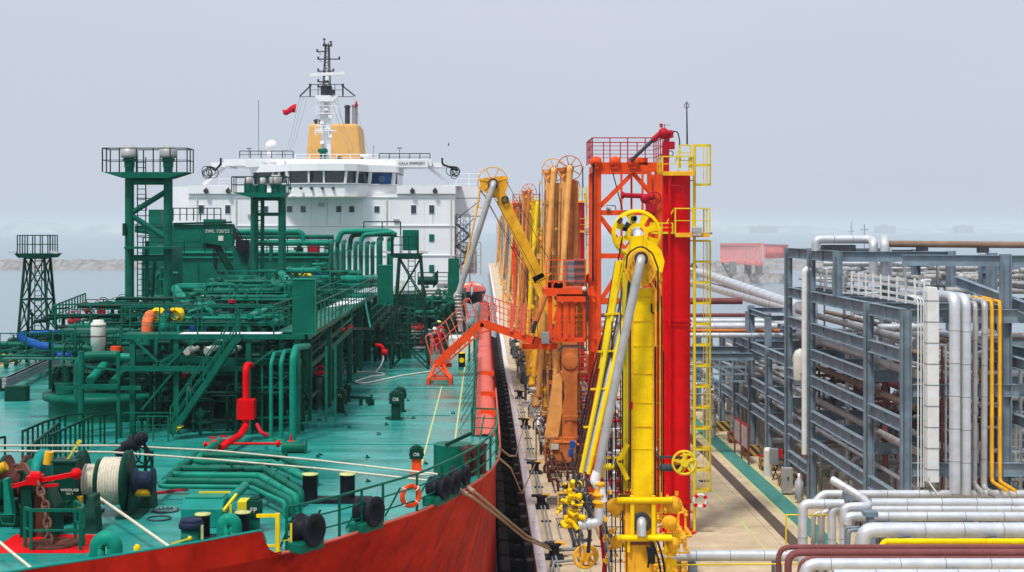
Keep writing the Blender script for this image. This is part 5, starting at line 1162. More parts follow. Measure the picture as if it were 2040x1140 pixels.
# jetty bollards
def mk_bollard(px, py, label):
    p = J(px, py); t = thing('quay_bollard', label, 'bollard', (p.x, p.y, 0), 'mooring bollards on the jetty edge')
    MB().bb(p.x - .45, p.x + .45, p.y - .45, p.y + .45, .002, .12).lathe((p.x, p.y, .12), [(.34, 0), (.25, .12), (.24, .4), (.3, .5)], 18).build('bollard_post', 'black', t)
    MB().lathe((p.x, p.y, .6), [(.26, -.02), (.38, .05), (.36, .14), (0, .17)], 18).bar((p.x - .55, p.y, .7), (p.x, p.y, .7), .26, .12).build('bollard_head', 'black', t); MB().bar((p.x + .01, p.y, .71), (p.x + .5, p.y, .71), .27, .13).build('bollard_horn', 'gold', t); return t
mk_bollard(1104, 1112, 'yellow topped black jetty bollard nearest the camera holding the brown mooring ropes'); mk_bollard(1078, 1012, 'yellow topped black jetty bollard between the red hull and the yellow valve coupler'); mk_bollard(1066, 943, 'yellow topped black jetty bollard left of the rusty orange column base'); mk_bollard(1046, 852, 'yellow topped black jetty bollard beside the thick white pipe bend'); mk_bollard(1036, 794, 'small dark jetty bollard just beyond the one beside the white pipe bend')
for pts, lb in (([P(912, 956, 43.2), P(952, 986, 42.8), P(1004, 1030, 48), P(1050, 1068, 58), P(1094, 1090, 67.6)], 'thick brown mooring rope running from the bow rail to the nearest bollard, upper strand'), ([P(895, 966, 42.2), P(940, 990, 42.0), P(996, 1032, 47.4), P(1044, 1072, 57.5), P(1098, 1096, 67.6)], 'thick brown mooring rope running from the bow rail to the nearest bollard, lower strand')):
    o = MB().tube(pts, [.1, .075] + [.05] * 60 if False else .05, n=8, bend=3).tube([pts[0], pts[0].lerp(pts[1], .8)], .075, n=9).build('mooring_rope', 'rope2'); tag(o, lb, 'rope')
single(MB().tube([J(1000, 700), J(1010, 760, .3), J(1038, 830, .4)], .04, n=6, bend=2), 'mooring_rope', 'rope', 'thin pale rope lying along the jetty kerb under the orange gangway', 'rope')
# kerb side service lines
for a_, b_, lb_ in (((968, 905, 47.5), (1066, 925, 94), 'dark slack mooring line dropping from the bow rail to the second bollard'), ((975, 880, 50), (1046, 838, 115), 'thin dark mooring line reaching far along the kerb from the bow rail')):
    p0 = Vector((.45, a_[2], DZ + .3)); p1 = J(b_[0], b_[1], .6); md = (p0 + p1) / 2 - Vector((0, 0, 1.6)); single(MB().tube([p0, p0 + Vector((.5, .6, -.5)), md, p1], .035, n=6, bend=6, seg=8), 'mooring_rope', 'rope2', lb_, 'rope')
sv = thing('service_piping', 'thin grey service pipes laid along the jetty floor behind the kerb', 'pipes', (3.6, 80, 0))
mb = MB()
for x in (3.3, 3.5): mb.tube([(x, 62, .15), (x, 140, .15)], .05, n=6)
mb.tube([J(1118, 1075), J(1110, 1045, .1), J(1120, 1038, .1), J(1150, 1038, .1)], .05, n=6)
mb.tube([J(1098, 1140, .2), J(1104, 1120, .2), J(1145, 1116, .2)], .07, n=6).tube([J(1110, 1096, .3), J(1146, 1094, .3)], .09, n=8); mb.build('service_pipe', 'grey', sv)
mb = MB(); 
for k in range(14): y_ = 66 + k * 5; mb.bb(3.15, 3.7, y_, y_ + .12, .002, .1)
mb.build('pipe_clamp', 'darkgrey', sv)
# clutter clusters
def cluster(label, x0, x1, y0, y1, z0, z1, n, seed, m, rr=(.05, .14), vert=.5, name='jetty_piping'):
    t = thing(name, label, 'pipes', ((x0 + x1) / 2, (y0 + y1) / 2, z0)); pipework(x0, x1, y0, y1, z0, z1, n, seed, 'pipe_run', m, t, rr, vert); return t
t = cluster('dark tangle of hoses and valves on the jetty behind the yellow column base', 3.9, 6.5, 118, 134, 0, 2.4, 26, 71, 'darkgrey'); pipework(4, 7, 120, 132, 0, 2.0, 8, 72, 'white_run', 'clad2', t)
t = cluster('orange and grey pipework around the rusty orange column on the jetty', 4.9, 8.2, 92, 112, 0, 5.2, 34, 73, 'dorange', (.04, .12)); pipework(5, 9, 94, 112, 0, 5, 12, 74, 'grey_run', 'grey', t, (.04, .1))
t = cluster('crimson valves and silver pipes behind the tall yellow loading arm', 7.2, 11.5, 78, 100, 0, 4.5, 30, 75, 'dred', (.05, .12)); pipework(6.8, 12, 76, 104, 0, 5, 24, 76, 'silver_run', 'clad', t, (.05, .14)); pipework(6.5, 10, 78, 100, 0, 4, 12, 77, 'dark_run', 'darkgrey', t)
cluster('brown and yellow piping on the jetty beneath the orange gangway', 4.6, 7.8, 126, 150, 0, 5.5, 34, 78, 'gold', (.05, .13)); cluster('dark pipes with handwheels along the jetty below the gangway end', 3.6, 5.2, 138, 190, 0, 1.8, 30, 79, 'darkgrey', (.06, .16), .3)
cluster('rusty brown low pipework along the floor right of the bollards', 4.0, 6.6, 84, 112, 0, 1.3, 44, 111, 'rust', (.04, .1), .35); cluster('dull grey valves and stand pipes left of the orange column', 3.9, 5.4, 96, 128, 0, 2.2, 34, 112, 'clad2', (.04, .1), .6); cluster('crimson and rusty frames standing under the orange platform', 5.2, 8.6, 100, 122, 0, 6.5, 40, 113, 'dred', (.04, .1), .75)
cluster('low dark hoses and fittings on the floor beside the yellow coupler', 4.3, 6.4, 66, 82, 0, 1.0, 26, 101, 'darkgrey', (.03, .08), .35); cluster('brown valves and small pipes between the orange column and the yellow arm', 6.2, 8.6, 82, 96, 0, 3.4, 34, 102, 'maroon', (.04, .1), .6); cluster('yellow and gold fittings low behind the tall yellow arm base', 6.6, 9.2, 58, 66, 0, 3.6, 26, 103, 'gold', (.04, .1), .6)
cluster('hazy distant pipework crowding the far stretch of the jetty', 4.2, 11, 190, 330, 0, 6, 50, 80, 'pale', (.08, .2), .6)
single(MB().tube([J(1100, 825, .6), J(1080, 825, .6), J(1072, 850, .6), J(1096, 856, .6)], .3, n=14, bend=.9), 'return_bend', 'white', 'thick white U shaped pipe bend lying on the jetty left of the orange column', 'pipe')
t = thing('floor_valve', 'upright dark stand pipe with a rod beside the jetty bollards', 'valve', J(1068, 920)); p = J(1068, 920); MB().cyl(p, p + Vector((0, 0, 3.0)), .04, n=8).build('rod', 'darkgrey', t); MB().torus(p + Vector((0, 0, 3.0)), .14, .03, (0, 1, 0), n=12, m=5).build('handwheel', 'grey', t)
for k, (px, py, w_, h_) in enumerate(((1050, 812, .8, .5), (1046, 778, .9, .45), (1056, 925, .7, .3), (1112, 1005, 1.3, .35), (1038, 755, .8, .6))):
    p = J(px, py); t = single(MB().bb(p.x - w_ / 2, p.x + w_ / 2, p.y, p.y + .5, .003, h_).bb(p.x - w_ / 2 - .05, p.x + w_ / 2 + .05, p.y - .05, p.y + .55, h_ + .001, h_ + .05), 'deck_box', 'clad2', ('low grey metal box on the jetty left of the white pipe bend', 'low grey metal box on the jetty beyond the first box by the kerb', 'small grey plate box by the bollard left of the rusty column', 'wide low grey platform box behind the yellow coupler', 'grey metal box farthest along the kerb under the gangway')[k], 'box', bevel=.02)
rnd = random.Random(66)
for k in range(7):
    x = rnd.choice((rnd.uniform(4.9, 9), rnd.uniform(12.2, 15))); y = rnd.uniform(64, 110); tag(MB().bb(x, x + .7, y, y + .7, .004, .014).bb(x + .05, x + .65, y + .05, y + .65, .0145, .02).build('manhole_cover', 'darkgrey', org=(x, y, 0)), 'square steel manhole cover set in the beige jetty floor', 'manhole cover', 'manhole covers in the jetty floor')
for x0, x1, y0, y1, lb_ in ((4.0, 5.4, 74.5, 77, 'dark floor grating between the two nearest jetty bollards'), (4.1, 5.0, 90, 93, 'dark floor grating at the foot of the rusty orange column')):
    mb = MB()
    for k in range(int((x1 - x0) / .12)): mb.bb(x0 + k * .12, x0 + k * .12 + .05, y0, y1, .004, .03)
    mb.bb(x0, x1, y0, y0 + .06, .0305, .04).bb(x0, x1, y1 - .06, y1, .0305, .04); single(mb, 'floor_grating', 'darkgrey', lb_, 'grating')
mb = MB(); mb.rail([(4.2, 78.5, 0), (6.2, 78.5, 0)], 1.1, 1, 2, .03); single(mb, 'hand_railing', 'gold', 'short yellow handrail on the jetty floor beside the dark grating', 'railing')
# ------------------------------------------------ near yellow loading arm
YA = 51.5; sA = F / YA
def A(px, py, dy=0): return P(px, py, YA + dy)
la = thing('loading_arm', 'tall bright yellow loading arm with a grey pipe, nearest to the camera', 'loading arm', (A(1277, 0).x, YA, 0))
a = A(1258, 1000); b = A(1302, 575); col = MB().bb(a.x, b.x, YA, YA + .8, a.z, b.z).bb(A(1262, 0).x, A(1300, 0).x, YA - .012, YA - .001, a.z, A(0, 895).z)
for py in (690, 803, 895): z = A(0, py).z; col.bb(a.x - .02, b.x + .02, YA - .03, YA + .82, z, z + .035)
col = col.build('riser_column', 'yellow', la)
a2 = A(1243, 1000); MB().bb(a2.x, a.x - .015, YA + .25, YA + .9, A(0, 980).z, A(0, 545).z).bar(A(1243, 560, .3), A(1243, 985, .3), .05).build('inboard_arm', 'lemon', la)
mb = MB().bb(A(1250, 0).x, A(1302, 0).x, YA - .1, YA + .7, 0, A(0, 1085).z).bb(A(1244, 0).x, A(1308, 0).x, YA - .15, YA + .8, A(0, 1078).z, A(0, 1000).z); bx = mb.build('base_column', 'gold', la, bevel=.02)
mb = MB()
for py in (997, 1072):
    mb.cyl(A(1228, py, -.25), A(1338, py, -.25), .12, n=12)
for px in (1258, 1300): mb.bb(A(px, 0).x - .07, A(px, 0).x + .07, YA - .3, YA - .16, A(0, 1070).z, A(0, 985).z)
for px in (1252, 1303): mb.bar(A(px, 1068, -.2), A(px, 1100, -.2), .1)
mb.build('pivot_frame', 'yellow', la)
for px, py, r in ((1225, 1009, .3), (1342, 1006, .32), (1228, 1080, .24), (1340, 1083, .24), (1334, 1042, .28)):
    c = A(px, py, -.1); MB().lathe(c, [(0, -.05), (r, -.05), (r, .05), (0, .05)], 22, (0, 1, 0)).lathe(c, [(r * .35, -.1), (r * .35, .1)], 12, (0, 1, 0)).lathe(c + Vector((0, -.13, 0)), [(0, 0), (r * .35, .02)], 12, (0, 1, 0)).build('cable_sheave', 'gold', la)
mb = MB(); c = A(1278, 1040, -.16); mb.lathe(c, [(.36, -.0), (.36, -.12), (.24, -.12), (.24, -.02)], 24, (0, 1, 0)); mb.build('swivel_ring', 'darkgrey', la)
MB().tube([A(1278, 1034, .1), A(1278, 1040, -.4), A(1278, 1068, -.45)], .17, n=16, bend=.2).build('swivel_pipe', 'clad', la)
for y0, y1 in ((1000, 1010), (1070, 1078)): pass
# top swivel and grey outboard pipe
c = A(1277, 515, -.35)
sg_ = [A(1244 + 0, 528, -.3)] + [A(1276 + 33 * math.cos(R(t)), 528 + 44 * math.sin(R(t)), -.3) for t in range(170, 5, -15)] + [A(1300, 520, -.3), A(1290, 500, -.3), A(1262, 500, -.3), A(1254, 512, -.3)]
MB().prism(sg_, (0, .22, 0)).build('swivel_head', 'gold', la)
MB().prism([A(1258, 472, 0), A(1286, 468, 0), A(1294, 506, 0), A(1256, 510, 0)], (0, .6, 0)).prism([A(1286, 476, -.1), A(1304, 484, -.1), A(1318, 500, -.1), A(1324, 522, -.1), A(1319, 544, -.1), A(1306, 538, -.1), A(1296, 512, -.1)], (0, .4, 0)).build('counterweight_lobe', 'yellow', la)
MB().bar(A(1302, 545, -.1), A(1316, 575, 0), .08).bar(A(1316, 520, .2), A(1316, 640, .2), .06).bar(A(1306, 545, .2), A(1306, 640, .2), .05).build('guide_bar', 'gold', la)
c2 = A(1277, 515, -.36); MB().lathe(c2, [(.25, 0), (.25, -.1), (.17, -.1), (.17, 0)], 26, (0, 1, 0)).torus(c2 + Vector((0, -.1, 0)), .22, .025, (0, 1, 0)).build('swivel_ring', 'darkgrey', la)
MB().tube([A(1277, 515, -.2), A(1277, 517, -.75), A(1240, 690, -.95), A(1190, 945, -1.2)], .16, n=16, bend=.25).build('outboard_pipe', 'clad2', la)
MB().tube([A(1190, 940, -1.2), A(1184, 958, -1.2), A(1196, 976, -1.2), A(1200, 1000, -1.2)], .17, n=14, bend=.15).build('pipe_elbow', 'white', la)
# counterweight segment plate
# big wheel behind
wc = A(1269, 466, 1.2); w_ = MB(); Rw = .88
w_.lathe(wc, [(Rw - .08, -.06), (Rw + .03, -.06), (Rw + .03, .06), (Rw - .08, .06), (Rw - .08, -.06)], 40, (0, 1, 0)).torus(wc + Vector((0, .3, 0)), Rw, .05, (0, 1, 0), n=36, m=8)
for k in range(8): t = k * math.pi / 4 + .35; u = Vector((math.cos(t), 0, math.sin(t))); w_.bar(wc + u * .3, wc + u * (Rw - .04), .05, .17) if False else w_.add([wc + u * .35 + u.cross(Vector((0, 1, 0))) * q * .09 + Vector((0, e, 0)) for e in (-.03, .03) for q in (-1, 1)] + [wc + u * (Rw - .03) + u.cross(Vector((0, 1, 0))) * q * .15 + Vector((0, e, 0)) for e in (-.03, .03) for q in (-1, 1)], [(0, 1, 5, 4), (2, 6, 7, 3), (0, 4, 6, 2), (1, 3, 7, 5), (0, 2, 3, 1), (4, 5, 7, 6)])
w_.lathe(wc, [(.4, -.2), (.4, .2)], 24, (0, 1, 0)).lathe(wc + Vector((0, -.2, 0)), [(.26, 0), (.4, 0)], 24, (0, 1, 0)); wheel = w_.build('cable_wheel', 'yellow', la)
MB().tube([wc + Vector((0, .3, 0)), wc + Vector((.02, -.35, -.02)), A(1272, 500, .7)], .2, n=16, bend=.15).build('wheel_pipe', 'clad', la)
mb = MB(); rnd = random.Random(2)
for k in range(7):
    p = wc + Vector((rnd.uniform(-.7, -.1), -.1, rnd.uniform(.0, .6))); mb.box(p, (.22, .12, .14), m=Matrix.Rotation(rnd.random() * 3, 3, 'Y'))
mb.build('hydraulic_valve', 'darkgrey', wheel)
mb = MB()
for k in range(14): t = k * 2 * math.pi / 14; p_ = A(1276, 540, -.31) + Vector((math.cos(t) * .42, 0, math.sin(t) * .42)); mb.cyl(p_, p_ - Vector((0, .05, 0)), .028, n=6)
for px in (1261, 1299):
    for k in range(36): p_ = A(px, 600 + k * 11, 0); mb.cyl(p_ - Vector((0, .03, 0)), p_, .014, n=6)
mb.build('bolt_ring', 'dorange', la)
mb = MB()
for y_ in (592, 640, 745, 850): mb.bar(A(1262, y_, -.02), A(1299, y_, -.02), .03, .02)
mb.bar(A(1259, 580, -.02), A(1259, 995, -.02), .05, .04).bar(A(1301, 580, -.02), A(1301, 995, -.02), .05, .04); mb.build('column_flange', 'gold', la)
MB().bb(A(1253, 0).x, A(1260, 0).x, YA - .08, YA - .02, A(0, 815).z, A(0, 800).z).build('tag_plate', 'dred', la)
# second, folded arm behind with outboard truss
MB().bar(A(1262, 490, 1.4), A(1240, 560, 1.2), .4, .3).bar(A(1296, 480, 1.4), A(1316, 560, 1.2), .1, .3).build('arm_yoke', 'yellow', la)
for L, r, m in (([(1240, 520, .9), (1196, 760, 0), (1158, 942, -.6)], .09, 'lemon'), ([(1252, 560, 1.1), (1215, 740, .3), (1166, 940, -.4)], .15, 'clad'), ([(1262, 560, .8), (1228, 700, .2), (1172, 945, -.5)], .085, 'yellow'), ([(1228, 520, 1.0), (1186, 760, .3), (1150, 930, -.5)], .05, 'rust'), ([(1240, 470, 1.2), (1228, 540, 1.0), (1182, 760, .3), (1146, 930, -.4)], .028, 'black'), ([(1233, 520, 1.2), (1208, 640, .6), (1180, 740, .5), (1152, 880, .3)], .028, 'black')):
    MB().tube([A(*p) for p in L], r, n=10, bend=.6).build('outboard_truss' if m in ('lemon', 'yellow') else 'control_hose' if m in ('black', 'rust') else 'product_pipe', m, la)
for xa, xb, ya, yb in ((1232, 1198, 520, 735), (1222, 1203, 600, 738)): MB().bar(A(xa, ya, .8), A(xb, yb, .3), .2, .16).build('outboard_beam', 'yellow', la)
for L, r in (([(1256, 520, .3), (1250, 600, .2), (1238, 700, 0)], .05), ([(1246, 545, .6), (1218, 690, .3), (1178, 860, -.2)], .03), ([(1226, 560, 1.2), (1196, 700, .7), (1166, 860, .2), (1148, 960, -.2)], .022)): MB().tube([A(*p) for p in L], r, n=7, bend=.5).build('control_hose', 'darkgrey', la)
mb = MB()
for t in (.18, .38, .58, .78, .93): a = A(1232, 560, .6).lerp(A(1162, 935, -.4), t); mb.bar(a - Vector((.28, 0, 0)), a + Vector((.42, 0, .04)), .07)
mb.build('truss_rung', 'yellow', la)
# black control cables hung vertically
mb = MB()
for px, y0, y1, dy in ((1208, 880, 1140, .5), (1219, 640, 1140, .2), (1226, 760, 1140, .6), (1236, 600, 1140, .1), (1240, 700, 1100, 0), (1253, 600, 980, -.05), (1256, 640, 960, .1), (1306, 560, 1060, -.1), (1311, 600, 1000, .1), (1318, 590, 980, 0), (1322, 700, 1090, .4)): mb.tube([A(px, y0, dy), A(px, y1, dy)], .022, n=6)
for px, y0 in ((1245, 520), (1312, 540)): pass
mb.tube([A(1247, 535, -.6), A(1250, 505, -.7), A(1277, 488, -.72), A(1300, 505, -.7), A(1311, 535, -.6), A(1311, 620, -.4)], .03, n=7, bend=.4)
mb.tube([A(1310, 600, 0), A(1309, 622, 0), A(1298, 625, -.1), A(1298, 605, -.1)], .03, n=7, bend=.2)
mb.build('control_cable', 'black', la)
MB().tube([A(1316, 600, .1), A(1317, 1000, .1)], .055, n=8).tube([A(1290, 548, -.3), A(1306, 580, -.1), A(1306, 690, -.1)], .045, n=8, bend=.2).build('support_tube', 'gold', la); MB().tube([A(1303, 640, .4), A(1303, 1000, .4)], .08, n=8).tube([A(1296, 700, .9), A(1296, 960, .9)], .05, n=8).build('hydraulic_line', 'dorange', la)
mb = MB()
for py in (618, 690, 760, 803, 876, 930, 985): mb.bar(A(1232, py, .5), A(1320, py, .5), .045)
mb.bar(A(1250, 885, -.1), A(1232, 920, -.1), .16).bar(A(1232, 918, -.1), A(1250, 955, -.1), .16); mb.build('side_bracket', 'yellow', la)
# side sheave assembly right and left
c = A(1363, 922, -.2); mb = MB().wheel(c, .42, (0, 1, 0), .045, 5, .15).wheel(c + Vector((.12, .2, -.1)), .36, (0, 1, 0), .04, 5, .12); mb.build('side_wheel', 'lemon', la)
mb = MB().bar(A(1310, 911, 0), A(1358, 911, 0), .08).bar(A(1310, 930, 0), A(1358, 930, 0), .13).cyl(A(1318, 932, 0), A(1340, 932, 0), .14, n=12); mb.build('side_arm', 'darkgrey', la)
MB().bar(A(1200, 912, .3), A(1250, 912, .3), .07).cyl(A(1200, 930, .3), A(1232, 930, .3), .13, n=12).bar(A(1200, 905, .3), A(1200, 950, .3), .14).build('side_arm', 'lemon', la); MB().cyl(A(1224, 928, .1), A(1236, 928, .1), .15, n=12).build('side_joint', 'darkgrey', la)
for pts in ([(1327, 1062), (1357, 1066), (1346, 1108), (1322, 1106)], [(1322, 1112), (1348, 1116), (1342, 1150), (1322, 1150)]): MB().prism([A(x, y, .2) for x, y in pts], (0, .12, 0)).build('counterweight_plate', 'yellow', la)
mb = MB()
for px, py, px2, py2 in ((1296, 1078, 1300, 1118), (1300, 1080, 1318, 1150), (1310, 1078, 1326, 1150), (1289, 1090, 1291, 1130)): mb.tube([A(px, py, -.3), A((px + px2) / 2 + 3, (py + py2) / 2, -.5), A(px2, py2, -.3)], .04, n=6, bend=.4)
mb.cyl(A(1298, 1092, -.4), A(1298, 1122, -.4), .14, n=12); mb.build('hydraulic_hose', 'black', la)
mb = MB()
for py in (905, 935, 958, 995, 1020, 1050, 1062, 1098, 1120): mb.bar(A(1204, py, .4), A(1250, py, .4), .022); mb.bar(A(1304, py, .4), A(1352 if py > 990 else 1326, py, .4), .022)
mb.build('tie_bar', 'black', la)
rnd = random.Random(12); mb = MB()
for k in range(60): 
    px = rnd.choice((1206, 1214, 1232, 1250, 1306, 1322, 1330, 1345)) + rnd.uniform(-5, 5); py = rnd.uniform(975, 1135); mb.box(A(px, py, rnd.uniform(-.1, .4)), (rnd.uniform(.06, .22), .1, rnd.uniform(.05, .2)))
mb.build('bracket_plate', 'gold', la)
# outboard end: triple swivel and coupler
mb = MB(); o = .0
mb.lathe(A(1193, 1012, -1.2), [(.17, 0), (.17, .15), (.23, .16), (.23, .24), (.17, .25), (.17, .42), (.23, .43), (.23, .5), (.17, .51), (.17, .8), (.22, .82), (.22, .9), (.15, .95)], 18, (0, 0, 1)); mb.build('end_swivel', 'gold', la)
MB().tube([A(1193, 1012, -1.2), A(1193, 1040, -1.25), A(1178, 1044, -1.3), A(1152, 1045, -1.3)], .17, n=16, bend=.25).lathe(A(1164, 1044, -1.3), [(.21, -.05), (.21, .05)], 16, (1, 0, 0)).lathe(A(1174, 1044, -1.3), [(.21, -.05), (.21, .05)], 16, (1, 0, 0)).build('coupler_pipe', 'clad', la)
mb = MB(); rnd = random.Random(8)
for k in range(26):
    p = A(1138 + rnd.uniform(-24, 22), 1005 + rnd.uniform(-42, 44), -1.3 + rnd.uniform(-.3, .3)); d = Vector((rnd.uniform(-1, 1), rnd.uniform(-.6, .6), rnd.uniform(-.7, .7))) * .2
    mb.cyl(p - d, p + d, rnd.uniform(.035, .1), n=10)
    if k % 3 == 0: mb.torus(p, rnd.uniform(.07, .13), .025, d, n=12, m=5)
mb.lathe(A(1124, 1040, -1.3), [(.1, 0), (.24, .03), (.24, .16), (.14, .2), (.14, .45)], 16, (1, .2, .1)); mb.build('valve_coupler', 'yellow', la)
mb = MB(); rnd = random.Random(9)
for k in range(20):
    p = A(1160 + rnd.uniform(-22, 18), 990 + rnd.uniform(-44, 52), -1.1 + rnd.uniform(-.2, .3)); q = p + Vector((rnd.uniform(-.3, .3), rnd.uniform(-.2, .2), rnd.uniform(-.45, -.1))); mb.tube([p, (p + q) / 2 + Vector((rnd.uniform(-.15, .15), -.1, 0)), q], rnd.uniform(.02, .045), n=6, bend=.2)
mb.tube([A(1148, 950, -.7), A(1158, 995, -.9), A(1174, 1020, -1), A(1175, 1065, -.9), A(1172, 1100, -.7)], .07, n=8, bend=.5); mb.build('coupler_hose', 'darkgrey', la)
MB().lathe(A(1156, 985, -.9), [(.16, 0), (.16, .1), (.22, .12), (.22, .24), (.14, .26), (.14, .5)], 14).build('stem_swivel', 'grey', la)
c = A(1165, 1110, .5); mb = MB().wheel(c, .4, (0, 1, 0), .05, 5, .16).wheel(c + Vector((.12, .25, 0)), .38, (0, 1, 0), .04, 5, .12); mb.build('return_sheave', 'gold', la)
mb = MB().bar(A(1155, 1020, -.3), A(1156, 1110, -.3), .05).bar(A(1205, 1060, 0), A(1218, 1150, 0), .05).bar(A(1200, 1050, .8), A(1215, 1140, .8), .1); mb.build('tie_rod', 'grey', la); MB().bar(A(1196, 1045, .9), A(1206, 1150, .9), .12).bar(A(1208, 1060, .9), A(1200, 1150, 1), .07).build('jack_stand', 'dred', la)
MB().bb(A(1136, 0, 6).x, A(1146, 0, 6).x, YA + 6, YA + 6.3, A(0, 894, 6).z, A(0, 880, 6).z).bb(A(1133, 0, 6).x, A(1143, 0, 6).x, YA + 6, YA + 6.3, A(0, 911, 6).z, A(0, 897, 6).z).build('terminal_box', 'blue', la)
MB().tube([A(1140, 905, 6), A(1143, 980, 3), A(1150, 1000, 1), A(1152, 1060, 0)], .04, n=6, bend=.5).build('control_hose', 'black', la)
# ------------------------------------------------ red monitor tower
YT = 73.6; sT = F / YT
def T(px, py, dy=0): return P(px, py, YT + dy)
mt = thing('monitor_tower', 'tall red column tower with yellow caged ladder and a fire monitor on top', 'tower', (T(1346, 0).x, YT, 0))
ct = T(1350, 345); rt = .66
mb = MB().cyl((ct.x, YT, 0), (ct.x, YT, ct.z), rt, n=28).bb(T(1320, 0).x, T(1334, 0).x, YT - .3, YT + .2, 0, ct.z)
for py in (640, 648, 1000): z = T(0, py).z; mb.cyl((ct.x, YT, z), (ct.x, YT, z + .1), rt + .07, n=28)
mb.cyl((ct.x, YT, 0), (ct.x, YT, .1), rt + .3, n=24); mcol = mb.build('tower_column', 'red', mt)
MB().tube([T(1334, 350, -.9), T(1334, 1050, -.9)], .07, n=8, bands=2.2, bw=.08, bo=1.5).build('water_pipe', 'red', mt); MB().tube([T(1334, 370, -.95), T(1352, 370, -.95), T(1360, 374, -.9), T(1360, 400, -.9)], .035, n=6).build('small_pipe', 'dred', mt)
def plat(px0, px1, py, rt_, name, cut=None):
    a, b = T(px0, py), T(px1, py); p = MB().bb(a.x, b.x, YT - 1.0, YT + 1.0, a.z - .12, a.z).bar((a.x, YT - 1.02, a.z - .12), (b.x, YT - 1.02, a.z - .12), .06, .2).build(name, 'gold', mt)
    h = T(0, rt_).z - a.z; MB().rail([(a.x, YT + 1, a.z), (a.x, YT - 1, a.z), (b.x, YT - 1, a.z), (b.x, YT + 1, a.z)], h, .95, 2, .025).build('platform_railing', 'lemon', p); return p
p1_ = plat(1315, 1378, 343, 314, 'tower_platform'); MB().rail([T(1355, 335, -.9), T(1376, 335, -.9)], T(0, 290).z - T(0, 335).z, .8, 3, .03).bar(T(1345, 325, -.9), T(1356, 290, -.9), .06).build('ladder_exit', 'lemon', p1_)
p2_ = plat(1340, 1408, 464, 416, 'tower_platform'); MB().bb(T(1296, 0).x, T(1340, 0).x, YT - .9, YT - .2, T(0, 466).z, T(0, 462).z).rail([T(1296, 462, -.9), T(1340, 462, -.9)], .45, .6, 2, .025).bar(T(1328, 445, -.9), T(1341, 418, -.9), .06).build('side_walkway', 'lemon', p2_)
fl = MB().box(T(1388, 458, -1.2), (.5, .3, .28)).box(T(1388, 468, -1.2), (.46, .3, .14)); fl.build('flood_light', 'clad2', mt, bevel=.03); MB().bar(T(1398, 466, -1), T(1419, 465, -1), .07).build('lamp_bracket', 'darkgrey', mt)
# ladder and cage (outer side)
ld = MB().ladder((T(1384, 0).x, YT, .2), (T(1384, 0).x, YT, T(0, 288).z), .4, (0, 1, 0), .3, .03); 
for py in range(360, 1060, 60): ld.bar(T(1372, py), T(1384, py), .06)
ld.bar(T(1383, 1090, -.25), T(1383, 288, -.25), .12); ld.build('tower_ladder', 'lemon', mt)
cg = MB(); cx = T(1384, 0).x; rc = .42
def cage(z0, z1):
    n = max(2, round((z1 - z0) / 1.05))
    for k in range(n + 1):
        z = z0 + (z1 - z0) * k / n; ring = [Vector((cx + .0 + 0, YT - .33, z))] + [Vector((cx + .42 + .42 * math.cos(t), YT + rc * math.sin(t), z)) for t in [R(v) for v in range(-110, 111, 20)]] + [Vector((cx, YT + .33, z))]
        for a, b in zip(ring, ring[1:]): cg.bar(a, b, .025, .1)
    for v in (-75, -45, -15, 15, 45, 75): x_ = cx + .42 + .42 * math.cos(R(v)); y_ = YT + rc * math.sin(R(v)); cg.bar((x_, y_, z0), (x_, y_, z1), .03)
cage(T(0, 368).z, T(0, 290).z); cage(2.2, T(0, 480).z); cg.build('ladder_cage', 'lemon', mt)
c = T(1395, 998, -.6); lb2 = MB().torus(c, .32, .09, (0, 1, 0), n=20, m=8).build('lifebuoy', 'offwhite'); tag(lb2, 'red and white lifebuoy hanging on the yellow ladder cage of the red tower', 'lifebuoy'); mb = MB()
for t in range(4): u = Vector((math.cos(t * 1.57 + .7), 0, math.sin(t * 1.57 + .7))); mb.cyl(c + u.cross(Vector((0, 1, 0))) * .09 + u * .32, c - u.cross(Vector((0, 1, 0))) * .09 + u * .32, .1, n=10)
mb.build('band', 'red', lb2)
# fire monitor on top
fm = MB().cyl(T(1326, 345), T(1326, 285), .19, n=14).lathe(T(1326, 312), [(.26, -.05), (.26, .05)], 14).sphere(T(1322, 266), .3, 14).tube([T(1326, 290), T(1330, 272), T(1318, 264), T(1300, 280)], .15, n=12, bend=.3).sphere(T(1336, 265), .17, 10).cyl(T(1334, 262), T(1338, 275), .12, n=10).box(T(1336, 290), (.4, .3, .4)).cyl(T(1336, 286), T(1344, 288), .08, n=8)
fm = fm.build('fire_monitor', 'dred', mt); MB().cyl(T(1302, 278), T(1262, 316), .1, .09, n=12).cyl(T(1262, 316), T(1256, 321), .13, .14, n=12).build('monitor_nozzle', 'darkgrey', fm)
MB().tube([T(1338, 262), T(1350, 262), T(1354, 280), T(1354, 300)], .035, n=6, bend=.5).torus(T(1336, 306), .14, .025, (0, 1, 0), n=12, m=5).build('monitor_hose', 'black', fm)
wv_ = MB().cyl(T(1324, 258), T(1324, 247), .03, n=6).bar(T(1318, 250), T(1336, 249), .03); wv_.build('wind_sensor', 'grey', mt); MB().prism([T(1314, 246), T(1321, 247), T(1320, 255), T(1315, 254)], (0, .05, 0)).build('vane_blade', 'dred', mt)
MB().cyl(T(1369, 290), T(1368, 202), .05, .03, n=8).torus(T(1368, 211), .13, .018, (0, 1, 0), n=16, m=5).build('lightning_rod', 'darkgrey', mt)
for k, Y2 in enumerate((150, 262)):
    c_ = copy_tree(mt, None, (0, Y2 - YT, 0)); c_['label'] = ('dark red column tower with yellow platforms rising behind the pale orange arms', 'farthest dark red tower in the haze above the jetty arms')[k]
    c_['group'] = 'red monitor towers along the jetty'
mt['group'] = 'red monitor towers along the jetty'
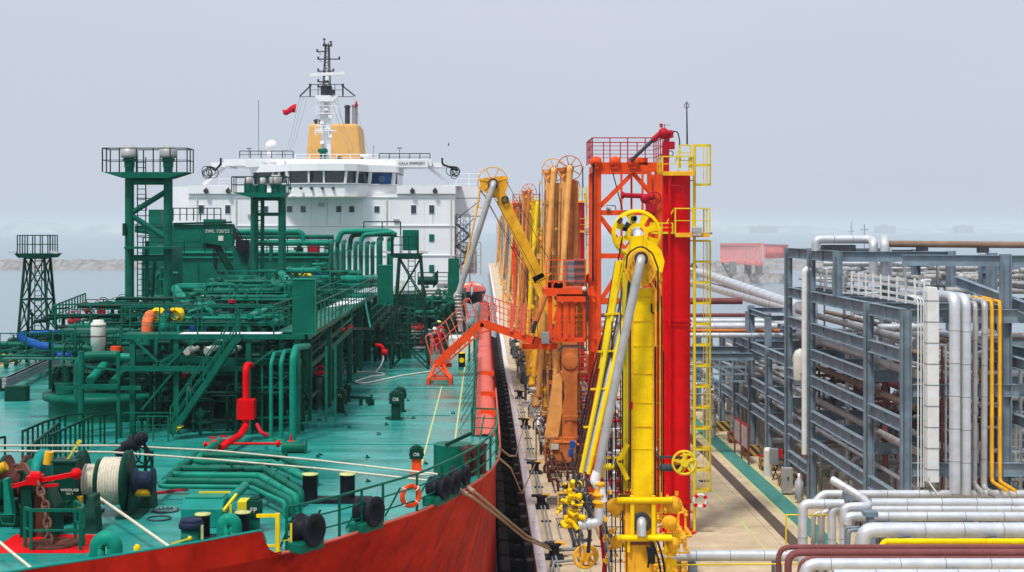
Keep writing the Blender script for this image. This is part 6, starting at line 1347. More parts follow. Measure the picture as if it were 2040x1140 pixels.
# ------------------------------------------------ orange gangway tower
YG = 78.0
def G(px, py, dy=0): return P(px, py, YG + dy)
gt = thing('gangway_tower', 'orange red lattice tower with a railed top beside the red column', 'tower', (G(1250, 0).x, YG, 0))
xl, xr = G(1190, 0).x, G(1312, 0).x; zt = G(0, 343).z
mb = MB()
for x in (xl, xr):
    for dy in (0, 3.6): mb.bar((x, YG + dy, 0), (x, YG + dy, zt), .4, .4)
mb.build('tower_leg', 'orange', gt)
mb = MB().bar((xl - .2, YG, zt + .27), (xr + .25, YG, zt + .27), .5, .52).bar((xl, YG + 3.6, zt + .27), (xr, YG + 3.6, zt + .27), .4, .5).bar((xl, YG + .3, zt + .2), (xl, YG + 3.4, zt + .2), .4, .4)
for py in (424, 510, 600): z = G(0, py).z; mb.bar((xl + .2, YG, z), (xr, YG, z), .25, .28)
mb.build('cross_beam', 'orange', gt)
mb = MB(); xm = G(1262, 0).x
for (x0, y0), (x1, y1) in (((1262, 345), (1197, 412)), ((1262, 345), (1316, 405)), ((1197, 432), (1245, 495)), ((1300, 432), (1250, 495)), ((1197, 600), (1250, 520)), ((1250, 520), (1312, 600))):
    mb.bar(G(x0, y0), G(x1, y1), .2, .18); mb.bar(G(x0 - 4, y0, 3.6), G(x1 - 6, y1, 3.6), .12)
for px in (1238, 1258, 1280, 1296): mb.bar(G(px, 345, 3.2), G(px, 600, 3.2), .12)
mb.build('diagonal_brace', 'orange', gt)
mb = MB()
for px in (1187, 1225, 1262): c = G(px, 323, -.3); mb.lathe(c, [(0, -.15), (.32, -.15), (.32, .15), (0, .15)], 20, (0, 1, 0)).bar(c - Vector((0, 0, .35)), c, .3, .3)
mb.box(G(1270, 322), (1.1, .5, .4)); mb.build('hoist_drum', 'orange', gt)
MB().rail([(xl - .3, YG - .3, zt + .53), (xr + .2, YG - .3, zt + .53), (xr + .2, YG + 3.8, zt + .53), (xl - .3, YG + 3.8, zt + .53), (xl - .3, YG - .3, zt + .53)], 1.35, 1.0, 3, .022).build('top_railing', 'dred', gt)
mb = MB(); mb.tube([G(1182, 325, -.5), G(1181, 560, -.5)], .05, n=6).tube([G(1221, 345), G(1240, 418)], .03, n=6).tube([G(1258, 345), G(1258, 415)], .025, n=6); mb.build('hoist_cable', 'black', gt)
MB().tube([G(1240, 389, -.3), G(1284, 391, -.3), G(1290, 400, -.3), G(1292, 428, -.3)], .14, n=12).sphere(G(1285, 396, -.3), .28, 12).sphere(G(1298, 392, -.3), .22, 10).cyl(G(1238, 389, -.3), G(1243, 389, -.3), .2, n=12).torus(G(1304, 395, -.4), .35, .04, (0, 1, 0), n=20, m=6).box(G(1296, 415, -.3), (.5, .4, .5)).build('fire_monitor', 'dred', gt)
MB().cyl(G(1208, 415, -.2), G(1216, 415, -.2), .14, n=10).build('tower_lamp', 'clad2', gt); MB().tube([G(1208, 410), G(1226, 410), G(1227, 420), G(1240, 421)], .025, n=5).build('lamp_cable', 'black', gt)
# hoist mast and operator platform
mb = MB().bb(G(1172, 0).x, G(1184, 0).x, YG - .3, YG + .3, G(0, 700).z, G(0, 560).z).lathe(G(1177, 556, -.35), [(0, 0), (.3, 0), (.3, .5), (0, .5)], 18, (0, 1, 0))
for py in (590, 602, 675): z = G(0, py).z; mb.bb(G(1170, 0).x, G(1186, 0).x, YG - .34, YG + .34, z, z + .12)
mb.build('hoist_mast', 'orange', gt)
op = thing('operator_platform', 'orange steel platform with grey cabinets beside the gangway hinge', 'platform', G(1140, 680))
MB().bb(G(1083, 0).x, G(1172, 0).x, YG - .8, YG + 2.2, G(0, 578).z - .3, G(0, 574).z).bb(G(1108, 0).x, G(1168, 0).x, YG - .8, YG + 2.2, G(0, 592).z - .22, G(0, 585).z).build('platform_deck', 'orange', op); MB().bb(G(1098, 0).x, G(1166, 0).x, YG - .6, YG + 2.2, G(0, 680).z, G(0, 672).z).build('platform_deck', 'orange', op)
mb = MB()
for px, y0 in ((1096, 580), (1113, 590), (1127, 595), (1140, 595), (1166, 590)): mb.bar(G(px, y0, -.5), G(px, 676, -.5), .24 if px != 1127 else .3)
mb.bar(G(1113, 640, -.5), G(1098, 676, -.5), .2).bar(G(1118, 595, -.5), G(1104, 640, -.5), .15).bar(G(1040, 690, 0), G(1110, 690, 0), .3, .3); mb.build('platform_post', 'orange', op)
MB().rail([G(1088, 574, -.7), G(1166, 574, -.7), G(1166, 574, 2.1)], 1.55, .9, 4, .022).build('platform_railing', 'orange', op); MB().rail([G(1116, 674, -.6), G(1166, 674, -.6)], 1.35, .6, 4, .022).build('platform_railing', 'orange', op)
MB().bb(G(1122, 0).x, G(1143, 0).x, YG - .6, YG + .2, G(0, 562).z, G(0, 517).z).build('grey_cabinet', 'grey', op, bevel=.02); MB().bb(G(1143.3, 0).x, G(1165, 0).x, YG - .62, YG + .3, G(0, 566).z, G(0, 516).z).build('maroon_cabinet', mat('maroon_grey_cabinet', (.17, .09, .09), .6), op, bevel=.02)
mb = MB(); rnd = random.Random(5)
for k in range(10): mb.box(G(1094 + rnd.random() * 26, 566 + rnd.random() * 6, -.2), (.2, .3, .35))
mb.build('winch_gear', 'orange', op); pipework(G(1100, 0).x, G(1168, 0).x, YG + .2, YG + 2, G(0, 672).z, G(0, 600).z, 16, 91, 'cabin_piping', 'gold', op, (.03, .08))
MB().tube([G(1168, 560, -.8), G(1168, 700, -.8)], .035, n=6).tube([G(1160, 583, -.8), G(1170, 583, -.8), G(1170, 640, -.8)], .05, n=7).build('service_hose', 'darkgrey', op); MB().sphere(G(1164, 576, -.9), .14, 10).build('platform_lamp', 'offwhite', op)
MB().tube([G(1113, 700), G(1122, 690), G(1160, 690), G(1166, 700)], .08, n=8).build('water_pipe', 'grey', op)
# gangway
YB = 76.0
def B(px, py, dy=0): return P(px, py, YB + dy)
gw = thing('gangway', 'orange red boarding gangway bending down from the jetty tower onto the green deck', 'gangway', B(958, 640))
mb = MB()
for dy in (-.55, .75):
    mb.bar(B(1092, 690, dy), B(1062, 678, dy), .1, .5).bar(B(1064, 679, dy), B(958, 643, dy), .1, .42).bar(B(960, 643, dy), B(868, 727, dy), .1, .42)
mb.add([B(1064, 673, -.5), B(960, 637, -.5), B(960, 637, .7), B(1064, 673, .7)], [(0, 1, 2, 3)]); mb.add([B(960, 638, -.5), B(869, 722, -.5), B(869, 722, .7), B(960, 638, .7)], [(0, 1, 2, 3)])
mb.build('gangway_beam', 'orange', gw)
tr = MB()
for dy in (-.55, .75):
    tr.bar(B(956, 664, dy), B(880, 732, dy), .09).bar(B(956, 664, dy), B(1000, 652, dy), .08)
    for k in range(7): 
        t = k / 7; a = B(950, 652, dy).lerp(B(872, 725, dy), t); b = B(950, 668, dy).lerp(B(882, 732, dy), t + .07); tr.bar(a, b, .06)
tr.build('gangway_truss', 'orange', gw)
FR = mat('faded_red_rail_paint', (.72, .13, .09), .5)
for dy in (-.6, .8):
    rl = MB()
    for k in range(13):
        t = k / 12; a = B(1062, 672, dy).lerp(B(962, 636, dy), t); b = a + Vector((0, 0, 1.35)); rl.bar(a, b, .05)
        if k < 12:
            a2 = B(1062, 672, dy).lerp(B(962, 636, dy), (k + 1) / 12)
            for h in (.35, .7, 1.0, 1.35): rl.bar(a + Vector((0, 0, h)), a2 + Vector((0, 0, h)), .03)
    for k in range(9):
        t = k / 8; a = B(952, 640, dy).lerp(B(876, 712, dy), t); u = Vector((-.45, 0, 1.25)); rl.tube([a, a + u, a + u + Vector((-.35, 0, -.1)), a + Vector((-.5, 0, .1))] if k in (0, 8) else [a, a + u], .028, n=6, bend=.2)
        if k < 8:
            a2 = B(952, 640, dy).lerp(B(876, 712, dy), (k + 1) / 8)
            for h in (.5, 1.0): rl.bar(a + u * h, a2 + u * h, .03)
    for px in (1018, 1042): rl.bar(B(px, 668 - (1042 - px) * .3, dy), B(px + 3, 605, dy), .2)
    for px in (952, 966, 980): rl.tube([B(px, 640, dy), B(px - 6, 612, dy), B(px + 2, 602, dy), B(px + 10, 612, dy), B(px + 4, 640, dy)], .03, n=6, bend=.2)
    rl.build('gangway_railing', FR, gw)
ft = MB()
for dx, dy in ((-1, -.5), (1, -.5), (-1, .8), (1, .8)): ft.bar(B(875 + dx * 8, 727, dy), Vector((B(880 + dx * 22, 0, dy).x, YB - 3.6 + dy, DZ + .12)), .13)
z = DZ + .3
q = [Vector((B(880 + s * 21, 0).x, YB - 3.6 + d, z)) for s, d in ((-1, -.5), (1, -.5), (1, .8), (-1, .8))]
for i in range(4): ft.bar(q[i], q[(i + 1) % 4], .1)
ft.bar(B(868, 725), B(900, 728), .2); ft.bar(q[0], B(888, 730, -.5), .07); ft.bar(q[1], B(872, 730, -.5), .07)
for v in q: ft.cyl(v - Vector((0, 0, z - DZ - .01)), v, .09, n=10)
ft.build('landing_frame', 'orange', gw)
MB().bar(B(868, 728, -.6), B(858, 668, -.6), .05).tube([B(858, 728, -.6), B(858, 690, -.6), B(868, 672, -.6), B(878, 680, -.6), B(885, 712, -.6)], .03, n=6, bend=.3).build('boarding_rail', 'orange', gw)
MB().cyl(B(1087, 588, -.9), B(1068, 640, -.9), .16, n=14).build('support_cylinder', 'dorange', gw); mb = MB().cyl(B(1068, 640, -.9), B(1061, 664, -.9), .09, n=10); mb.tube([B(1068, 640, -.9) + (B(1061, 664, -.9) - B(1068, 640, -.9)) * (k / 40) + Vector((math.cos(k * 1.26) * .13, math.sin(k * 1.26) * .13, 0)) for k in range(41)], .02, n=5); mb.build('cylinder_spring', 'darkgrey', gw)
a = B(1079, 685, -.9); b = B(1094, 662, -.9); MB().bb(a.x, b.x, YB - 1.0, YB - .6, a.z, b.z).build('control_box', 'grey', gw, bevel=.02)
g2 = copy_tree(gt, None, (-1.6, 128, 0)); g2['label'] = 'distant pinkish red lattice tower seen between the yellow arms'; g2['group'] = gt['group'] = 'gangway lattice towers on the jetty'
# ------------------------------------------------ yellow orange arm reaching over the ship
YR = 93.0
def K(px, py, dy=0): return P(px, py, YR + dy)
ra = thing('loading_arm', 'golden loading arm folded over the gangway with grey pipe reaching the ship manifold', 'loading arm', K(1130, 950))
MB().bar(K(1000, 396), K(1076, 560), .5, .78).bar(K(1070, 548), K(1112, 640), .5, 1.0).bar(K(1068, 562), K(1098, 545), .56, .08).build('inboard_arm', 'gold', ra)
c = K(982, 366, -.4)
mb = MB().wheel(c + Vector((0, .3, .1)), 1.0, (0, 1, 0), .035, 7, .3); mb.build('cable_wheel', 'gold', ra)
MB().prism([K(955, 356, -.1), K(1009, 350, -.1), K(1010, 372, -.1), K(1004, 392, -.1), K(992, 396, -.1), K(972, 388, -.1), K(957, 374, -.1)], (0, .2, 0)).prism([K(986, 372, -.3), K(1000, 374, -.3), K(1012, 392, -.3), K(1008, 402, -.3), K(996, 406, -.3), K(984, 388, -.3)], (0, .5, 0)).build('wheel_quadrant', 'gold', ra)
MB().lathe(c, [(.36, .1), (.36, -.1), (.25, -.1), (.25, .1)], 20, (0, 1, 0)).torus(K(1006, 398, -.4), .2, .06, (0, 1, 0)).build('swivel_ring', 'darkgrey', ra)
MB().tube([K(983, 366, .2), K(984, 364, -.7), K(960, 440, -.8), K(914, 583, -.8), K(907, 592, -.8)], .2, n=14, bend=.4).build('outboard_pipe', 'clad2', ra)
MB().tube([K(957, 372, -.2), K(952, 408, -.4), K(935, 490, -.6), K(918, 560, -.7)], .06, n=8).bar(K(948, 412, -.4), K(961, 415, -.4), .08).bar(K(935, 488, -.5), K(947, 490, -.5), .08).build('outboard_strut', 'gold', ra)
mb = MB(); 
for k in range(8): p = K(912 + k * .6, 590 + k * 7, -.8); mb.lathe(p, [(.2, 0), (.27, .03), (.27, .1), (.18, .14), (.18, .24)], 14)
mb.tube([K(905, 590, -.8), K(912, 600, -.8), K(918, 660, -.8)], .17, n=12); mb.build('end_coupler', 'clad2', ra)
mb = MB()
for a, b in (((958, 378), (1040, 520)), ((1008, 360), (1095, 520)), ((985, 395), (1082, 575)), ((962, 385), (1055, 560))): mb.bar(K(*a, -.5), K(*b, -.5), .035)
mb.build('control_cable', 'black', ra)
MB().bb(K(1120, 0).x, K(1150, 0).x, YR, YR + .9, K(0, 870).z, K(0, 640).z).build('riser_column', 'dorange', ra)
mb = MB().prism([K(1085, 870), K(1112, 870), K(1124, 790), K(1120, 740), K(1108, 750), K(1100, 770)], (0, .5, 0)); mb.build('base_gusset', 'pale', ra)
MB().cyl((K(1134, 0).x, YR + .4, 0), (K(1134, 0).x, YR + .4, 3.2), .5, n=18).cyl((K(1134, 0).x, YR + .4, 1.9), (K(1134, 0).x, YR + .4, 2.1), .75, n=18).lathe(K(1136, 720, -.1), [(0, 0), (.55, 0), (.55, .1), (0, .1)], 22, (0, 1, 0)).bar(K(1122, 760, -.2), K(1100, 690, -.2), .1).bar(K(1122, 830, -.2), K(1152, 830, -.2), .1).build('base_column', 'dorange', ra, bevel=.02); MB().box(K(1124, 900, -.5), (1.5, 1.0, 1.3)).box(K(1124, 880, -.5), (1.6, 1.1, .08)).build('base_housing', 'dorange', ra, bevel=.02)
mb = MB().rail([K(1086, 940, -.8), K(1120, 940, -.8)], 2.2, .6, 4, .03); mb.build('base_railing', 'dorange', ra); a = K(1105, 890, -1.1); MB().box(a, (.5, .1, .35)).build('name_plate', 'offwhite', ra)
# ------------------------------------------------ generic parked loading arms
def parked(x, y, topz, m1, m2, label, mirror_=1, big=1.0, mw=None):
    t = thing('loading_arm', label, 'loading arm', (x, y, 0), 'parked loading arms along the jetty'); 
    MB().bb(x + .02, x + .72 * big, y, y + .6, 3.2, topz - .9).bb(x + .1, x + .64 * big, y - .03, y + .65, 9, 9.2).bb(x + .1, x + .64 * big, y - .03, y + .65, 14, 14.15).build('riser_column', m2, t); MB().cyl((x - .08, y + .3, 3.3), (x - .08, y + .3, topz - .5), .13, n=10).cyl((x + .8 * big, y + .3, 3.3), (x + .8 * big, y + .3, topz - 3), .05, n=8).build('product_riser', m1, t)
    MB().cyl((x + .2, y + .4, 0), (x + .2, y + .4, 3.3), .5, n=14).lathe((x + .2, y + .4, 3.0), [(.8, 0), (.8, .2)], 14).build('base_column', m2, t)
    c = Vector((x + .1, y - .3, topz)); MB().wheel(c, .85 * big, (0, 1, 0), .035, 8, .22).lathe(c, [(.3, -.15), (.3, .25)], 16, (0, 1, 0)).prism([c + Vector((-.85, .1, 0)), c + Vector((.3, .1, .1)), c + Vector((.2, .1, -.75)), c + Vector((-.4, .1, -.7))], (0, .15, 0)).build('cable_wheel', mw or m2, t)
    MB().tube([c + Vector((0, .2, 0)), c + Vector((0, -.35, 0)), (x - 1.0, y - 1.0, 4.2)], .2, n=12, bend=.2).lathe((x - 1.15, y - 1.0, 3.4), [(.15, 0), (.3, .05), (.3, .3), (.2, .4), (.2, .8)], 12).build('outboard_pipe', m1, t)
    MB().bar((x - .2, y - .1, topz - .4), (x - .62, y - .1, 5.0), .34, .3).bar((x - .45, y + .3, topz - .4), (x - .95, y + .3, 4), .12).build('inboard_arm', m1, t)
    mb = MB()
    for dx in (-.85, .88): mb.bar((x + .1 + dx * big, y - .3, topz), (x + .1 + dx * big * .9, y - .3, 4), .03)
    mb.build('control_cable', 'black', t)
    mb = MB().box((x, y - .2, topz - 1.6), (.35, .3, .5)).bar((x - .7, y - .1, topz - 2.4), (x + .5, y - .1, topz - 2.4), .1).bar((x - .9, y - .2, 8), (x + .5, y - .2, 8), .1); mb.build('arm_bracket', m2, t)
    mb = MB(); rnd = random.Random(int(y * 7))
    for k in range(22): mb.box((x + rnd.uniform(-1.2, 1.0), y + rnd.uniform(-.9, .2), rnd.uniform(2.5, topz - .5)), (rnd.uniform(.1, .45), .15, rnd.uniform(.06, .4)))
    for k in range(4): z_ = rnd.uniform(4, topz - 2); mb.bar((x - 1.1, y - .5, z_), (x + .8, y - .2, z_), .06)
    mb.rail([(x - .9, y - .7, 6.1), (x + 1.3, y - .7, 6.1), (x + 1.3, y + .9, 6.1)], 1.1, .8, 3, .025).bb(x - .9, x + 1.35, y - .7, y + .9, 5.98, 6.08); mb.build('service_platform', m2 if m2 != 'clad2' else 'dorange', t)
    mb = MB()
    for k in range(5): x_ = x - .9 + k * .42; mb.tube([(x_, y - .6, topz - 1 - k * .4), (x_ - .15, y - .8, 9), (x_ + .1, y - .6, 3.5)], .03, n=5, bend=1)
    mb.build('hose_bundle', 'darkgrey', t)
    return t
parked(K(1131, 0, 3).x, YR + 3, 20.0, 'pale', 'dorange', 'pale orange parked loading arm with the highest cable wheel, right of the golden arm', 1, 1.0)
parked(K(1101, 0, 5).x, YR + 6, 20.0, 'pale', 'pale', 'pale orange parked loading arm with a wheel just left of the highest wheel', 1, .95, 'pale')
parked(5.35, 166, 20.3, 'dorange', 'gold', 'small loading arm with a reddish wheel standing between the golden and pale arms', 1, 1.0, 'hullpink')
parked(5.9, 156, 18.7, 'yellow', 'yellow', 'deep yellow parked loading arm just below the small reddish wheel', 1, .8)
for k, (y, m, lb_) in enumerate(((112, 'gold', 'golden parked loading arm whose body shows just behind the orange operator platform'), (126, 'pale', 'pale parked loading arm directly behind the golden folded arm'))):
    parked(5.0 + k * .6, y, 15.2, m, m, lb_)
for k, (y, m) in enumerate(((176, 'pale'), (190, 'dorange'), (215, 'pale'), (240, 'pale'), (270, 'clad2'), (310, 'pale'), (352, 'clad2'), (400, 'pale'), (455, 'pale'))):  # pale paint on these far arms stands in for distance haze
    t = parked(5.4, y, 20.2 - (k % 3) * .9, m, m, '', big=(1, .85, .95)[k % 3]); t.rotation_euler.z = R((-14, 9, 18, -8, 12)[k % 5]); t['label'] = 'faint parked loading arm in the distant row behind the golden arm'
# lower yellow column seen under the gangway
cy_ = thing('pipe_riser', 'stout yellow flared column standing under the orange gangway', 'column', (5.1, 143, 0)); MB().prism([(4.3, 142.7, 0), (6.0, 142.7, 0), (5.75, 142.7, 3.4), (4.75, 142.7, 3.4)], (0, .8, 0)).bb(4.75, 5.75, 142.6, 143.6, 3.41, 5.2).build('flared_base', 'gold', cy_); MB().bb(4.2, 6.4, 141.6, 142.4, .002, .5).build('plinth', 'clad2', cy_)
for k, (x, y, m, lb_) in enumerate(((6.3, 108, 'dorange', 'rusty orange flared column standing behind the orange operator platform'), (7.8, 97, 'gold', 'stout golden column between the orange riser and the tall yellow arm'), (4.9, 166, 'pale', 'pale flared column farthest along under the gangway'))):
    t = thing('pipe_riser', lb_, 'column', (x, y, 0)); MB().prism([(x - .8, y, 0), (x + .8, y, 0), (x + .5, y, 3), (x - .5, y, 3)], (0, .8, 0)).bb(x - .45, x + .45, y - .05, y + .8, 3.001, 6.6).build('flared_base', m, t); MB().cyl((x, y - .3, 5.2), (x, y + 1, 5.2), .45, n=16).cyl((x + .7, y, 0), (x + .7, y, 6), .12, n=10).box((x, y - .3, 4.2), (1.4, .4, .5)).build('pipe_joint', 'dorange', t)
# ================================================ PIPE RACK ON THE RIGHT
XR, XB = 18.8, 24.8
KY = [62.5 + 6 * k for k in range(11)]
pr = thing('pipe_rack', 'tall blue grey steel frame rack carrying pipes beside the jetty road', 'pipe rack', (XR, 80, 0))
lv = [12.0, 10.2, 8.7, 7.2, 5.2, 3.6]
LV = {0: [12.0, 10.2, 7.1, 3.6], 1: lv, 2: [14.4] + lv, 3: [14.4, 12.0, 10.2, 7.1, 3.6, 2.0]}
top = {0: 12.25, 1: 12.25, 2: 14.7, 3: 14.7, 4: 14.7}
for k, y in enumerate(KY):
    for x in (XR, XB):
        zt_ = top.get(k, 8.0 if k != 6 else 10.5); 
        if x == XB: zt_ = 14.7 if k < 5 else 8.0
        MB().ibeam((x, y, 12.3 if k == 2 and x == XR else 0), (x, y, zt_), .42, .42, .035, roll=1).build('rack_column', 'steel', pr)
for k in range(len(KY) - 1):
    L = LV.get(k, [7.7, 5.2, 3.4])
    e0 = 0 if k == 2 else .22; e1 = 0 if k == 1 else .22
    for z in L:
        MB().ibeam((XR, KY[k] + (e0 if z < 13 else .22), z), (XR, KY[k + 1] - (e1 if z < 13 else .22), z), .3, .6, .035).box((XR - .02, (KY[k] + KY[k + 1]) / 2, z), (.16, .03, .52)).build('side_beam', 'steel', pr)
        MB().ibeam((XB, KY[k] + .22, z), (XB, KY[k + 1] - .22, z), .3, .45, .035).build('rear_beam', 'steel', pr)
for k, y in enumerate(KY):
    L = ([14.4] if k in (2, 3, 4) else []) + [12.0, 8.7, 5.2] if k < 5 else [7.7, 5.2]
    for z in L: MB().ibeam((XR + .22, y, z), (XB - .22, y, z), .3, .55, .035).build('cross_beam', 'steel', pr)
mb = MB()
mb.ibeam((XR + .2, 62.4, 12.0), (34, 62.4, 12.0), .3, .6).ibeam((XR + .2, 62.4, 5.2), (34, 62.4, 5.2), .3, .6); mb.build('cross_beam', 'steel', pr)
x_ = P(2003, 0, 62.6).x; mb = MB().ibeam((x_, 62.6, 0), (x_, 62.6, 14.75), .45, .42, .035, roll=1); mb.ibeam((x_ + .2, 62.6, 14.45), (34, 62.6, 14.45), .3, .5).ibeam((x_ - 4.2, 64, 14.45), (x_ - .2, 62.8, 14.45), .3, .5); mb.build('rack_column', 'steel', pr)
x2 = P(1960, 0, 70).x; MB().ibeam((x2, 70, 0), (x2, 70, 14.6), .4, .42, .035, roll=1).ibeam((x2 - .2, 70, 13.9), (x2 + 5, 70, 14.5), .3, .5).build('rack_column', 'steel', pr)
mb = MB()
for a, b in (((1905, 560), (2060, 620)), ((1920, 690), (2050, 730)), ((1930, 800), (2050, 845))): mb.ibeam(P(*a, 72), P(*b, 60.5), .3, .5)
mb.build('sloping_beam', 'steel', pr)
mb = MB()
for y_ in (66.5, 74.5): mb.ibeam((XB, y_, 8.7), (34, y_, 8.7), .25, .4).ibeam((XB, y_, 12.0), (34, y_, 12.0), .25, .4)
mb.build('outer_beam', 'steel', pr)
for x_q, y_q in ((28.5, 66.5), (30.5, 74.5), (33, 80), (27.5, 88)): MB().ibeam((x_q, y_q, 0), (x_q, y_q, 12.8), .35, .35, .03, roll=1).build('outer_column', 'steel', pr)
# striped column guards
for k in (4, 5, 6, 7, 8):
    y = KY[k]; MB().bb(XR - .55, XR + .5, y - .5, y + .5, .002, .75).build('column_guard', 'hazard', pr, bevel=.03)
def pipe(L, r, m, label, bands=2.0, n=14, bend=None, name='pipe'):
    mb_ = MB(); mb_.seam = m in ('clad', 'clad2')
    return single(mb_.tube(L, r, n=n, bands=bands, bw=.05, bo=1.03, bend=bend), name, m, label, 'pipe')
# pipes inside the rack running along it
rnd = random.Random(77); names = {10.5: 'upper', 9.0: 'second', 7.5: 'third', 5.6: 'fourth', 4.0: 'lowest'}
grp = 'pipes lying inside the rack levels'
for z, m_l in ((10.6, ('clad2', 'brown', 'clad')), (9.15, ('clad2', 'clad', 'brown')), (7.65, ('brown', 'maroon', 'clad2')), (5.7, ('clad2', 'clad', 'clad2')), (4.1, ('clad', 'clad2', 'maroon'))):
    for i, m in enumerate(m_l):
        x = 19.5 + i * 1.7; r = rnd.uniform(.1, .21); o = MB().tube([(x, 63 + i * .8, z + r), (x, 122 if z < 7 else 87, z + r)], r, n=12, bands=2.2, bw=.07, bo=1.05).build('pipe', m)
        tag(o, '%s pipe lying lengthwise on the %s level inside the rack, %s of three' % ({'clad2': 'dull grey', 'brown': 'brown', 'clad': 'silver', 'maroon': 'maroon'}[m], {10.6: 'top', 9.15: 'second', 7.65: 'middle', 5.7: 'fourth', 4.1: 'lowest'}[z], ('front', 'middle', 'back')[i]), 'pipe', grp)
rn = thing('small_bore_piping', 'cluster of thin vertical pipes and drains low inside the pipe rack', 'pipes', (21, 70, 0))
pipework(19.3, 24, 63.5, 84, 0, 4.2, 50, 81, 'pipe_run', 'clad2', rn, (.05, .15), .85); pipework(19.3, 24.4, 63.5, 84, 4.2, 9, 22, 82, 'pipe_run', 'maroon', rn, (.06, .15), .6); pipework(19.2, 24.4, 84, 122, 0, 6.5, 60, 83, 'pipe_run', 'clad2', rn, (.08, .2), .3); pipework(19.2, 24.4, 84, 118, 0, 5, 20, 84, 'pipe_run', 'brown', rn, (.06, .16), .3); pipework(20, 30, 64, 84, 0, 12, 60, 85, 'pipe_run', 'clad', rn, (.06, .18), .5)
pipework(24, 33, 64, 100, 12.2, 13.9, 34, 86, 'pipe_run', 'clad2', rn, (.08, .2), .05); pipework(22, 33, 63, 66, 0, 12, 24, 87, 'pipe_run', 'clad', rn, (.06, .13), .9)
for x, y, w_, h_, d in ((19.6, 66, 1.6, 1.6, 2.5), (22.5, 70, 2, 2.2, 3), (20.5, 78, 2, 2.4, 3), (21, 90, 2.4, 2.2, 6), (21, 102, 2.4, 2.4, 8)):
    tt = thing('equipment_cabinet', 'pale grey equipment housing standing on the floor inside the rack', 'cabinet', (x, y, 0), 'grey housings inside the pipe rack'); MB().bb(x, x + w_, y, y + d, .003, h_).build('housing', 'clad2' if y > 80 else 'tray', tt, bevel=.04); MB().bb(x - .04, x + w_ + .04, y - .04, y + d + .04, h_ + .001, h_ + .07).build('lid', 'steel', tt)
bg_ = MB(); rnd = random.Random(14)
for k in range(16): x = rnd.uniform(25, 40); y = rnd.uniform(66, 120); bg_.bb(x, x + rnd.uniform(.5, 2.5), y, y + 2, 0, rnd.uniform(2, 9))
pipework(19.2, 24.4, 63, 87, 8.8, 13.6, 26, 89, 'pipe_run', 'clad', rn, (.05, .13), .25); pipework(19.2, 24.4, 63, 87, 5.3, 8.6, 20, 90, 'pipe_run', 'darkgrey', rn, (.05, .13), .35)
# dark equipment skids behind
for k in range(14):
    x = 25.5 + (k % 5) * 3.1; y = 70 + (k // 5) * 17 + (k % 3) * 3; h = 3 + (k * 37 % 60) / 10
    single(MB().bb(x, x + 2.2, y, y + 4, .003, h).bb(x - .1, x + 2.3, y - .1, y + 4.1, h + .001, h + .12).bar((x, y - .06, .2), (x, y - .06, h), .12).bar((x + 2.2, y - .06, .2), (x + 2.2, y - .06, h), .12).bar((x, y - .06, h / 2), (x + 2.2, y - .06, h / 2), .1), 'equipment_skid', 'steel' if k % 3 else 'darkgrey', 'dark steel clad equipment skid standing in the shade behind the pipe rack', 'equipment', 'equipment skids behind the pipe rack')
# side wall cable tray and its drop
tr_ = thing('cable_tray', 'white ladder style cable tray running along the rack and dropping as a tall box', 'cable tray', (19.4, 70, 12))
mb = MB(); xt = 19.45
for z in (12.55, 12.85, 13.2, 13.5): mb.bar((xt, 61.2, z), (xt, 84, z), .05, .13)
for k in range(17): y = 61.8 + k * 1.35; mb.bar((xt - .05, y, 12.45), (xt - .05, y, 13.65), .07, .09)
mb.build('tray_ladder', 'tray', tr_)
a = P(1845, 960, 61); b = P(1868, 572, 61); dr = MB().prism([(a.x, 60.8, a.z), (b.x, 60.8, a.z), (b.x, 60.8, b.z - .25), (b.x - .1, 60.8, b.z), (a.x + .05, 60.8, b.z), (a.x, 60.8, b.z - .2)], (0, .45, 0)).build('tray_box', 'tray', tr_, bevel=.01); mb = MB()
for py in range(600, 950, 42): z = P(0, py, 60.8).z; mb.bb(a.x - .015, b.x + .015, 60.78, 61.27, z, z + .03)
mb.build('box_joint', 'grey', tr_); mb = MB()
for px in (1829, 1835, 1840): q = P(px, 0, 61.4).x; mb.tube([(q, 63, 12.9), (q, 61.4, 12.8), (q, 61.4, 4.6)], .03, n=6, bend=.3)
mb.build('conduit', 'tray', tr_)
# large vertical cladding pipes
def V(px, py, Y): return P(px, py, Y)
pipe([V(1800, 582, 68), V(1902, 592, 60.5), V(1902, 982, 60.5)], .235, 'clad', 'thick silver pipe turning down right next to the white tray box, left of its twin', 1.6, 20, .5)
pipe([V(1840, 585, 66), V(1924, 594, 60.7), V(1924, 985, 60.7)], .22, 'clad', 'thick silver pipe turning down, right one of the big vertical pair', 1.6, 20, .5)
pipe([V(1900, 600, 67), V(1943, 605, 61.5), V(1941, 965, 61.5), V(1960, 985, 60)], .11, 'clad2', 'thin grey vertical pipe between the silver pair and the grey clad pipe', 1.6)
pipe([V(1910, 595, 67), V(1962, 602, 61.8), V(1960, 975, 61.8), V(1990, 990, 60)], .14, 'clad2', 'grey clad vertical pipe left of the two yellow pipes', 1.5)
for k, (px, lb) in enumerate(((1976, 'slim yellow vertical pipe, left of the yellow pair'), (1992, 'slim yellow vertical pipe, right of the yellow pair'))):
    pipe([V(px - 38, 592, 68), V(px, 602, 62), V(px, 960, 62), V(px + 30, 978, 60)], .085, 'gold', lb, 0, 12, .25)
for px, lb in ((1877, 'thin maroon and grey riser just right of the white tray box'), (1884, 'thin grey riser close beside the big silver pipe')): pipe([V(px, 690, 62.5), V(px, 980, 62.5)], .06, 'maroon' if px == 1877 else 'clad', lb, 0, 10)
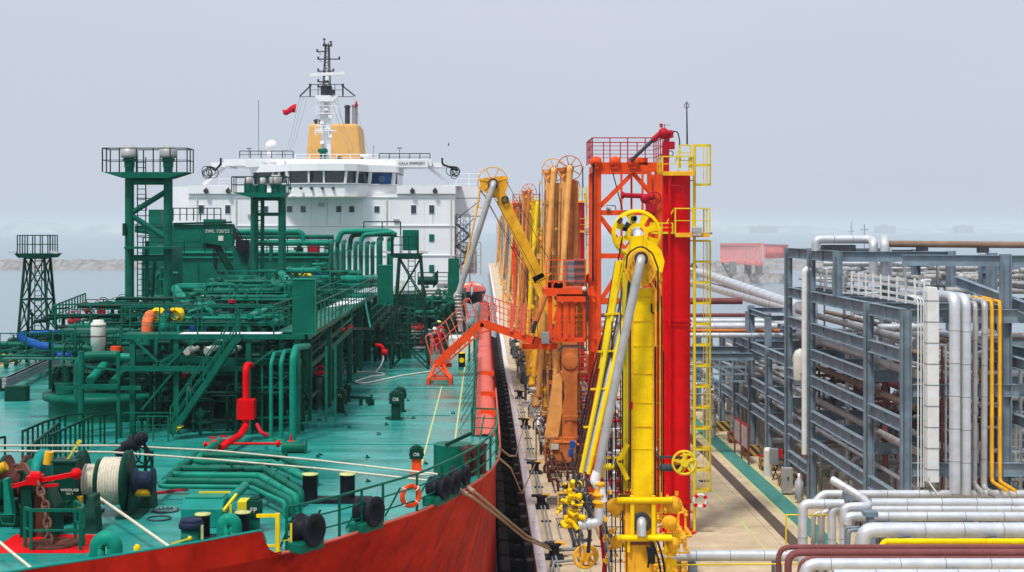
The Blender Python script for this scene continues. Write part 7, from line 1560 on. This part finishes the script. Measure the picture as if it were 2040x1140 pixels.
pipe([V(1870, 988, 60.2), V(1850, 960, 60.8), V(1850, 700, 62)], .05, 'clad2', 'slender conduit behind the white tray box', 0, 8)
pipe([V(1665, 545, 81), V(1608, 536, 80.6), V(1603, 540, 80.4), V(1603, 905, 80.4)], .17, 'tray', 'pale vertical pipe hooked over in front of the second rack column', 3.0, 14, .3)
vv = P(1594, 760, 83); single(MB().lathe((vv.x, 83, vv.z), [(0, 0), (.35, 0), (.4, .15), (.4, 1.5), (.3, 1.8), (0, 1.95)], 18), 'small_vessel', 'offwhite', 'cream rounded vessel beside the pale hooked pipe', 'vessel')
# top pipes
pipe([V(1740, 555, 76), V(1740, 484, 76), V(1736, 477, 77), V(1625, 477, 77), V(1625, 500, 77)], .235, 'clad', 'thick silver pipe crossing the top of the rack with a drop at its right end', 1.4, 18, .35)
pipe([V(1762, 560, 75), V(1762, 482, 75), V(1762, 476, 79)], .235, 'clad', 'thick silver vertical pipe just left of the long brown pipe', 1.6, 18, .3); pipe([V(1774, 560, 75.6), V(1773, 495, 75.6)], .1, 'tray', 'thin white vertical pipe tucked against the thick silver one', 1.2)
pipe([V(1768, 486, 79), V(2140, 489, 79)], .19, 'brown', 'long brown pipe running level across the top right against the sky', 0, 16)
single(MB().bb(P(1640, 0, 79).x, P(1705, 0, 79).x, 79, 79.6, P(0, 506, 79).z, P(0, 488, 79).z).bb(P(1650, 0, 79).x, P(1700, 0, 79).x, 78.9, 79, P(0, 502, 79).z, P(0, 492, 79).z), 'valve_block', 'darkgrey', 'dark valve block under the thick silver pipe on the rack top', 'valve')
for k, (py, r, m, x0, lb) in enumerate(((525, .17, 'clad', 1640, 'silver pipe at the upper level behind the rack columns'), (545, .1, 'clad2', 1775, 'grey pipe just under the bright silver pipe at upper right'), (552, .14, 'clad2', 1780, 'dull grey pipe third from the top behind the right columns'), (563, .12, 'clad', 1900, 'pale pipe lowest of the level bundle at upper right'), (535, .09, 'clad', 1775, 'thin bright pipe in the level bundle at upper right'))):
    pipe([P(x0, py, 86 - k), P(2150, py + 1, 86 - k)], r, m, lb, 2.4)
single(MB().bar(P(1780, 566, 78), P(2140, 572, 78), .5, .06).bar(P(1780, 560, 78), P(2140, 564, 78), .06, .1).bar(P(1775, 575, 80), P(1860, 560, 84), .5, .08), 'cable_tray', 'steel', 'long grey cable tray lying level below the upper right pipes', 'cable tray')
for px in (1752 + 50, 1868, 1958): single(MB().bar(P(px, 590, 78), P(px, 520, 78), .14), 'stanchion', 'clad2', 'short grey support post standing among the upper right pipes', 'post', 'support posts among the upper pipes')
for px in (1837, 1958): single(MB().bar(P(px, 504, 79), P(px, 492, 79), .6, .3), 'pipe_shoe', 'darkgrey', 'dark support saddle under the long brown pipe', 'support', 'saddles under the brown pipe')
for k, (py, r, m) in enumerate(((600, .2, 'brown'), (640, .16, 'brown'), (690, .13, 'clad'), (760, .2, 'clad'), (830, .15, 'clad2'))): pipe([P(1868, py + 30, 70), P(2150, py + 30, 70)], r, m, ('brown', 'dark brown', 'silver', 'thick silver', 'dull grey')[k] + ' level pipe seen between the vertical pipes, ' + ('topmost', 'second', 'middle', 'fourth', 'lowest')[k] + ' of its stack', 2.5)
single(MB().ladder(P(2022, 970, 63), P(2022, 850, 63), .4), 'rack_ladder', 'offwhite', 'short white ladder at the right edge behind the yellow pipes', 'ladder')
# pipe bridge over the road
pb_ = thing('pipe_bridge', 'low steel bridge frame crossing the road with level pipes on top', 'pipe bridge', (17, 100, 0))
mb = MB()
for y in (97.5, 103): mb.ibeam((10.5, y, 7.0), (20.5, y, 7.0), .3, .5)
for x in (12.5, 15.5, 18.3): mb.ibeam((x, 97.5, 6.7), (x, 103, 6.7), .2, .3)
for z in (6.3, 5.8, 5.3): mb.bar((11, 97.4, z), (18.2, 97.4, z), .1, .14)
for k in range(9): mb.bar((11 + k * .9, 97.35, 5.2), (11 + k * .9, 97.35, 6.8), .09)
mb.build('bridge_beam', 'steel', pb_); mb = MB()
for x in (10.8,): 
    for y in (97.5, 103): mb.ibeam((x, y, 0), (x, y, 7.0), .3, .3)
for (a, b) in (((1490, 618), (1530, 632)), ((1528, 634), (1562, 634)), ((1490, 618), (1560, 618))): mb.ibeam(P(*a, 99), P(*b, 95), .25, .35)
mb.bar(P(1530, 632, 95), P(1530, 690, 95), .4).bar(P(1490, 620, 99), P(1490, 660, 99), .35); mb.build('bridge_frame', 'steel', pb_)
for k, (py, r, m, lb) in enumerate(((600, .24, 'maroon', 'thick maroon pipe crossing above the road, highest of the level ones'), (628, .14, 'maroon', 'thin maroon pipe crossing above the road just over the white pipes'), (640, .2, 'clad', 'white clad pipe on the road bridge under the thin maroon pipe'), (651, .3, 'clad', 'thickest silver pipe on the road bridge'), (659, .12, 'dorange', 'orange brown pipe squeezed between silver pipes on the road bridge'), (668, .17, 'clad', 'lowest bright silver pipe on the road bridge'))):
    Y_ = 98 + (5 - k) * 1.0; pipe([(7.5, Y_, P(0, py, Y_).z), (20.9 if k else 19, Y_, P(0, py, Y_).z)], r, m, lb, 2.4)
for k, (a, b) in enumerate((((1405, 546), (1592, 613)), ((1405, 568), (1590, 620)))): pipe([P(a[0] - 60, a[1] - 10, 150), P(*a, 142), P(*b, 95)], .42, 'clad', ('upper' if not k else 'lower') + ' of two fat white pipes sloping toward the rack across the water view', 3)
single(MB().bb(22, 30, 118, 130, .003, 7).bb(21.8, 30.2, 117.8, 130.2, 7.001, 7.3), 'plant_house', 'clad2', 'low grey plant building behind the far end of the rack', 'building')
pipework(13, 20, 104, 134, 0, 6, 26, 88, 'pipe_run', 'clad2', thing('far_piping', 'grey pipes and frames beyond the road bridge', 'pipes', (16, 115, 0)), (.08, .18), .4)
# road side equipment near the rack
tt = thing('sign_board', 'dark red framed notice board on legs beside the rack columns', 'sign', (XR - .8, 98, 0))
for y0 in (94.4, 97.2): MB().bb(XR - 1.0, XR - .9, y0, y0 + 2.4, .9, 2.6).build('board_panel', 'offwhite' if False else 'dred', tt); MB().bb(XR - 1.04, XR - 1.01, y0 + .2, y0 + 2.2, 1.05, 2.45).build('notice_sheet', 'clad2', tt)
MB().bar((XR - .95, 94.4, 0), (XR - .95, 94.4, 2.7), .1).bar((XR - .95, 99.6, 0), (XR - .95, 99.6, 2.7), .1).bar((XR - .95, 97, 0), (XR - .95, 97, 2.7), .1).build('board_leg', 'maroon', tt)
p = J(1545, 957); b_ = thing('electrical_box', 'grey electrical box on a black stand beside a red switch', 'electrical box', (p.x, p.y, 0)); MB().box((p.x - .1, p.y, 1.5), (.5, .4, 1.0)).build('box', 'grey', b_, bevel=.02); MB().box((p.x + .28, p.y - .1, 1.7), (.2, .3, .5)).build('red_switch', 'red', b_); mb = MB()
for sx in (-1, 1): mb.bar((p.x + sx * .2, p.y, 0), (p.x - sx * .15, p.y, 1.0), .06)
mb.build('stand', 'black', b_)
p = J(1568, 985); b_ = thing('electrical_box', 'larger grey floor cabinet nearest the green walkway line', 'electrical box', (p.x, p.y, 0)); MB().box((p.x, p.y, .85), (.6, .5, 1.5)).build('cabinet', 'clad2', b_, bevel=.02); MB().box((p.x, p.y - .28, 1.0), (.06, .03, .2)).build('handle', 'black', b_)
p = J(1592, 1002); single(MB().lathe((p.x, p.y, 0), [(.12, 0), (.12, .15), (.26, .2), (.26, 1.2), (.1, 1.45), (.1, 1.7), (0, 1.72)], 16), 'filter_vessel', 'clad', 'small silver filter vessel standing between the cabinet and the rack base', 'vessel')
p = J(1528, 935); single(MB().tube([(XR + 1, p.y, 1.9), (p.x, p.y, 1.9), (p.x, p.y, .1)], .17, n=12).cyl((p.x, p.y, 0), (p.x, p.y, .3), .3, n=12), 'vent_pipe', 'clad', 'white hooked pipe rising beside the road in front of the rack', 'pipe'); p = J(1530, 950); single(MB().cyl((p.x, p.y, .2), (p.x, p.y, 1.7), .28, n=14).lathe((p.x, p.y, 1.7), [(.28, 0), (.2, .15), (0, .2)], 14).lathe((p.x, p.y, .002), [(.3, 0), (.3, .2)], 14), 'small_tank', 'offwhite', 'small cream tank by the hooked white pipe', 'tank')
for k, (px, py) in enumerate(((1462, 882), (1522, 930))): p = J(px, py); single(MB().box((p.x, p.y, .45), (.6, .5, .7)).cyl((p.x, p.y - .3, .5), (p.x, p.y - .2, .5), .18, n=12).box((p.x, p.y, .05), (.7, .6, .09)), 'hydrant_box', 'dred', ('dark red hydrant box at a striped column guard', 'red hydrant box by the small cream tank')[k], 'hydrant', bevel=.02)
# ================================================ FOREGROUND PIPES (lower right)
ZF = 4.35
def H(py, x0, x1, r, m, label, bendpts=None, Y=None, bands=1.6):
    Y = Y or F * (CZ - ZF) / (py - VY); L = [P(x0, py, Y), P(x1, py, Y)]
    if bendpts: L = bendpts(Y) + L
    return pipe(L, r, m, label, bands, 20, .45)
H(984, 1700, 2150, .17, 'clad', 'bright silver level pipe farthest back in the lower right bundle', lambda Y: [P(1625, 1000, Y), P(1640, 984, Y)])
H(1002, 1735, 2150, .2, 'clad', 'silver level pipe second from the back in the lower right bundle'); H(1015, 1735, 2150, .15, 'clad', 'silver level pipe third from the back in the lower right bundle')
H(1029, 1690, 2150, .19, 'clad', 'silver level pipe just behind the thick white one at lower right', lambda Y: [P(1688, 1045, Y)])
H(1056, 1760, 2150, .29, 'clad', 'thickest white silver pipe curving down at lower right', lambda Y: [P(1715, 1100, Y), P(1722, 1056, Y)])
H(1079, 1775, 2150, .11, 'yellow', 'bright yellow level pipe lying above the maroon pipes', lambda Y: [P(1755, 1092, Y), P(1762, 1079, Y)], bands=0)
H(1090, 1700, 2150, .095, 'maroon', 'maroon pipe with the widest bend, outermost of the curved group', lambda Y: [P(1551, 1170, Y), P(1551, 1090, Y)], bands=0)
H(1101, 1700, 2150, .13, 'maroon', 'thicker maroon pipe nested inside the outermost maroon bend', lambda Y: [P(1570, 1180, Y), P(1570, 1101, Y)], bands=0)
H(1113, 1700, 2150, .09, 'maroon', 'thin maroon pipe just above the nearest silver pipe', lambda Y: [P(1592, 1180, Y), P(1594, 1113, Y)], bands=0)
H(1124, 1700, 2150, .2, 'clad', 'nearest silver pipe bending down beside the maroon bends', lambda Y: [P(1600, 1190, Y), P(1604, 1124, Y)])
H(1146, 1660, 2150, .2, 'clad', 'silver pipe cut off by the bottom right edge')
for x0, yt, x1, m, r, lb in ((1599, 1004, 1680, 'clad', .2, 'silver leg bending right, leftmost of the vertical legs'), (1657, 1012, 1720, 'clad', .17, 'silver vertical leg in the middle of the three legs'), (1620, 1022, 1660, 'clad2', .1, 'thin grey vertical pipe behind the leftmost silver leg'), (1636, 1020, 1670, 'clad2', .14, 'grey vertical pipe between the silver legs')):
    Y_ = 57.5 if m == 'clad' else 58.6; pipe([P(x0, 1140, Y_), P(x0, yt, Y_), P(x1, yt, Y_)], r, m, lb, 1.6, 16, .3)
pipe([P(1681, 1140, 56.6), P(1681, 1010, 56.6), P(1735, 1008, 56.6), P(1715, 990, 57.5), P(1658, 956, 58.5)], .17, 'clad', 'silver pipe rising, turning right and doubling back diagonally to an open end', 1.4, 16, .3)
fs = thing('pipe_support_frame', 'blue grey steel frame holding the lower right pipe bundle', 'frame', (18, 54, 0))
mb = MB()
for px, Y_ in ((1735, 55), (1735, 58.5), (1960, 52), (2030, 58.5)): x = P(px, 0, Y_).x; mb.ibeam((x, Y_, 0), (x, Y_, ZF - .35), .3, .3)
for x in (16.2, 19.5, 22.5): mb.ibeam((x, 47, ZF - .4), (x, 59.8, ZF - .4), .25, .3)
mb.box(P(1733, 1023, 55.6), (.5, .6, .18)).box(P(1733, 1032, 55.6), (.2, .5, .4)); mb.box(P(1695, 988, 59.3), (.6, .5, .3)); mb.build('frame_member', 'steel', fs)
single(MB().tube([P(1566, 1100, 58), P(1566, 1026, 58), P(1668, 1026, 58)], .035, n=8, bend=.05).tube([P(1566, 1026, 58), P(1566, 1026, 59), P(1566, 1090, 59)], .035, n=8, bend=.05), 'hand_railing', 'lemon', 'thin yellow handrail frame at the left of the silver legs', 'railing'); single(MB().tube([P(1684, 1090, 55.5), P(1684, 1052, 55.5), P(1712, 1050, 55.5)], .05, n=8, bend=.1).tube([P(1690, 1092, 55), P(1692, 1056, 55), P(1740, 1055, 55)], .07, n=8, bend=.2), 'small_railing', 'steel', 'blue grey bent tube rail between silver legs and the thick white pipe', 'railing')
pipe([(7.6, 60, P(0, 1107, 60).z), (13.4, 60, P(0, 1107, 60).z), (16, 60, P(0, 1107, 60).z)], .235, 'clad', 'long silver pipe lying level across the road at the bottom', 1.9, 20); pipe([(7.8, 59.6, P(0, 1126, 59.6).z), (13.6, 59.6, P(0, 1123, 59.6).z)], .035, 'lemon', 'thin yellow pipe under the long silver pipe at the bottom', 0, 8)
single(MB().bb(8.8, 9.1, 59.6, 60.4, 0, 1.6).bb(12.4, 12.7, 59.6, 60.4, 0, 1.6).bb(8.6, 9.3, 59.5, 60.5, .002, .08), 'pipe_stool', 'steel', 'low steel supports under the long silver pipe by the yellow arm', 'support')
MBp = MB()
# ================================================ FAR THINGS
tre = thing('trestle', 'pale pink red slatted trestle standing over the water behind the pipe rack', 'trestle', P(1500, 520, 560))
mb = MB(); a = P(1436, 487, 560); b = P(1530, 487, 505)
n = 22
for k in range(n + 1):
    c = P(1436, 489, 590).lerp(P(1517, 489, 480), k / n); mb.bar((c.x, c.y, c.z - 6.6), (c.x, c.y, c.z), .5, .5)
for k in range(14): c = P(1523, 492, 500).lerp(P(1566, 492, 520), k / 13); mb.bar((c.x, c.y, c.z - 4.2), (c.x, c.y, c.z), .6, .6)
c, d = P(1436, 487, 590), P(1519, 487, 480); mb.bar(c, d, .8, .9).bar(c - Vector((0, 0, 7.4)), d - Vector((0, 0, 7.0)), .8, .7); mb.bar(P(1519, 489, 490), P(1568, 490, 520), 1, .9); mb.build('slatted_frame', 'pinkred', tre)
mb = MB()
for px in (1460, 1490, 1512): c = P(px, 521, 520); mb.bar((c.x, c.y, WZ - .5), (c.x, c.y, c.z), 2.2)
mb.build('trestle_pier', 'rock', tre)
tag(rubble('breakwater', 88, 120, 590, 5.5, 22, 'rock', 9, 2), 'dark rubble bank in the water under the pink trestle', 'breakwater')
tag(rubble('breakwater', 92, 112, 520, 3.2, 6, 'rock', 10, 1.5), 'small low rubble spit nearer than the pink trestle bank', 'breakwater')
rnd = random.Random(31)
for k in range(4):
    x = rnd.choice((rnd.uniform(-2100, -1000), rnd.uniform(1000, 2400))); y = rnd.uniform(6000, 6500); h = rnd.uniform(26, 42); w_ = rnd.uniform(50, 120)
    single(MB().bb(x, x + w_, y, y + 30, WZ, WZ + h).bb(x + w_ * .3, x + w_ * .6, y, y + 20, WZ + h, WZ + h * 1.25), 'far_building', 'clad2', 'blurred block of far shore buildings on the hazy horizon', 'building', 'buildings on the far shore')
for k, (px, y) in enumerate(((1696, 900), (1722, 700))): c = P(px, 470, y); single(MB().cyl((c.x, y, WZ), (c.x, y, c.z + 9 - k * 3), .4, .2, n=6).bar((c.x - 2, y, c.z + 3), (c.x + 2, y, c.z + 3), .4).bar((c.x - 1.4, y, c.z), (c.x + 1.4, y, c.z), .3), 'signal_mast', 'grey', ('tall thin mast far away above the rack', 'short thin mast with cross arms just above the silver top pipe')[k], 'mast')
# orange lifeboat by the superstructure
c = P(940, 580, 126); lbt = thing('lifeboat', 'red topped enclosed lifeboat hanging by the white superstructure behind the grey arm pipe', 'lifeboat', (c.x, c.y, c.z - 1))
vs = MB(); n = 10; prof = []
for i in range(n + 1):
    t = i / n; y = 122 + 8 * t; s_ = max(.01, math.sin(math.pi * t)) ** .5; prof.append([(c.x - 1.3 * s_, y, c.z + .1), (c.x - 1.0 * s_, y, c.z - .8), (c.x, y, c.z - 1.2 * s_), (c.x + 1.0 * s_, y, c.z - .8), (c.x + 1.3 * s_, y, c.z + .1)])
vs.add([v for r_ in prof for v in r_], [(i * 5 + q, i * 5 + q + 1, i * 5 + 6 + q, i * 5 + 5 + q) for i in range(n) for q in range(4)], True); vs.build('boat_hull', 'navy', lbt); vs = MB()
vs.add([(c.x + (x - c.x) * 1.02, y, c.z + .1 + h) for r_ in prof for (x, y, h) in ((r_[0][0], r_[0][1], 0), (r_[1][0], r_[0][1], .45), (r_[2][0], r_[0][1], .65), (r_[3][0], r_[0][1], .45), (r_[4][0], r_[0][1], 0))], [(i * 5 + q, i * 5 + q + 1, i * 5 + 6 + q, i * 5 + 5 + q) for i in range(n) for q in range(4)], True); vs.build('boat_canopy', 'hullpink', lbt)
MB().tube([P(920, 612, 124), P(920, 568, 124), P(958, 568, 124), P(960, 590, 124)], .12, n=8).build('boat_davit', 'offwhite', ship)
MB().rail([P(905, 548, 130), P(958, 548, 130)], 3, .7, 5, .04).bb(P(925, 0, 131).x, P(950, 0, 131).x, 131, 133, P(0, 545, 131).z, P(0, 500, 131).z).build('aft_structure', 'clad2', ship)
# bird
c = P(893, 288, 60); single(MB().add([c, c + Vector((.03, 0, .1)), c + Vector((.05, .1, 0)), c + Vector((-.02, .02, -.1)), c + Vector((.0, -.1, .02))], [(0, 1, 2), (0, 2, 3), (0, 4, 1), (0, 3, 4), (1, 4, 3, 2)]), 'bird', 'darkgrey', 'tiny dark bird in the sky right of the funnel', 'bird')
# ================================================ PEOPLE
def person(x, y, z, face, top_, helmet, label, h=1.74, lean=.12, arms=((.25, .35), (.2, .3))):
    s = h / 1.74; me = bpy.data.meshes.new('person'); V_ = []; E_ = []; RD = []
    def v(a, r): V_.append((a[0] * s, a[1] * s, a[2] * s)); RD.append(r * s); return len(V_) - 1
    pel = v((0, 0, .95), .145); ch = v((0, -lean * .5, 1.22), .15); up = v((0, -lean, 1.40), .13); nk = v((0, -lean * 1.1, 1.5), .055); hd = v((0, -lean * 1.3, 1.58), .08); ht = v((0, -lean * 1.35, 1.68), .085)
    E_ += [(pel, ch), (ch, up), (up, nk), (nk, hd), (hd, ht)]
    for sg, ar in ((-1, arms[0]), (1, arms[1])):
        hp = v((sg * .09, 0, .88), .09); kn = v((sg * .11, -.04, .48), .062); an = v((sg * .12, .02, .09), .045); to = v((sg * .14, -.14, .04), .04); E_ += [(pel, hp), (hp, kn), (kn, an), (an, to)]
        sh = v((sg * .19, -lean, 1.38), .06); el = v((sg * .25, -lean + .02 - ar[0] * .3, 1.12), .045); wr_ = v((sg * .21, -lean - .12 - ar[1], 1.0 + ar[1] * .3), .033); pm = v((sg * .2, -lean - .2 - ar[1], 1.0 + ar[1] * .35), .032); E_ += [(up, sh), (sh, el), (el, wr_), (wr_, pm)]
        for f in range(4): fx = (f - 1.5) * .02; k1 = v((sg * .2 + fx, -lean - .26 - ar[1], .99 + ar[1] * .35), .009); k2 = v((sg * .2 + fx, -lean - .29 - ar[1] - (.01 if f in (1, 2) else 0), .96 + ar[1] * .35), .008); E_ += [(pm, k1), (k1, k2)]
        th = v((sg * .2 - sg * .045, -lean - .22 - ar[1], 1.0 + ar[1] * .35), .01); E_ += [(pm, th)]
    me.from_pydata(V_, E_, []); o = bpy.data.objects.new('person', me); C.objects.link(o); o.location = (x, y, z); o.rotation_euler = (0, 0, face)
    bpy.context.view_layer.objects.active = o; sk = o.modifiers.new('skin', 'SKIN'); sk.use_smooth_shade = True
    for i, r in enumerate(RD): me.skin_vertices[0].data[i].radius = (r, r * (.8 if i in (1, 2) else 1)); me.skin_vertices[0].data[i].use_root = (i == 0)
    o.modifiers.new('sub', 'SUBSURF').levels = 1; o.modifiers['sub'].render_levels = 1
    dg = bpy.context.evaluated_depsgraph_get(); dg.update(); m2 = bpy.data.meshes.new_from_object(o.evaluated_get(dg)); o.modifiers.clear(); o.data = m2
    m2.materials.clear(); m2.materials.append(M[top_]); m2.materials.append(M['skin']); m2.materials.append(M['black'])
    for p_ in m2.polygons:
        c_ = p_.center / s; p_.material_index = 1 if (c_.z > 1.48 or (c_.y < -lean - .15 - min(arms[0][1], arms[1][1]) and c_.z > .85)) else 2 if c_.z < .1 else 0
    ORG[o.name] = Vector((x, y, z)); tag(o, label, 'person')
    rot = Matrix.Rotation(face, 3, 'Z'); W_ = lambda a: Vector((x, y, z)) + rot @ (Vector(a) * s)
    c_ = W_((0, -lean * 1.35, 1.68)); MB().lathe(c_, [(.15 * s, -.01), (.125 * s, .0), (.12 * s, .06), (.08 * s, .12), (0, .135)], 16).build('helmet', helmet, o)
    f = W_((0, -lean * 1.35 - .085, 1.62)); MB().sphere(f, .014, 6).sphere(W_((.03, -lean * 1.35 - .075, 1.65)), .009, 6).sphere(W_((-.03, -lean * 1.35 - .075, 1.65)), .009, 6).build('face', 'skin', o)
    return o
person(P(871, 0, 94.6).x, 94.6, DZ, R(20), 'blueoverall', 'white', 'person in blue overalls and white helmet standing on deck behind the gangway foot'); person(P(884, 0, 94).x, 94.0, DZ, R(-40), 'redoverall', 'yellow', 'person in red overalls and yellow helmet standing on deck beside the gangway', 1.74, .2)
person(P(874, 0, 89).x, 89, DZ, R(160), 'redoverall', 'white', 'person in red overalls bending near the gangway railing', 1.7, .3)
# ================================================ HAZE
hz = MB().bb(-7200, 7200, -520, 7700, WZ - 1.4, 46).build('haze', 'water', org=(0, 0, WZ)); hm = bpy.data.materials.new('haze_air'); hm.use_nodes = True; n = hm.node_tree; n.nodes.clear()
pv = n.nodes.new('ShaderNodeVolumePrincipled'); pv.inputs['Color'].default_value = (.80, .855, .90, 1); pv.inputs['Density'].default_value = .00016; pv.inputs['Anisotropy'].default_value = 0
oo = n.nodes.new('ShaderNodeOutputMaterial'); n.links.new(pv.outputs[0], oo.inputs['Volume']); hz.data.materials.clear(); hz.data.materials.append(hm); tag(hz, kind='stuff')
